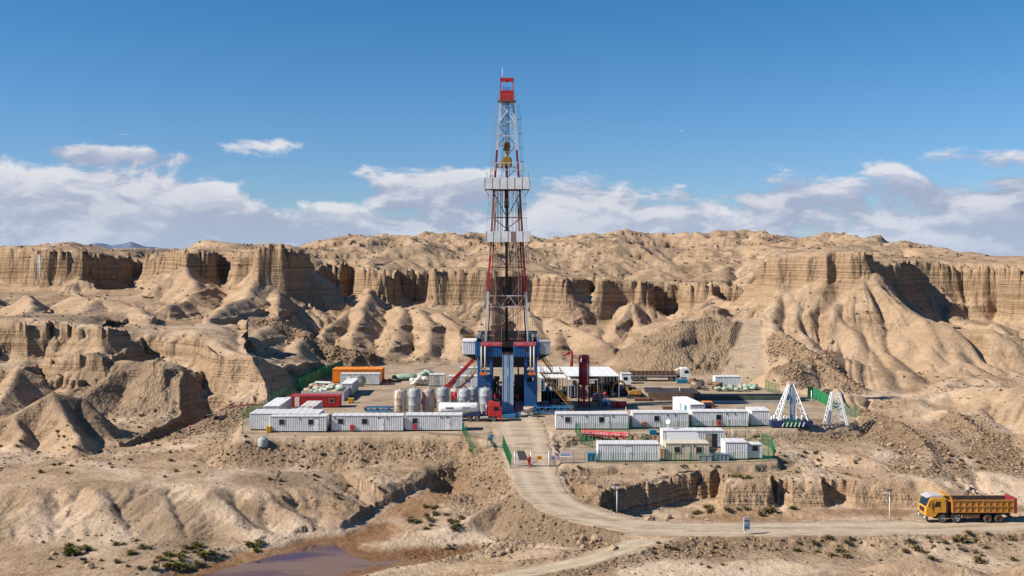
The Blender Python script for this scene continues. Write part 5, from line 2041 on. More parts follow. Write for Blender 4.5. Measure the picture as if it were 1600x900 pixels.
    # side rooms on brackets
    for x0, x1, mt, nm, zt in ((-8.4, -5.95, WHITE, 'doghouse', 13.3), (6.15, 8.2, paint('room_grey', (.42, .43, .45), .6, .2), 'control_room', 13.25)):
        w = MB()
        w.box(x0 + .05, x1 - .05, -3.9, 3.0, 10.95, zt)
        w.corr((x0, -3.92), (x1, -3.92), 10.95, zt, .36, .06, (0, -1))
        o = w.build(nm, mt, t)
        MB().box(x0 - .06, x1 + .06, -4.05, 3.1, zt, zt + .12).build('room_roof', mt, o)
        m = MB()
        m.prism([(x0, 10.95), (x1, 10.95), (-5.5, 9.7)] if x0 < 0 else [(x0, 10.95), (x1, 10.95), (5.8, 9.7)], 'y', -3.6, -3.4)
        m.prism([(x0, 10.95), (x1, 10.95), (-5.5, 9.7)] if x0 < 0 else [(x0, 10.95), (x1, 10.95), (5.8, 9.7)], 'y', 2.4, 2.6)
        m.box(x0, x1, -3.7, 2.8, 10.75, 10.95)
        m.build('room_bracket', BLACK, o)
        m = MB()
        for k in range(6):
            x = x0 + .1 + (x1 - x0 - .2) * k / 5
            m.bar((x, -3.9, zt + .1), (x, -3.9, zt + 1.25), .05)
        for z in (.7, 1.25):
            m.bar((x0 + .1, -3.9, zt + z), (x1 - .1, -3.9, zt + z), .06)
        m.build('roof_railing', YELLOW, o)
    # substructure
    for x0, x1 in ((-5.5, -2.7), (3.3, 5.7)):
        for y in (-3.6, 4.5):
            for xx in (x0 + .25, x1 - .25):
                MB().box(xx - .28, xx + .28, y - .28, y + .28, 0, zf - .35).build('substructure_leg', BLUE, t)
            for z in (.5, 3.4, 6.6, 9.6):
                MB().box(x0 + .3, x1 - .3, y - .2, y + .2, z, z + .4).build('substructure_beam', BLUE, t)
            m = MB()
            for za, zb in ((.9, 3.4), (3.8, 6.6), (7.0, 9.6)):
                m.bar((x0 + .3, y, za), (x1 - .3, y, zb), .2)
            m.build('substructure_brace', BLUE, t)
        for xx in (x0 + .25, x1 - .25):
            for z in (.4, 5.0, 9.6):
                MB().box(xx - .2, xx + .2, -3.3, 4.2, z, z + .4).build('substructure_beam', BLUE, t)
            MB().bar((xx, -3.4, .8), (xx, 4.3, 9.4), .25).build('substructure_brace', BLUE, t)
    # panel on the left leg, with dials
    p = MB().box(-5.45, -3.0, -4.1, -3.9, .6, 7.2).build('leg_panel', BLUE, t)
    for k in range(5):
        MB().box(-4.5, -3.9, -4.15, -4.1, 5.9 - k * .95, 6.35 - k * .95).build('panel_box', DGREY, p)
    p = MB().box(3.5, 5.6, -4.05, -3.9, .6, 5.8).build('leg_panel', BLUE, t)
    m = MB()
    for x in (-4.75, -4.05, 4.45, 5.1):
        m.tube((x, -4.5, 7.4), (x, -4.5, 12.5), .13)
    m.build('lifting_cylinder', paint('pale_rod', (.62, .55, .45), .4, .2), t)
    for x in (-4.4, 4.75):
        MB().box(x - .65, x + .65, -4.7, -4.3, 7.15, 7.6).build('cylinder_clamp', paint('clamp_orange', (.75, .17, .03), .5, .2), t)
    # slide from the floor down to the catwalk
    sl = MB()
    a, b = (0, -4.3, zf), (0, -8.5, 1.0)
    for x0, x1, mt in ((-.75, .1, 0), (.35, 1.2, 1)):
        sl.prism([(-4.3, zf + .1), (-8.6, .9), (-8.9, .9), (-4.6, zf + .1)], 'x', x0, x1)
    s0 = sl.build('pipe_slide', paint('slide_blue', (.22, .33, .46), .35, .2, .3), t)
    m = MB()
    for x in (-.78, .08, .33, 1.18):
        m.prism([(-4.5, zf + .15), (-8.8, .95), (-8.98, .95), (-4.7, zf + .15)], 'x', x - .06, x + .06)
    m.build('slide_rail', STEEL, s0)
    m = MB()
    m.box(-3.9, 2.6, -9.6, -8.0, .1, 1.0)
    m.box(-1.2, 1.6, -10.5, -9.6, .15, .7)
    m.build('slide_base', LBLUE, t)
    # wellhead stack and dark machines under the floor
    m = MB()
    m.tube((0, 0, 0), (0, 0, 6.5), .4)
    for z in (1.2, 2.4, 3.6, 4.9):
        m.tube((0, 0, z), (0, 0, z + .5), .75)
        m.box(-1.5, 1.5, -.3, .3, z + .05, z + .45)
    m.build('blowout_preventer', DRED, t)
    m = MB()
    m.tube((-1.9, 1, 0), (-1.9, 1, 6), .16)
    m.box(-2.5, -1.4, .5, 1.6, 5.6, 6.2)
    m.tube((2.2, 1.5, 0), (2.2, 1.5, 8), .14)
    m.bar((1.6, -1, 6.2), (3.4, -2, 4.4), .25)
    m.box(1.0, 2.8, 2.5, 4.5, 0, 3.2)
    m.box(-2.4, -.9, 3, 5, 0, 2.6)
    m.build('mud_line', BLACK, t)
    m = MB()
    m.box(-5.2, 5.4, 6.6, 9.4, .2, 3.6)
    m.box(-4.6, -1.6, 5.0, 6.4, .2, 5.2)
    m.box(1.4, 5.0, 5.2, 6.4, .2, 6.0)
    m.box(-5.2, 5.4, 4.2, 4.4, 7.6, 10.2)
    m.build('rear_skid', DGREY, t)
    for k in range(6):
        MB().tube((-2.3 + k * .9, 2.6 + .4 * (k % 2), .1), (-2.3 + k * .9, 2.6 + .4 * (k % 2), 3.0 + 1.2 * math.sin(k * 2.1)), .16).build('choke_pipe', [DRED, NAVY, DGREY][k % 3], t)
    MB().box(-2.6, 2.6, 1.9, 2.3, 2.2, 2.6).build('choke_manifold', RED, t)
    MB().box(-2.4, -1.2, -2.2, -1.2, 0, 2.2).build('accumulator', DGREY, t)
    MB().box(1.6, 3.0, -2.6, -1.4, 0, 1.9).build('accumulator', NAVY, t)
    # stairs
    def stair(p, q, w, mat, n):
        s = MB()
        p, q = Vector(p), Vector(q)
        for y in (0, w):
            s.bar(p + Vector((0, y, 0)), q + Vector((0, y, 0)), .10, .25)
            s.bar(p + Vector((0, y, 1.05)), q + Vector((0, y, 1.05)), .07)
            s.bar(p + Vector((0, y, .6)), q + Vector((0, y, .6)), .05)
            for k in range(9):
                e = p.lerp(q, k / 8)
                s.bar(e + Vector((0, y, 0)), e + Vector((0, y, 1.05)), .06)
        o = s.build('stair', mat, t)
        m = MB()
        for k in range(n):
            e = p.lerp(q, (k + .5) / n)
            m.box(e.x - .14, e.x + .14, e.y + .05, e.y + w - .05, e.z - .02, e.z + .03)
        m.build('stair_tread', DGREY, o)
    stair((6.0, -2.5, zf), (8.6, -2.5, 7.4), 1.0, paint('stair_yellow', (.36, .18, .02), .6, .35), 14)
    stair((6.4, -3.8, 7.4), (12.6, -3.8, .1), 1.0, paint('stair_yellow', (.36, .18, .02), .6, .35), 30)
    stair((-5.9, -2.8, 7.6), (-12.4, -2.8, .1), 1.0, paint('stair_yellow', (.36, .18, .02), .6, .35), 30)
    m = MB()
    m.bar((-6.2, -3.4, 6.9), (-10.4, -3.4, 3.4), .28)
    m.build('flow_line', NAVY, t)
    return t


rig()


# ------------------------------------------------------------------ catwalk and steelwork in front of the rig
def truss(name, label, px0, px1, base, dep, h, mat, z=0.0):
    x0, Y = XY(px0, base, z)
    x1, _ = XY(px1, base, z)
    L = x1 - x0
    t = thing(name, label, 'steelwork', (x0, Y, z))
    n = max(2, int(L / 1.1))
    for y in (0, dep):
        for zz in (.25, h):
            MB().box(0, L, y - .07, y + .07, zz - .08, zz + .08).build('chord', mat, t)
        m = MB()
        for k in range(n):
            a, b = L * k / n, L * (k + 1) / n
            m.bar((a, y, .25), (b, y, h) if k % 2 == 0 else (b, y, h), .09)
            m.bar((a, y, .25), (a, y, h), .09)
        m.build('web', mat, t)
    m = MB()
    for k in range(n + 1):
        m.bar((L * k / n, 0, h), (L * k / n, dep, h), .09)
    m.build('cross_bar', mat, t)
    return t


truss('catwalk_section', 'bright blue lattice catwalk section lying right of the rig', 833, 895, 648, 1.8, 1.35, LBLUE)
truss('catwalk_section', 'small blue lattice section lying left of the silos', 572, 612, 645, 1.2, 1.0, LBLUE)
t = thing('pipe_stack', 'stack of red and blue pipes on racks left of the silos', 'pipes', (*XY(570, 642), 0))
m = MB()
for k in range(4):
    MB().box(-.1 + k * 2.2, .1 + k * 2.2, 0, 2.0, 0, .5).build('rack_beam', NAVY, t)
for k in range(9):
    MB().tube((-.3, .15 + k * .2, .62), (7.3, .15 + k * .2, .62), .09, None, 7).build('pipe', DRED if k % 3 else RUST, t)
# cone shaped hopper beside the slide
x, y = XY(826, 651)
t = thing('mixing_hopper', 'tan cone hopper on a stand at the foot of the rig', 'hopper', (x, y, 0))
MB().lathe([(.25, .45), (.95, 1.5), (.95, 1.75)], n=20).build('cone', SILOC, t)
for a in range(4):
    u = a * math.pi / 2 + .78
    MB().bar((.8 * math.cos(u), .8 * math.sin(u), 0), (.8 * math.cos(u), .8 * math.sin(u), 1.5), .08).build('leg', LBLUE, t)
x, y = XY(807, 652)
t = thing('notice_post', 'small red notice on a post in front of the rig', 'sign', (x, y, 0))
MB().tube((0, 0, 0), (0, 0, 1.1), .04).build('post', STEEL, t)
MB().box(-.45, .45, -.06, -.02, .8, 1.35).build('board', DRED, t)


# ------------------------------------------------------------------ red boom left of the rig
t = thing('truck_crane', 'red crane boom rising from behind the silos towards the rig floor', 'crane', (-14.2, 199, 0))
MB().box(-3.4, 1.2, -1.2, 1.2, .7, 1.6).build('carrier', DRED, t)
for x in (-2.6, -.2):
    for y, o in ((-1.1, -1), (1.1, 1)):
        wheel(t, x, y, .5, .4, GREYP, o)
MB().lathe([(.9, 1.6), (.9, 2.2), (.7, 2.5)], n=16).build('turntable', DRED, t)
b = MB()
b.prism([(-.35, 2.2), (-.1, 2.9), (8.55, 11.55), (8.75, 11.0), (.5, 2.2)], 'y', -.32, .32)
bo = b.build('boom', RED, t)
MB().prism([(2.0, 4.0), (1.9, 4.7), (5.2, 7.9), (5.5, 7.5)], 'y', -.42, .42).build('boom_sleeve', DRED, bo)
MB().tube((.9, 0, 1.9), (3.4, 0, 5.2), .14).build('ram', STEEL, t)


# ------------------------------------------------------------------ canopies over the mud system
def canopy(label, zr, front, back, f0, f1, b0, b1, slope=0.0):
    Yf = FPX * (CAMZ - zr) / (front - HORIZON)
    Yb = FPX * (CAMZ - zr) / (back - HORIZON)
    P = [((f0 - 800) * Yf / FPX, Yf), ((f1 - 800) * Yf / FPX, Yf), ((b1 - 800) * Yb / FPX, Yb), ((b0 - 800) * Yb / FPX, Yb)]
    cx, cy = P[0]
    t = thing('canopy', label, 'canopy', (cx, cy, 0), 0, 'white canopies right of the rig')
    Q = [(x - cx, y - cy) for x, y in P]
    m = MB()
    vs = [(x, y, zr) for x, y in Q] + [(x, y, zr - .08) for x, y in Q]
    m.add(vs, [(0, 1, 2, 3), (7, 6, 5, 4), (0, 4, 5, 1), (1, 5, 6, 2), (2, 6, 7, 3), (3, 7, 4, 0)])
    ro = m.build('roof', BRIGHT, t)
    m = MB()
    n = 7
    for k in range(n + 1):
        f = k / n
        a = Vector((*Q[0], 0)).lerp(Vector((*Q[1], 0)), f)
        b = Vector((*Q[3], 0)).lerp(Vector((*Q[2], 0)), f)
        m.bar((a.x, a.y, zr + .03), (b.x, b.y, zr + .03), .08, .05)
    m.build('roof_rib', ROOFW, ro)
    for x, y in Q:
        MB().bar((x * .98 + .1, y, 0), (x * .98 + .1, y, zr - .1), .14).build('post', GREYP, t)
    a, b = Q[0], Q[1]
    for k in (1, 2):
        MB().bar((a[0] + (b[0] - a[0]) * k / 3, a[1] + .1, 0), (a[0] + (b[0] - a[0]) * k / 3, a[1] + .1, zr - .1), .12).build('post', GREYP, t)


canopy('small white canopy roof just behind the rig leg', 4.6, 580.5, 573, 838, 875, 838, 872)
canopy('low white canopy roof in front of the small one by the rig', 4.0, 590, 582.5, 841, 884, 839, 879)
canopy('largest white canopy roof right of the red tower', 4.6, 587.5, 573, 886, 968, 874, 950)
canopy('white canopy strip at the front of the large canopy', 3.9, 593, 586, 886, 934, 886, 936)
# tanks and pumps below
def mud_tank(px0, px1, base, h, dep, mat, label):
    x0, Y = XY(px0, base)
    x1, _ = XY(px1, base)
    L = x1 - x0
    t = thing('mud_tank', label, 'tank', (x0, Y, 0), 0, 'mud tanks under the canopies')
    m = MB()
    m.box(0, L, 0, dep, .2, h)
    m.corr((0, 0), (L, 0), .2, h, .7, .08, (0, -1))
    m.build('tank', mat, t)
    m = MB()
    for k in range(int(L / 1.2) + 1):
        m.bar((k * 1.2, .05, h), (k * 1.2, .05, h + 1.05), .05)
    for z in (.55, 1.05):
        m.bar((0, .05, h + z), (L, .05, h + z), .05)
    m.build('railing', YELLOW, t)
    m = MB()
    for k in range(max(1, int(L / 2.6))):
        m.tube((1.2 + k * 2.4, dep * .5, h), (1.2 + k * 2.4, dep * .5, h + .9), .32)
        m.box(.8 + k * 2.4, 1.7 + k * 2.4, dep * .25, dep * .45, h, h + .6)
    m.build('agitator', BLUE if mat is not BLUE else DRED, t)


mud_tank(846, 886, 630, 2.3, 2.6, DGREY, 'dark mud tank behind the yellow stair')
mud_tank(889, 905, 622, 2.6, 2.6, GREYP, 'grey mud tank beside the red tower')
mud_tank(924, 955, 618, 2.2, 2.6, DGREY, 'dark mud tank right of the red tower')
mud_tank(846, 872, 612, 2.5, 2.4, BLUE, 'blue mud tank behind the dark one near the rig')
mud_tank(930, 966, 604, 2.4, 2.4, DGREY, 'dark mud tank at the back under the large canopy')


def pump(px, base, mat, label, rz=0):
    x, y = XY(px, base)
    t = thing('mud_pump', label, 'pump', (x, y, 0), rz, 'mud pumps')
    MB().box(-1.6, 1.6, -.7, .7, 0, .3).build('skid', BLACK, t)
    MB().prism([(-1.5, .3), (-1.5, 1.2), (-.9, 1.7), (.3, 1.5), (.3, .3)], 'y', -.6, .6).build('crankcase', mat, t, .05)
    MB().lathe([(.55, -.75), (.55, -.6)], (0, 1, 0), (-.8, 0, 1.2), 16).build('flywheel', DGREY, t)
    for y in (-.35, 0, .35):
        MB().tube((.3, y, .8), (1.5, y, .8), .2).build('cylinder', STEEL, t)
    MB().lathe([(.1, 1.0), (.3, 1.2), (.35, 1.6), (.1, 1.9)], c=(1.1, 0, 0), n=12).build('damper', RED, t)


pump(856, 640, BLUE, 'blue mud pump behind the lattice catwalk section')
pump(872, 637, DGREY, 'dark mud pump at the foot of the yellow stair')
pump(938, 627, BLUE, 'blue mud pump under the canopy right of the red tower', .4)
# generator box, white
x, y = XY(857, 618)
t = thing('control_box', 'white control cabinet under the canopy by the yellow stair', 'cabinet', (x, y, 1.2))
MB().box(-.7, .7, -.4, .4, 0, 1.6).build('body', BRIGHT, t, .03)
MB().box(-.35, .25, -.43, -.40, .7, 1.3).build('panel', NAVY, t)
MB().box(-.6, .6, -.35, .35, -1.2, 0).build('stand', DGREY, t)
x, y = XY(975, 600)
t = thing('pump_shed', 'small white shed at the right end of the large canopy', 'shed', (x - .6, y, 0))
MB().box(0, 2.2, 0, 2.2, 0, 2.3).build('wall', WHITE, t)
MB().box(-.1, 2.3, -.1, 2.3, 2.3, 2.4).build('roof', ROOFW, t)
MB().box(.5, 1.4, -.04, .02, .9, 1.6).build('window', GLASS, t)


# ------------------------------------------------------------------ red separator tower
x, y = XY(912.5, 636)
t = thing('separator_tower', 'tall dark red cylindrical separator in a square frame right of the rig', 'separator', (x, y, 0))
R = 1.02
MB().lathe([(.3, 4.0), (R, 4.5), (R, 6.2), (R * 1.05, 6.22), (R * 1.05, 6.4), (R, 6.42), (R, 8.6), (R * 1.05, 8.62), (R * 1.05, 8.8), (R, 8.82), (R, 9.8), (R * .9, 10.1), (.1, 10.15)], n=28).build('vessel', paint('separator_red', (.24, .02, .028), .35, .15, 0), t)
for sx in (-1, 1):
    for sy in (-1, 1):
        MB().box(sx * 1.02 - .1, sx * 1.02 + .1, sy * 1.02 - .1, sy * 1.02 + .1, 0, 4.6).build('frame_leg', DRED, t)
for z in (.3, 2.3, 4.5):
    m = MB()
    for s in (-1, 1):
        m.bar((-1.02, s * 1.02, z), (1.02, s * 1.02, z), .14)
        m.bar((s * 1.02, -1.02, z), (s * 1.02, 1.02, z), .14)
    m.build('frame_ring', DRED, t)
m = MB()
m.tube((0, 0, .3), (0, 0, 4.2), .22)
m.tube((-.6, -.3, .4), (-.6, -.3, 3.2), .1)
m.tube((-.6, -.3, 3.2), (.5, -.3, 3.2), .1)
m.box(-.5, .6, -.5, .3, .4, 1.1)
m.tube((-.7, -.6, 1.7), (.7, -.6, 1.7), .12)
m.build('piping', RED, t)
MB().tube((.7, -.6, 2.4), (.7, -.6, 3.8), .05).build('gauge_pipe', BRIGHT, t)
MB().tube((.62, -R * .8, 4.6), (.62, -R * .8, 9.0), .07).build('sight_glass', BRIGHT, t)
m = MB()
for s in (0, .4):
    m.bar((R + .15, -.2 + s, 0), (R + .15, -.2 + s, 10.2), .05)
for k in range(24):
    m.bar((R + .15, -.2, .4 + k * .4), (R + .15, .2, .4 + k * .4), .035)
m.build('ladder', DRED, t)
# vent elbow behind the canopies
x, y = XY(893, 590)
t = thing('vent_pipe', 'dark red vent pipe with an elbow standing behind the canopies', 'pipe', (x, y, 0))
MB().tube((0, 0, 0), (0, 0, 6.4), .38, None, 12).build('riser', DRED, t)
MB().tube((.1, 0, 6.2), (-2.2, 0, 5.4), .3, None, 12).build('elbow', DRED, t)
MB().tube((0, 0, 6.3), (0, 0, 7.0), .12).build('mast', GREYP, t)


# ------------------------------------------------------------------ yellow excavator
EXCY = paint('excavator_yellow', (.36, .185, .025), .65, .6, 0, (.16, .09, .04))


def excavator(px, base, label, rz):
    x, y = XY(px, base)
    t = thing('excavator', label, 'excavator', (x, y, 0), rz)
    t.scale = (.8, .8, .8)
    for s in (-1, 1):
        tr = MB()
        tr.prism([(-1.7, .15), (-1.4, 0), (1.4, 0), (1.7, .15), (1.75, .5), (1.5, .8), (-1.5, .8), (-1.75, .5)], 'y', s * 1.1 - .28, s * 1.1 + .28)
        o = tr.build('track', BLACK, t, .03)
        for k in range(4):
            MB().lathe([(.25, -.3), (.25, .3)], (0, 1, 0), (-1.2 + k * .8, s * 1.1, .35), 12).build('roller', DGREY, o)
    MB().box(-1.2, 1.2, -.8, .8, .45, .95).build('undercarriage', BLACK, t)
    b = MB()
    b.prism([(-1.9, 1.0), (-2.0, 1.9), (-1.5, 2.2), (.2, 2.1), (1.3, 1.7), (1.3, 1.0)], 'y', -1.25, 1.25)
    b.build('house', EXCY, t, .08)
    c = MB()
    c.prism([(.15, 1.05), (.15, 2.85), (1.1, 2.85), (1.45, 1.9), (1.4, 1.05)], 'y', -1.3, -.3)
    cb = c.build('cab', EXCY, t, .04)
    MB().prism([(.25, 1.9), (.25, 2.7), (1.02, 2.7), (1.3, 1.95)], 'y', -1.32, -.28).build('cab_window', GLASS, cb)
    bo = MB()
    bo.prism([(.9, 1.3), (.9, 1.8), (2.6, 4.3), (3.6, 4.6), (5.0, 3.8), (4.9, 3.4), (3.5, 4.1), (2.9, 3.9), (1.4, 1.3)], 'y', -.1, .35)
    bo.build('boom', EXCY, t, .03)
    MB().prism([(4.7, 4.2), (5.1, 4.3), (5.6, 1.9), (5.3, 1.8)], 'y', -.05, .3).build('stick', EXCY, t, .03)
    MB().prism([(5.2, 1.9), (5.7, 1.9), (6.0, 1.2), (5.5, .6), (4.8, .9), (4.9, 1.1), (5.4, 1.2)], 'y', -.35, .6).build('bucket', DGREY, t)
    MB().tube((1.3, .12, 1.5), (2.7, .12, 3.6), .09).build('ram', STEEL, t)
    MB().tube((3.3, .12, 4.7), (4.8, .12, 4.4), .08).build('ram', STEEL, t)


excavator(990, 622, 'dusty yellow excavator standing right of the large canopy', math.radians(172))


# ------------------------------------------------------------------ boxes, barrels and other clutter on the pad
def crate(px, base, w, h, d, mat, name, label, rz=0.0, group=None):
    x, y = XY(px, base)
    t = thing(name, label, 'crate', (x, y, 0), rz, group)
    MB().box(-w / 2, w / 2, 0, d, .1, h).build('body', mat, t, .02)
    MB().box(-w / 2 - .04, w / 2 + .04, -.04, d + .04, h, h + .07).build('lid', mat, t)
    for x_ in (-w / 2 + .2, w / 2 - .2):
        MB().box(x_ - .1, x_ + .1, .02, d - .02, 0, .1).build('runner', BLACK, t)
    for k in range(max(2, int(w / .6))):
        xx = -w / 2 + (k + .5) * w / max(2, int(w / .6))
        MB().box(xx - .04, xx + .04, -.05, .0, .15, h - .05).build('batten', mat, t)


crate(961, 637, 1.2, 1.0, 1.2, RED, 'tool_crate', 'smaller red crate left of its neighbour by the orange ladder')
crate(971, 637, 2.0, 1.0, 1.2, RED, 'tool_crate', 'wider red crate standing in front of the yellow excavator')
crate(947, 634, 1.5, 1.1, .8, BRIGHT, 'tool_crate', 'white crate in the shade of the large canopy')
crate(548, 630, 1.0, .9, .8, YELLOW, 'tool_crate', 'yellow crate at the right end of the red container')
crate(1106, 640, 1.4, 1.2, 1.0, NAVY, 'tool_crate', 'navy crate with an orange cover behind the upper cabins')
crate(1106, 636, 1.8, .9, 1.6, ORANGE, 'tool_crate', 'orange crate behind the navy crate')
crate(1112, 640, 1.6, .8, 1.0, RUST, 'tool_crate', 'rusty crate at the right end of the bright white container')
crate(1046, 640, 2.6, .45, 1.6, BROWN, 'pallet', 'flat brown pallet left of the bright white container')
crate(1022, 613.5, 3.6, .9, 1.4, BLACK, 'tool_crate', 'long black crate on the edge of the brown pit')
crate(958, 612, 2.4, 2.0, 2.0, BLACK, 'tool_crate', 'tall black cabinet in the dark under the right end of the large canopy')
crate(973, 618, 2.2, 1.3, 1.6, DGREY, 'tool_crate', 'dark grey crate beside the yellow excavator')
crate(1004, 627, 3.2, .5, 1.2, RUST, 'pallet', 'low rusty pallet between the excavator and the brown pit')
crate(943, 622, 1.8, 1.7, 1.6, BLACK, 'tool_crate', 'black cabinet behind the orange step ladder')
crate(1068, 599, 3.0, .8, 1.6, TEAL, 'tool_crate', 'teal crate in front of the flatbed cab')
crate(452, 634, 1.6, 1.5, 1.6, SACKB, 'pallet_stack', 'stack of pallets left of the red container')
crate(515, 671, .8, 1.0, .8, YELLOW, 'tool_crate', 'yellow box in the gap between the two left front cabins')
crate(419.5, 676.5, .7, 1.0, .7, YELLOW, 'tool_crate', 'yellow box at the left corner of the front cabins')
crate(632, 668, .4, 1.6, 1.2, SACK, 'tool_crate', 'cream cabinet in the gap before the tanker cabin')
crate(985, 668, .8, 1.9, 1.5, CREAM, 'tool_crate', 'cream cabinet between the upper cabins beside the banner')
crate(1078.5, 666, .7, 1.9, 1.6, CREAM, 'tool_crate', 'cream cabinet between the middle upper cabins')
crate(1035, 718, .8, 1.5, 1.2, SACKB, 'tool_crate', 'brown cabinet between the lower container and the cream hut')
for k, (px, py) in enumerate([(604, 597), (608, 598), (612, 596)]):
    x, y = XY(px, py)
    t = thing('scrap_heap', 'heap of red scrap steel at the back of the pad near the green tarpaulin', 'scrap heap', (x, y, 0), k * .8, 'red scrap frames')
    for a in range(3):
        MB().bar((-1.0, -.5 + a * .5, .2 + a * .2), (1.0, -.4 + a * .4, .5), .12).build('bar', DRED, t)
    MB().bar((-.9, -.6, .3), (-.7, .7, .8), .12).build('bar', DRED, t)
# hose reel
x, y = XY(563, 604)
t = thing('hose_reel', 'big pale hose reel leaning in front of the white container', 'reel', (x, y, 0), .25)
MB().lathe([(.4, -.25), (1.25, -.25), (1.3, -.2), (1.25, -.15), (.4, -.15), (.4, .15), (1.25, .15), (1.3, .2), (1.25, .25), (.4, .25)], (0, 1, 0), (0, 0, 1.3), 24, False).build('drum', paint('reel_olive', (.36, .35, .24), .7, .3), t)
MB().tube((0, -.4, 1.3), (0, .4, 1.3), .12).build('axle', BLACK, t)
MB().box(-.9, .9, -.3, .3, 0, .12).build('foot', BLACK, t)
# barrels
rb = random.Random(3)
bl = MB().lathe([(.28, 0), (.29, .02), (.285, .28), (.3, .3), (.285, .32), (.285, .58), (.3, .6), (.285, .62), (.29, .86), (.28, .88)], n=14).mesh('barrel')
for k in range(14):
    px, py = [(930 + rb.random() * 20, 633 + rb.random() * 3), (705 + rb.random() * 30, 609), (612 + rb.random() * 14, 651)][k % 3]
    me = bl.copy()
    me.materials.append([BLUE, RED, DGREY][k % 3])
    o = bpy.data.objects.new('barrel', me)
    COL.objects.link(o)
    o.location = (*XY(px, py), 0)
    tag(o, ['blue barrel standing near the orange ladder right of the red tower', 'red barrel standing behind the grey silos', 'dark barrel standing beside the rusty cream silo'][k % 3], 'barrel', ['blue barrels', 'red barrels', 'dark barrels'][k % 3])
# leaning ladder
x, y = XY(932, 636)
t = thing('step_ladder', 'orange step ladder standing beside the red tower', 'ladder', (x, y, 0))
for s in (-.9, .9):
    MB().bar((s, 0, 0), (s * .55, .3, 4.2), .12).build('stile', paint('ladder_orange', (.62, .20, .04), .5, .2), t)
    MB().bar((s, 1.2, 0), (s * .55, .4, 4.2), .10).build('stile', RUST, t)
for k in range(8):
    f = (k + .7) / 8
    MB().bar((-.9 + .35 * f, .3 * f, 4.2 * f), (.9 - .35 * f, .3 * f, 4.2 * f), .08).build('rung', ORANGE, t)
# scrap heap
rs = random.Random(8)
for k in range(16):
    x, y = XY(1078 + rs.random() * 46, 610 - rs.random() * 8)
    if k % 2:
        o = MB().lathe([(.1, -.9), (.55 + .2 * rs.random(), -.8), (.6, .8), (.1, .9)], (1, .3, .1), (0, 0, 0), 12).build('scrap_drum', RUST if k % 4 == 1 else BROWN)
        o.location = (x, y, .6 + rs.random() * .7)
        o.rotation_euler = (rs.random() * .5, rs.random() * .5, rs.random() * 3)
        tag(o, 'rusty drum in the scrap heap below the pitted slope', 'drum', 'scrap drums')
    else:
        o = MB().prism([(-.8, 0), (-.6, .7), (.5, .9), (.9, .2), (.2, -.1)], 'y', -.5, .5).build('scrap_plate', [RUST, BROWN, DGREY, SILOC][(k // 2) % 4])
        o.location = (x, y, .3 + rs.random() * .8)
        o.rotation_euler = (rs.random(), rs.random(), rs.random() * 3)
        tag(o, ['rusty', 'brown', 'dark grey', 'cream'][(k // 2) % 4] + ' scrap block in the heap below the pitted slope', 'scrap', 'scrap blocks ' + ['rusty', 'brown', 'grey', 'cream'][(k // 2) % 4])


# ------------------------------------------------------------------ brown pit
x0, Y0 = XY(1013, 626)
x1, _ = XY(1095, 626)
t = thing('pit_wall', 'brown boarded wall of the settling pit', 'wall', (x0, Y0, 0))
n = 26
for k in range(n):
    a = (x1 - x0) / n
    MB().box(k * a + .02, (k + 1) * a - .02, 0, .10, 0, 1.55 + .08 * math.sin(k * 2.1)).build('board', BROWN, t)
MB().box(0, x1 - x0, .11, .2, 1.3, 1.45).build('rail', BROWN, t)
MB().box(0, x1 - x0, .1, 8, 1.42, 1.5).build('liner', BLACK, t)
x0, Y0 = XY(1092, 630)
t = thing('lined_pit', 'low earth pit edge with a dark green liner at the right of the pad', 'pit', (x0, Y0, 0))
MB().box(0, 18.5, 0, 1.2, 0, .5).build('rim', CONC, t)
MB().prism([(.4, .5), (.8, 1.3), (4.0, 1.35), (4.0, .4)], 'x', -.2, 18.7).build('liner', paint('pit_liner', (.03, .045, .03), .6, .2), t)


# ------------------------------------------------------------------ white lattice frames at the right
def a_frame(px, base, label, apex_w, half, h, mat, depth=3.0, with_base=True):
    x, y = XY(px, base)
    t = thing('lifting_frame', label, 'frame', (x, y, 0))
    z0 = 1.35 if with_base else 0
    for s in (-1, 1):
        for yy in (-depth / 2, depth / 2):
            for o in (0, .28) if s < 0 or not with_base else (0,):
                MB().bar((s * half + o, yy, z0), (s * apex_w + o * .7, yy * .25, h), .16).build('leg', mat, t)
        m = MB()
        for k in range(7):
            f0, f1 = k / 7, (k + 1) / 7
            def pt(f, sg):
                return (s * (half + (apex_w - half) * f), sg * depth / 2 * (1 - .75 * f), z0 + (h - z0) * f)
            m.bar(pt(f0, -1), pt(f1, 1), .07)
            m.bar(pt(f1, -1), pt(f1, 1), .07)
        m.build('lacing', mat, t)
    return t, z0


ft, z0 = a_frame(1235.5, 667, 'white A-frame tripod on a blue and green engine skid', .35, 2.55, 7.5, BRIGHT)
for x in (-.15, .35, .7):
    MB().bar((x, -.6, 1.3), (x * .9 + .05, 0, 7.3), .26).build('centre_column', LBLUE if x == -.15 else BRIGHT, ft)
MB().box(-.55, .75, -.45, .45, 7.3, 7.75).build('head_block', paint('frame_head', (.62, .40, .36), .6, .2), ft, .05)
MB().box(-.1, .8, -.4, .4, 6.9, 7.3).build('head_block', SILOC, ft, .05)
MB().box(-3.6, 3.5, -1.2, 1.4, .15, 1.2).build('engine_skid', NAVY, ft, .03)
MB().box(-1.3, 1.2, -1.32, -1.2, .1, 1.25).build('engine_cover', DGREEN, ft)
for k in range(12):
    x = -3.4 + k * .58
    MB().lathe([(.06, 1.2), (.26, 1.35), (.2, 1.75 + .25 * math.sin(k * 2.3)), (.05, 1.95 + .25 * math.sin(k * 2.3))], c=(x, -.5 + .5 * (k % 3), 0), n=8).build('valve', BRIGHT if k % 3 else SACK, ft)
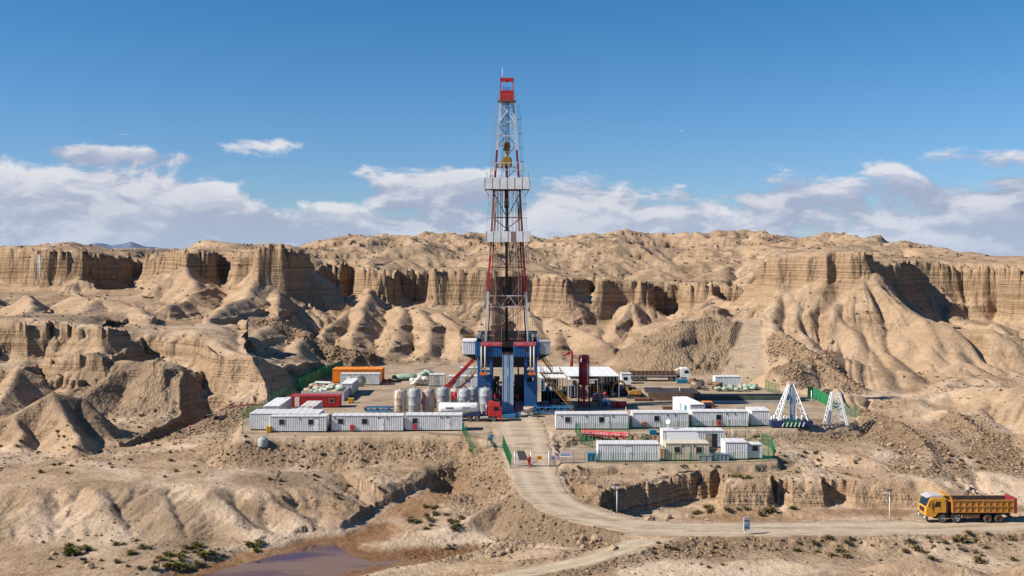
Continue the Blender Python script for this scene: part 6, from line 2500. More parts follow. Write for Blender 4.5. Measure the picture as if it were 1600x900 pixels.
for k in range(6):
    MB().bar((-1.8 + k * .7, -1.36, .25), (-1.5 + k * .7, -1.36, 1.0), .13).build('rod', BRIGHT, ft)
f2, z0 = a_frame(1304.5, 663, 'bare white lattice tower standing on the ground right of the tripod', .62, 1.6, 5.6, BRIGHT, 2.6, False)
m = MB()
for k in range(5):
    f0, f1 = k / 5, (k + 1) / 5
    w0, w1 = 1.6 - .98 * f0, 1.6 - .98 * f1
    for yy in (-1, 1):
        d0, d1 = yy * 1.3 * (1 - .75 * f0), yy * 1.3 * (1 - .75 * f1)
        m.bar((-w0, d0, 5.6 * f0), (w1, d1, 5.6 * f1), .07)
        m.bar((-w1, d1, 5.6 * f1), (w1, d1, 5.6 * f1), .07)
m.build('cross_lacing', BRIGHT, f2)
x, y = XY(1268, 628)
t = thing('marker_post', 'white marker post in front of the green net at the right of the pad', 'post', (x, y, 0))
MB().tube((0, 0, 0), (0, 0, 2.2), .10).build('post', BRIGHT, t)
MB().tube((0, 0, 2.2), (0, 0, 2.35), .14, .04).build('cap', BRIGHT, t)


# ------------------------------------------------------------------ where a line of sight meets the land
def ground_v(x, y):
    fy = np.clip(np.interp(y, ROWS, np.arange(len(ROWS))), 0, len(ROWS) - 1.001)
    fx = np.clip(np.interp(x / y, TANS, np.arange(len(TANS))), 0, len(TANS) - 1.001)
    i, j = fy.astype(int), fx.astype(int)
    u, v = fy - i, fx - j
    return (LHg[i, j] * (1 - v) + LHg[i, j + 1] * v) * (1 - u) + (LHg[i + 1, j] * (1 - v) + LHg[i + 1, j + 1] * v) * u


RAYY = np.concatenate([np.arange(98, 240, .25), np.arange(240, 560, .6)])


def hit(px, py):
    X = (px - 800) * RAYY / FPX
    Z = CAMZ - (py - HORIZON) * RAYY / FPX
    k = np.argmax(ground_v(X, RAYY) >= Z)
    return float(X[k]), float(RAYY[k]), ground(float(X[k]), float(RAYY[k]))


# ------------------------------------------------------------------ wire fences
def unit_panel():
    m = MB()
    n = 14
    for k in range(n):
        f = (k + .5) / n
        m.add([(f - .004, 0, 0), (f + .004, 0, 0), (f + .004, 0, 1), (f - .004, 0, 1)], [(0, 1, 2, 3)])
        m.add([(f, -.010, 0), (f, .010, 0), (f, .010, 1), (f, -.010, 1)], [(0, 1, 2, 3)])
    for k in range(7):
        z = .03 + k * .155
        m.add([(0, 0, z - .006), (1, 0, z - .006), (1, 0, z + .006), (0, 0, z + .006)], [(0, 1, 2, 3)])
        m.add([(0, -.012, z), (1, -.012, z), (1, .012, z), (0, .012, z)], [(0, 1, 2, 3)])
    return m.mesh('mesh_panel')


PANEL = unit_panel()
PANEL.materials.append(GREEN)
PANELG = PANEL.copy()
PANELG.materials.clear()
PANELG.materials.append(STEEL)
POST = MB().tube((0, 0, 0), (0, 0, 1), .045, None, 6).mesh('post')
POST.materials.append(GREEN)
POSTG = POST.copy()
POSTG.materials.clear()
POSTG.materials.append(STEEL)
SHEET = MB().box(0, 1, -.01, .01, 0, 1).mesh('net_sheet')
SHEET.materials.append(DGREEN)


def fence(label, pts, h=1.9, step=2.4, grey=False, sheet=False, follow=True):
    P = [Vector((*XY(a, b, z), 0)) for a, b, z in pts]
    t = thing('wire_fence', label, 'fence', (P[0].x, P[0].y, ground(P[0].x, P[0].y)), 0, 'wire fences round the site')
    o0 = t.location.copy()
    marks = [P[0]]
    for a, b in zip(P[:-1], P[1:]):
        n = max(1, int(round((b - a).length / step)))
        for k in range(1, n + 1):
            marks.append(a.lerp(b, k / n))
    for i, q in enumerate(marks):
        z = ground(q.x, q.y)
        o = bpy.data.objects.new('post', POSTG if grey else POST)
        COL.objects.link(o)
        o.parent = t
        o.location = Vector((q.x, q.y, z - .1)) - o0
        o.scale = (1, 1, h + .25)
        if i + 1 < len(marks):
            r = marks[i + 1]
            z2 = ground(r.x, r.y)
            d = r - q
            o = bpy.data.objects.new('mesh_panel', SHEET if sheet else (PANELG if grey else PANEL))
            COL.objects.link(o)
            o.parent = t
            L = d.length
            ang = math.atan2(d.y, d.x)
            # lean with the ground by shearing along the run
            M = Matrix(((math.cos(ang) * L, -math.sin(ang), 0, q.x - o0.x), (math.sin(ang) * L, math.cos(ang), 0, q.y - o0.y), (z2 - z, 0, h - .1, z + .05 - o0.z), (0, 0, 0, 1)))
            o.matrix_local = M
    return t


fence('green wire fence along the left edge of the pad', [(379, 680, -.2), (380, 655, 0), (415, 637, 0), (440, 625, 0), (468, 611, 0)])
fence('fence hung with dark green netting behind the sack bin', [(468, 611, 0), (502, 594, 0), (536, 578, 0)], 2.6, 2.4, False, True)
fence('green wire fence turning the corner beside the tanker cabin', [(723, 676, 0), (728, 683, 0), (738, 692, 0)])
fence('green wire fence across the front edge above the rubble slope', [(738, 692, -.2), (762, 694, -.2), (786, 695, -.3)])
fence('green wire fence running down to the gate beside the road', [(786, 695, -.3), (791, 709, -.8), (798, 728, -1.5)], 2.0, 1.5)
fence('grey wire fence right of the gate with notices on it', [(860, 725, -1.5), (896, 724.5, -1.5), (931, 723, -1.5)], 2.0, 2.2, True)
fence('green wire fence around the bank with the red banner', [(899, 676, -.1), (904, 684, -.4), (914, 691, -.8), (926, 697, -1.1)], 1.8, 1.3)
fence('green wire fence along the foot of the upper cabins', [(905, 676, -.2), (980, 676, -.2), (1060, 674, -.2), (1140, 672, -.2), (1212, 670, -.2)], 1.5, 2.6)
fence('green wire fence along the front of the lower terrace', [(932, 724.5, -1.5), (1010, 725, -1.5), (1100, 725, -1.5), (1192, 722.5, -1.5)], 1.6, 2.4)
fence('green wire fence at the right end of the lower terrace', [(1192, 722, -1.5), (1210, 716, -1.4), (1205, 700, -1.3), (1190, 690, -1.1)], 1.9, 1.8)
fence('green wire fence behind the small lower container', [(1135, 692, -1.1), (1165, 690, -1.0), (1190, 690, -1.0)], 2.2, 1.8)
fence('fence hung with green netting behind the white marker post', [(1262, 620, 0), (1282, 628, 0), (1300, 638, 0)], 2.3, 2.2, False, True)
fence('green wire fence at the right corner of the pad', [(1300, 640, 0), (1322, 648, 0), (1344, 655, 0)], 2.2, 2.0)
fence('green wire fence at the foot of the ramp', [(1196, 610, 0), (1206, 614, 0), (1218, 618, 0)], 2.4, 2.0)

# netting laid on the bank below the banner
t = thing('bank_netting', 'green netting laid over the bank under the red banner', 'netting', (0, 0, 0))
NETM = paint('bank_net', (.055, .085, .04), .9, .5)
for k in range(10):
    px0, px1 = 906 + k * 12, 917.5 + k * 12
    vs = []
    for px in (px0, px1):
        for j in range(5):
            x, y = XY(px, 678.5 + j * 3.0, -.2 - j * .22)
            vs.append((x, y, ground(x, y) + .05))
    m = MB()
    m.add(vs, [(j, j + 5, j + 6, j + 1) for j in range(4)], True)
    if k % 2 == 0 or k < 3:
        o = m.build('net_strip', NETM, t)
        so = o.modifiers.new('thick', 'SOLIDIFY')
        so.thickness = .02

# banner
b0, b1 = XY(909, 682, -.3), XY(983, 687, -.5)
t = thing('red_banner', 'long red banner with a line of white characters on the bank', 'banner', (b0[0], b0[1], .0))
dx, dy = b1[0] - b0[0], b1[1] - b0[1]
m = MB()
vs, fs, n = [], [], 24
for k in range(n + 1):
    f = k / n
    zc = .42 - .22 * f - .06 * math.sin(math.pi * f)
    for z in (-.42, .42):
        vs.append((dx * f, dy * f + .03 * math.sin(k * 1.3), zc + z))
m.add(vs, [(2 * k, 2 * k + 2, 2 * k + 3, 2 * k + 1) for k in range(n)], True)
bo = m.build('cloth', BANNER, t)
so = bo.modifiers.new('thick', 'SOLIDIFY')
so.thickness = .012
txt = '石油工人心向党安全上产争第一工程'
for k, ch in enumerate(txt[:16]):
    f = (k + .8) / 16.4
    zc = .42 - .22 * f - .06 * math.sin(math.pi * f)
    text_mesh(ch, .48, 'banner_character', BRIGHT, bo, (dx * f - .02, dy * f - .06, zc), (math.radians(90), 0, math.atan2(dy, dx)))
for f in (0, .5, 1):
    MB().tube((dx * f, dy * f + .06, -1.3), (dx * f, dy * f + .06, .8), .04).build('stake', GREEN, t)

# ------------------------------------------------------------------ gate
gx, gy = XY(804, 726, -1.5)
gz = ground(gx, gy)
t = thing('site_gate', 'open wire gate with a dark board at the road into the pad', 'gate', (gx, gy, gz))
def gate_leaf(x0, x1, y0, y1, h):
    p, q = Vector((x0, y0, .1)), Vector((x1, y1, .1))
    m = MB()
    m.bar(p, q, .05)
    m.bar(p + Vector((0, 0, h)), q + Vector((0, 0, h)), .05)
    m.bar(p, p + Vector((0, 0, h)), .05)
    m.bar(q, q + Vector((0, 0, h)), .05)
    o = m.build('gate_leaf', STEEL, t)
    m = MB()
    for k in range(1, 10):
        a = p.lerp(q, k / 10)
        m.bar(a, a + Vector((0, 0, h)), .015)
    m.build('gate_bar', STEEL, o)
    return o
for x in (0, 2.4, 5.1):
    MB().tube((x, 0, -.2), (x, 0, 2.2), .07).build('gate_post', BRIGHT, t)
gate_leaf(.1, 1.4, 0, 2.2, 1.9)
gate_leaf(2.9, 5.0, .1, .1, 1.9)
m = MB()
m.prism([(.7, 1.0), (.35, 2.35), (1.45, 2.35), (2.15, 1.0)], 'y', -.25, -.17)
m.build('dark_board', DGREY, t)
MB().box(.25, .42, -.2, .1, 0, 1.9).build('white_pillar', BRIGHT, t)
MB().box(3.3, 4.1, -.05, .02, 1.0, 1.6).build('yellow_notice', YELLOW, t)
MB().box(3.4, 3.95, -.06, -.05, 1.25, 1.38).build('notice_mark', BLACK, t)
for px, w, h, mt, lab in [(866, .7, .6, paint('lilac_white', (.62, .58, .70), .6, .1), 'small lilac and white notice on the fence by the gate'), (883, 1.6, .75, BRIGHT, 'white notice board with blue and red lines on the fence')]:
    x, y = XY(px, 725.5, -1.5)
    n_ = thing('notice_board', lab, 'sign', (x, y - .05, ground(x, y)))
    bd = MB().box(-w / 2, w / 2, -.03, 0, 1.0, 1.0 + h).build('board', mt, n_)
    MB().box(-.04, .04, 0, .06, 0, 1.2).build('post', STEEL, n_)
    if w > 1:
        MB().box(-w / 2 + .1, w / 2 - .1, -.04, -.03, 1.55, 1.66).build('red_line', DRED, bd)
        MB().box(-w / 2 + .1, w / 2 - .1, -.04, -.03, 1.2, 1.42).build('blue_line', LBLUE, bd)
    else:
        MB().box(-w / 2 + .1, w / 2 - .1, -.04, -.03, 1.12, 1.35).build('mark', paint('lilac', (.32, .26, .45), .6, .1), bd)
# skip and boxes on the terrace
def low_box(px0, px1, base, h, d, mat, name, label, cat):
    x0, Y = XY(px0, base, -1.5)
    x1, _ = XY(px1, base, -1.5)
    L = x1 - x0
    t = thing(name, label, cat, (x0, Y, ground(x0 + L / 2, Y)))
    MB().box(.04, L - .04, .04, d - .04, 0, h - .08).build('body', mat, t)
    for x in np.linspace(.02, L - .12, max(3, int(L / .5))):
        MB().box(x, x + .1, -.03, .05, .02, h - .08).build('rib', mat, t)
    MB().box(-.03, L + .03, -.03, d + .03, h - .08, h).build('rim', mat, t)


low_box(918, 931.5, 722.5, 1.25, 1.2, TEAL, 'skip_bin', 'bright blue skip bin beside the lower white container', 'bin')
low_box(1092, 1112, 722, .95, 1.2, GREYP, 'water_box', 'grey lidded box in front of the cream hut', 'box')
low_box(1113, 1139, 721.5, 1.05, 1.0, paint('steel_blue', (.22, .28, .36), .6, .3), 'water_trough', 'long blue-grey trough in front of the small ribbed container', 'trough')
low_box(1015, 1026, 690, .8, 1.0, TEAL, 'tool_box', 'teal box on the bank behind the lower white container', 'box')
# satellite dish and poles
x, y = XY(1044, 694, -1.1)
t = thing('satellite_dish', 'white satellite dish on a thin mast behind the cream hut', 'dish', (x, y, ground(x, y)))
MB().tube((0, 0, 0), (0, 0, 3.9), .05).build('mast', BRIGHT, t)
MB().lathe([(.02, 0), (.2, .03), (.38, .12), (.4, .12), (.2, .0)], (-.6, -.6, .4), (0, -.1, 3.9), 16, False).build('dish', BRIGHT, t)
for px, py, h, lab in [(1144, 690, 2.6, 'thin pale pole standing between the two cabin rows'), (978, 650, 1.6, 'short white pole behind the upper cabins'), (1062, 622, 2.3, 'thin pole at the edge of the brown pit')]:
    x, y = XY(px, py, -.9 if py > 670 else 0)
    t = thing('thin_pole', lab, 'pole', (x, y, ground(x, y)))
    MB().tube((0, 0, 0), (0, 0, h), .05).build('shaft', BRIGHT, t)
    MB().tube((0, 0, h), (0, 0, h + .12), .09, .03).build('cap', STEEL, t)

# ------------------------------------------------------------------ lamps, road sign
def lamp(px, py, z, h, label):
    x, y = XY(px, py, z)
    z = ground(x, y)
    t = thing('street_lamp', label, 'street lamp', (x, y, z), 0, 'solar lamps along the haul road')
    MB().tube((0, 0, -.1), (0, 0, h), .065, .05).build('pole', BRIGHT, t)
    MB().box(-.14, .14, -.14, .14, -.05, .06).build('base_plate', STEEL, t)
    m = MB()
    m.box(-.42, .42, -.24, .24, -.02, .03)
    p = m.build('solar_panel', NAVY, t, 0, (0, 0, h + .12))
    p.rotation_euler = (math.radians(-28), 0, 0)
    MB().bar((0, 0, h - .3), (-.55, -.1, h - .15), .05).build('arm', STEEL, t)
    MB().box(-.75, -.4, -.2, 0, h - .2, h - .12).build('lamp_head', BRIGHT, t)


lamp(964, 797, -4.0, 3.75, 'white solar lamp post on the bend in front of the dark bank')
lamp(1390, 812.5, -4.2, 3.7, 'white solar lamp post on the straight near the tipper truck')
x, y = XY(1166.5, 836, -4.3)
t = thing('road_sign', 'blue and white slanted road sign at the edge of the haul road', 'sign', (x, y, ground(x, y)), math.radians(38))
for s in (-.35, .35):
    MB().tube((s, 0, -.1), (s, 0, 1.0), .04).build('post', BRIGHT, t)
bd = MB().box(-.55, .55, -.05, 0, .55, 2.15).build('board', BRIGHT, t)
for z in (.62, 1.45):
    MB().prism([(-.54, z + .22), (-.54, z + .42), (.54, z + .24), (.54, z + .04)], 'y', -.065, -.05).build('blue_band', LBLUE, bd)
MB().box(.47, .55, -.068, -.052, .56, 1.6).build('blue_edge', LBLUE, bd)
MB().box(-.4, .4, -.062, -.05, .98, 1.32).build('pale_blue_panel', paint('sign_blue', (.35, .45, .72), .5, .1), bd)

# ------------------------------------------------------------------ power pole and wires
x, y, z = hit(61, 443)
t = thing('power_pole', 'pale twin power pole standing before the left mesa', 'power pole', (x, y, z))
for s in (-.28, .28):
    MB().tube((s, 0, -.3), (s, 0, 10.2), .19, .15).build('pole', BRIGHT, t)
MB().box(-1.1, 1.1, -.08, .08, 9.4, 9.6).build('crossarm', STEEL, t)
for s in (-1, 0, 1):
    MB().tube((s, 0, 9.6), (s, 0, 9.95), .07).build('insulator', BROWN, t)
e = Vector(hit(180, 437)) - Vector((x, y, z))
for s in (-1, 0, 1):
    m = MB()
    pts = []
    for k in range(13):
        f = k / 12
        p = Vector((s, 0, 9.9)).lerp(e + Vector((s * .2, 0, .5)), f)
        p.z -= 2.2 * 4 * f * (1 - f) * .5
        pts.append(p)
    m.path(pts, .07, 4)
    m.build('wire', BRIGHT, t)

# culverts and red pipe on the left
for px, py, lab in [(321.5, 655, 'left concrete culvert pipe in the rubble bank'), (339, 656, 'right concrete culvert pipe in the rubble bank')]:
    x, y, z = hit(px, py)
    t = thing('culvert_pipe', lab, 'culvert', (x, y, z))
    MB().lathe([(.72, 0), (.72, 2.6), (.56, 2.6), (.56, 0)], (.45, 1, -.12), (0, -.35, .15), 20, False).build('ring', paint('old_concrete', (.27, .20, .14), .9, .5), t)
    MB().lathe([(.56, .5), (.02, .51)], (.45, 1, -.12), (0, -.35, .15), 20, False).build('dark_inside', BLACK, t)
a, b = XY(284, 634, -.4), XY(432, 634, .3)
t = thing('red_pipeline', 'thin red pipeline along the foot of the dark cliff', 'pipeline', (a[0], a[1], 0))
n = 14
prev = None
for k in range(n + 1):
    px = 284 + (432 - 284) * k / n
    x, y = XY(px, 633.5, 0)
    p = Vector((x - a[0], y - a[1], ground(x, y) + .35))
    if prev is not None:
        MB().tube(prev, p, .13, None, 7).build('pipe', DRED, t)
        MB().box(p.x - .15, p.x + .15, p.y - .2, p.y + .2, p.z - .6, p.z - .1).build('support', CONC, t)
    prev = p

# round grey tank below the front bank
x, y, z = hit(411, 697)
t = thing('water_tank', 'small pale grey tank at the foot of the pad bank', 'tank', (x, y, z))
MB().lathe([(.75, -.2), (.8, 0), (.8, 1.0), (.75, 1.1), (.2, 1.35), (.02, 1.36)], n=20).build('shell', paint('tank_pale', (.36, .38, .40), .6, .4), t)
MB().lathe([(.2, 1.3), (.2, 1.48), (.02, 1.5)], n=12).build('cap', GREYP, t)


# ------------------------------------------------------------------ people
def skin_mesh(name, verts, edges, radii, mat, sub=1):
    me = bpy.data.meshes.new(name)
    me.from_pydata(verts, edges, [])
    o = bpy.data.objects.new(name, me)
    COL.objects.link(o)
    o.modifiers.new('skin', 'SKIN')
    for i, r in enumerate(radii):
        me.skin_vertices[0].data[i].radius = (r, r * .8 if i in (0, 1, 2, 3) else r)
    me.skin_vertices[0].data[0].use_root = True
    s = o.modifiers.new('sub', 'SUBSURF')
    s.levels = s.render_levels = sub
    dg = bpy.context.evaluated_depsgraph_get()
    out = bpy.data.meshes.new_from_object(o.evaluated_get(dg))
    bpy.data.objects.remove(o)
    out.materials.clear()
    out.materials.append(mat)
    out.polygons.foreach_set('use_smooth', [True] * len(out.polygons))
    out.name = name
    return out


def person(loc, cloth, helmet, label, rz=0.0, step=.12):
    t = thing('person', label, 'person', loc, rz)
    V = [(0, 0, .95), (0, 0, 1.15), (0, 0, 1.38), (0, 0, 1.50), (0, -.02, 1.62), (0, -.01, 1.72)]
    R = [.155, .145, .16, .06, .095, .075]
    E = [(0, 1), (1, 2), (2, 3), (3, 4), (4, 5)]
    hand = []
    for s in (-1, 1):
        k = len(V)
        V += [(s * .20, 0, 1.40), (s * .27, -.01, 1.14), (s * .28, -.10, .90), (s * .28, -.13, .80)]
        R += [.065, .052, .040, .036]
        E += [(2, k), (k, k + 1), (k + 1, k + 2), (k + 2, k + 3)]
        for f in range(5):
            j = len(V)
            off = (f - 2) * .018
            if f == 0:
                V += [(s * .25, -.17, .81), (s * .245, -.19, .77)]
            else:
                L = (.06, .075, .08, .07, .055)[f]
                V += [(s * .28 + 0, -.14 + off, .80 - L * .6), (s * .275, -.145 + off, .80 - L * 1.25)]
            R += [.011, .009]
            E += [(k + 3, j), (j, j + 1)]
        k = len(V)
        V += [(s * .10, 0, .90), (s * .11, s * step * .5 - .01, .50), (s * .11, s * step, .09), (s * .12, s * step - .16, .035)]
        R += [.095, .065, .05, .045]
        E += [(0, k), (k, k + 1), (k + 1, k + 2), (k + 2, k + 3)]
    b = bpy.data.objects.new('body', skin_mesh('body', V, E, R, SKIN))
    COL.objects.link(b)
    b.parent = t
    keep = [i for i in range(len(V)) if i <= 3]
    VV, RR, EE = list(V[:3]), [r + .02 for r in R[:3]], [(0, 1), (1, 2)]
    for s in (-1, 1):
        k = len(VV)
        VV += [(s * .20, 0, 1.40), (s * .27, -.01, 1.14), (s * .28, -.10, .88)]
        RR += [.085, .072, .06]
        EE += [(2, k), (k, k + 1), (k + 1, k + 2)]
        k = len(VV)
        VV += [(s * .10, 0, .90), (s * .11, s * step * .5 - .01, .50), (s * .11, s * step, .12)]
        RR += [.115, .09, .075]
        EE += [(0, k), (k, k + 1), (k + 1, k + 2)]
    c = bpy.data.objects.new('coverall', skin_mesh('coverall', VV, EE, RR, cloth))
    COL.objects.link(c)
    c.parent = t
    m = MB()
    m.lathe([(.15, 1.70), (.135, 1.705), (.125, 1.76), (.09, 1.82), (.02, 1.845)], c=(0, -.01, 0), n=16)
    m.build('helmet', helmet, t)
    for s in (-1, 1):
        MB().lathe([(.012, -.004), (.001, .006)], (0, -1, 0), (s * .032, -.098, 1.635), 6).build('eye', BLACK, t)
        MB().box(s * .12 - .05, s * .12 + .05, s * step - .20, s * step + .05, 0, .07).build('boot', BLACK, t, .02)
    MB().prism([(-.10, 1.60), (-.135, 1.585), (-.10, 1.57)], 'x', -.012, .012).build('nose', SKIN, t)


x, y = XY(826.5, 727, -1.55)
person((x, y, ground(x, y) + .06), REDC, RED, 'person in red coveralls walking in the gateway', 0.4)
x, y = XY(768, 691.5, -.1)
person((x, y, ground(x, y)), BLUEC, BLACK, 'person in blue work clothes standing behind the front fence', -.5, .05)


# ------------------------------------------------------------------ stones
ICO = []
bm = bmesh.new()
bmesh.ops.create_icosphere(bm, subdivisions=1, radius=1)
IV = np.array([v.co[:] for v in bm.verts], np.float32)
IF = np.array([[v.index for v in f.verts] for f in bm.faces], np.int32)
bm.free()


def mat_stone():
    m, g, bs = new_mat('broken_stone')
    geo = g.node('ShaderNodeNewGeometry')
    rnd = geo.outputs['Random Per Island']
    c = g.ramp(rnd, [(0, (.11, .072, .045)), (.35, (.20, .135, .083)), (.7, (.30, .205, .128)), (1, (.37, .265, .175))])
    n = g.noise(geo.outputs['Position'], 3.0, 3, .7)
    c = g.mix(1.0, c, g.ramp(n, [(.3, .75), (.7, 1.15)]), 'MULTIPLY')
    g.set(bs.inputs['Base Color'], c)
    bs.inputs['Roughness'].default_value = .95
    bs.inputs['Specular IOR Level'].default_value = .1
    return m


STONE = mat_stone()


def stones(name, label, weight, n, smin, smax, seed, mat=STONE):
    r = np.random.RandomState(seed)
    cell = (GYY * np.gradient(ROWS)[:, None]).ravel() * (GYY.ravel() < 330) * (GYY.ravel() > 100) * (np.abs(GT.ravel()) < .56)
    w = weight * cell
    w = w / w.sum()
    idx = r.choice(len(w), n, p=w)
    P = np.stack([gx_[idx], gy_[idx], LH[idx]], 1)
    size = smin * (smax / smin) ** (r.rand(n) ** 2.2)
    size = size * np.clip(P[:, 1] / 170, .8, 1.25)
    V = IV[None] * (1 + .35 * (r.rand(n, len(IV), 1) - .5))
    V = V * (np.array([1, .8, .65])[None, None] * (.7 + .6 * r.rand(n, 1, 3)))
    a = r.rand(n) * 6.28
    ca, sa = np.cos(a)[:, None], np.sin(a)[:, None]
    X = V[..., 0] * ca - V[..., 1] * sa
    Y = V[..., 0] * sa + V[..., 1] * ca
    V = np.stack([X, Y, V[..., 2]], -1) * size[:, None, None] + P[:, None, :]
    V[..., 0] += (r.rand(n, 1) - .5) * .3
    V[..., 1] += (r.rand(n, 1) - .5) * .3
    F = (IF[None] + (np.arange(n) * len(IV))[:, None, None]).reshape(-1, 3)
    me = bpy.data.meshes.new(name)
    me.vertices.add(n * len(IV))
    me.vertices.foreach_set('co', V.reshape(-1).astype(np.float32))
    me.loops.add(F.size)
    me.loops.foreach_set('vertex_index', F.ravel().astype(np.int32))
    me.polygons.add(len(F))
    me.polygons.foreach_set('loop_start', (np.arange(len(F)) * 3).astype(np.int32))
    me.update(calc_edges=True)
    me.materials.append(mat)
    o = bpy.data.objects.new(name, me)
    COL.objects.link(o)
    tag(o, label, kind='stuff')
    return o


free = (1 - np.clip(LM['pad'], 0, 1)) * (1 - np.clip(LM['road'], 0, 1)) * (1 - LM['wet'])
stones('rubble', 'broken rock and rubble on the fill slopes and spoil ridges', rub ** 1.5 * free, 16000, .06, .42, 41)
stones('scattered_stones', 'loose stones scattered over the badland ground', free * (.15 + sstep(fbm(gx_, gy_, 14, 3, 300), .0, .35)), 3000, .05, .26, 42)
stones('pad_gravel', 'loose gravel on the pad and along the road', (LM['pad'] * .5 + sstep(LM['roadside'], .2, .9)) * (1 - LM['road']), 2500, .03, .14, 43)
# boulders one can pick out
rb = random.Random(21)
BL = []
for k in range(4):
    r = np.random.RandomState(60 + k)
    bm = bmesh.new()
    bmesh.ops.create_icosphere(bm, subdivisions=2, radius=1)
    for v in bm.verts:
        n_ = perlin(np.array([v.co.x * 1.3 + k * 7]), np.array([v.co.y * 1.3 + v.co.z * 1.7]), 310)[0]
        v.co *= 1 + .55 * float(n_)
        v.co.z *= .7
    me = bpy.data.meshes.new('boulder')
    bm.to_mesh(me)
    bm.free()
    me.materials.append(STONE)
    BL.append(me)
spots = [((900, 960), (842, 862), 'dark boulder in the rubble below the road bend', 14), ((690, 800), (850, 872), 'boulder on the gravel ridge beside the muddy stream', 14), ((1330, 1450), (650, 735), 'boulder on the broken spoil ridge right of the lattice tower', 16),
         ((1010, 1130), (808, 815), 'boulder at the foot of the bank behind the road', 8), ((420, 600), (500, 545), 'dark boulder on the rocky ridge above the left yard', 12), ((1200, 1310), (520, 600), 'boulder on the dark broken ridge below the right mesa', 12), ((70, 160), (865, 895), 'boulder among the bushes in the lower left corner', 8)]
for (xa, xb), (ya, yb), lab, n in spots:
    for k in range(n):
        x, y, z = hit(xa + rb.random() * (xb - xa), ya + rb.random() * (yb - ya))
        o = bpy.data.objects.new('boulder', BL[k % 4])
        COL.objects.link(o)
        s = (.25 + .45 * rb.random() ** 2) * max(1, y / 190)
        o.location = (x, y, z + s * .15)
        o.scale = (s, s * .85, s * .8)
        o.rotation_euler = (rb.random(), rb.random(), rb.random() * 6)
        tag(o, lab, 'boulder', lab.replace('boulder ', 'boulders '))


# ------------------------------------------------------------------ desert scrub
def shrub_mesh(seed, n, h, mat, leaf=.07):
    r = random.Random(seed)
    m = MB()
    for k in range(n):
        a = r.random() * 6.283
        el = .25 + r.random() ** .7 * 1.25
        L = h * (.55 + .5 * r.random())
        d = Vector((math.cos(a) * math.cos(el) * 1.3, math.sin(a) * math.cos(el) * 1.3, math.sin(el)))
        b = Vector((math.cos(a) * .12 * h * r.random(), math.sin(a) * .12 * h * r.random(), 0))
        tip = b + d * L
        mid = b + d * L * .55 + Vector((0, 0, .08 * h))
        sd = Vector((-math.sin(a), math.cos(a), .3)).normalized() * leaf * (.6 + .8 * r.random())
        m.add([b - sd * .3, b + sd * .3, mid + sd, mid - sd, tip + sd * .4, tip - sd * .4], [(0, 1, 2, 3), (3, 2, 4, 5)])
        if r.random() < .6:
            q = mid.lerp(tip, r.random())
            w = Vector((r.random() - .5, r.random() - .5, r.random() - .2)) * .5 * h
            m.add([q, q + w * .5 + sd, q + w, q + w * .5 - sd], [(0, 1, 2, 3)])
    me = m.mesh('shrub')
    me.materials.append(mat)
    return me


def mat_leaf(name, c0, c1):
    m, g, bs = new_mat(name)
    oi = g.node('ShaderNodeObjectInfo')
    n = g.noise(g.node('ShaderNodeNewGeometry').outputs['Position'], 4.0, 2, .6)
    f = g.math('ADD', g.math('MULTIPLY', oi.outputs['Random'], .5), g.math('MULTIPLY', n, .6))
    g.set(bs.inputs['Base Color'], g.mix(f, (*c0, 1), (*c1, 1)))
    bs.inputs['Roughness'].default_value = .9
    bs.inputs['Specular IOR Level'].default_value = .15
    return m


DRY = mat_leaf('dry_scrub', (.11, .078, .046), (.21, .155, .090))
OLIVE = mat_leaf('olive_scrub', (.135, .112, .050), (.25, .200, .095))
LEAFG = mat_leaf('green_scrub', (.14, .132, .042), (.24, .205, .078))
SH = {'dry': [shrub_mesh(s, 70, .55, DRY, .04) for s in (1, 2, 3)], 'olive': [shrub_mesh(s, 90, .62, OLIVE, .045) for s in (4, 5, 6)], 'green': [shrub_mesh(s, 120, .70, LEAFG, .055) for s in (7, 8, 9)]}
rg = random.Random(77)
patches = [
    ('green', (105, 140), (852, 870), 7, 'green shrub in the lower left corner above the boulders', 1.1),
    ('green', (235, 290), (868, 892), 12, 'green shrub beside the purple stream water', 1.0),
    ('green', (300, 345), (855, 870), 6, 'green shrub on the bank left of the stream', 1.0),
    ('green', (370, 410), (846, 862), 6, 'green shrub where the pale shore meets the mud', .8),
    ('olive', (180, 340), (850, 892), 18, 'olive shrub on the bank above the stream', .9),
    ('dry', (60, 420), (845, 892), 24, 'dry brown tuft on the shore in the lower left', .7),
    ('olive', (640, 730), (788, 830), 18, 'yellowish shrub in the bed of the ravine', .9),
    ('dry', (0, 120), (660, 760), 20, 'dry brown tuft on the flat below the small left knoll', .8),
    ('dry', (120, 400), (650, 755), 30, 'dry brown tuft on the pale terrace in front of the left bluff', .75),
    ('dry', (420, 600), (690, 780), 24, 'dry brown tuft on the hummocks below the cabin row', .7),
    ('olive', (1180, 1330), (842, 872), 14, 'olive tuft on the verge below the straight road', .8),
    ('dry', (1390, 1580), (836, 872), 20, 'dry brown tuft in front of the tipper truck', .9),
    ('olive', (1430, 1590), (842, 885), 10, 'yellowish bush in the lower right corner', 1.1),
    ('dry', (1000, 1180), (850, 892), 18, 'dry brown tuft on the pale ground below the side track', .6),
    ('dry', (1210, 1440), (700, 752), 18, 'dry brown tuft on top of the right bank', .7),
    ('olive', (1080, 1240), (793, 806), 14, 'olive shrub at the foot of the bank behind the road', .9),
    ('dry', (890, 1130), (726, 745), 16, 'dry brown tuft on the bank edge below the lower cabins', .6),
    ('green', (1140, 1170), (744, 756), 4, 'small green shrub on the bank above the road', .8),
    ('dry', (1450, 1600), (680, 735), 14, 'dry brown tuft among the right hand spoil heaps', .8),
]
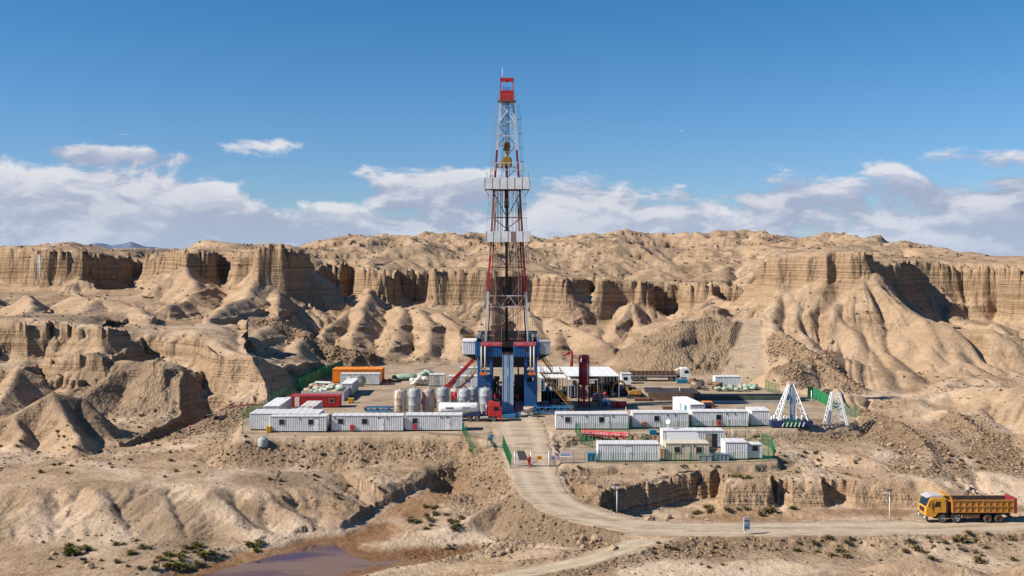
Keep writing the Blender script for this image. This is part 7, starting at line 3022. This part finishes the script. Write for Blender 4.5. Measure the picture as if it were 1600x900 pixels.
for kind, (xa, xb), (ya, yb), n, lab, sc in patches:
    for k in range(n):
        px, py = xa + rg.random() * (xb - xa), ya + rg.random() * (yb - ya)
        x, y, z = hit(px, py)
        o = bpy.data.objects.new('shrub', SH[kind][k % 3])
        COL.objects.link(o)
        s = sc * (.6 + .8 * rg.random())
        o.location = (x, y, z - .03)
        o.scale = (s * 1.15, s * 1.15, s * (.65 + .35 * rg.random()))
        o.rotation_euler = (0, 0, rg.random() * 6)
        tag(o, lab, 'shrub', lab.replace('shrub ', 'shrubs ').replace('tuft ', 'tufts ').replace('bush ', 'bushes '))


def scrub(name, label, weight, n, seed, hmin, hmax, ymax):
    r = np.random.RandomState(seed)
    yy = GYY.ravel()
    cell = (GYY * np.gradient(ROWS)[:, None]).ravel() * (yy < ymax) * (yy > 100) * (np.abs(GT.ravel()) < .56)
    w = weight * cell
    idx = r.choice(len(w), n, p=w / w.sum())
    P = np.stack([gx_[idx], gy_[idx], LH[idx]], 1)
    H = (hmin + (hmax - hmin) * r.rand(n) ** 2) * np.clip(P[:, 1] / 170, .8, 2.2)
    B = 9
    a = r.rand(n, B) * 6.28
    el = .2 + r.rand(n, B) * 1.1
    d = np.stack([np.cos(a) * np.cos(el) * 1.5, np.sin(a) * np.cos(el) * 1.5, np.sin(el)], -1) * H[:, None, None]
    s = np.stack([-np.sin(a), np.cos(a), 0 * a], -1) * (H * .30)[:, None, None]
    base = P[:, None, :] - np.array([0, 0, .03])
    V = np.stack([base - s * .4, base + s * .4, base + d * .6 + s, base + d, base + d * .6 - s], 2)
    nv = n * B
    F = np.arange(nv * 5).reshape(nv, 5)
    me = bpy.data.meshes.new(name)
    me.vertices.add(nv * 5)
    me.vertices.foreach_set('co', V.reshape(-1).astype(np.float32))
    me.loops.add(F.size)
    me.loops.foreach_set('vertex_index', F.ravel().astype(np.int32))
    me.polygons.add(nv)
    me.polygons.foreach_set('loop_start', (np.arange(nv) * 5).astype(np.int32))
    me.update(calc_edges=True)
    me.materials.append(DRY)
    o = bpy.data.objects.new(name, me)
    COL.objects.link(o)
    tag(o, label, kind='stuff')


patchy = sstep(fbm(gx_, gy_, 20, 3, 320), -.05, .3)
scrub('scrub', 'sparse dry desert scrub dotted over the flats', free * (1 - rub) * (.1 + patchy), 3800, 51, .08, .28, 215)
scrub('far_scrub', 'sparse dry scrub dotted over the upper badlands', free * patchy, 2600, 52, .18, .42, 540)
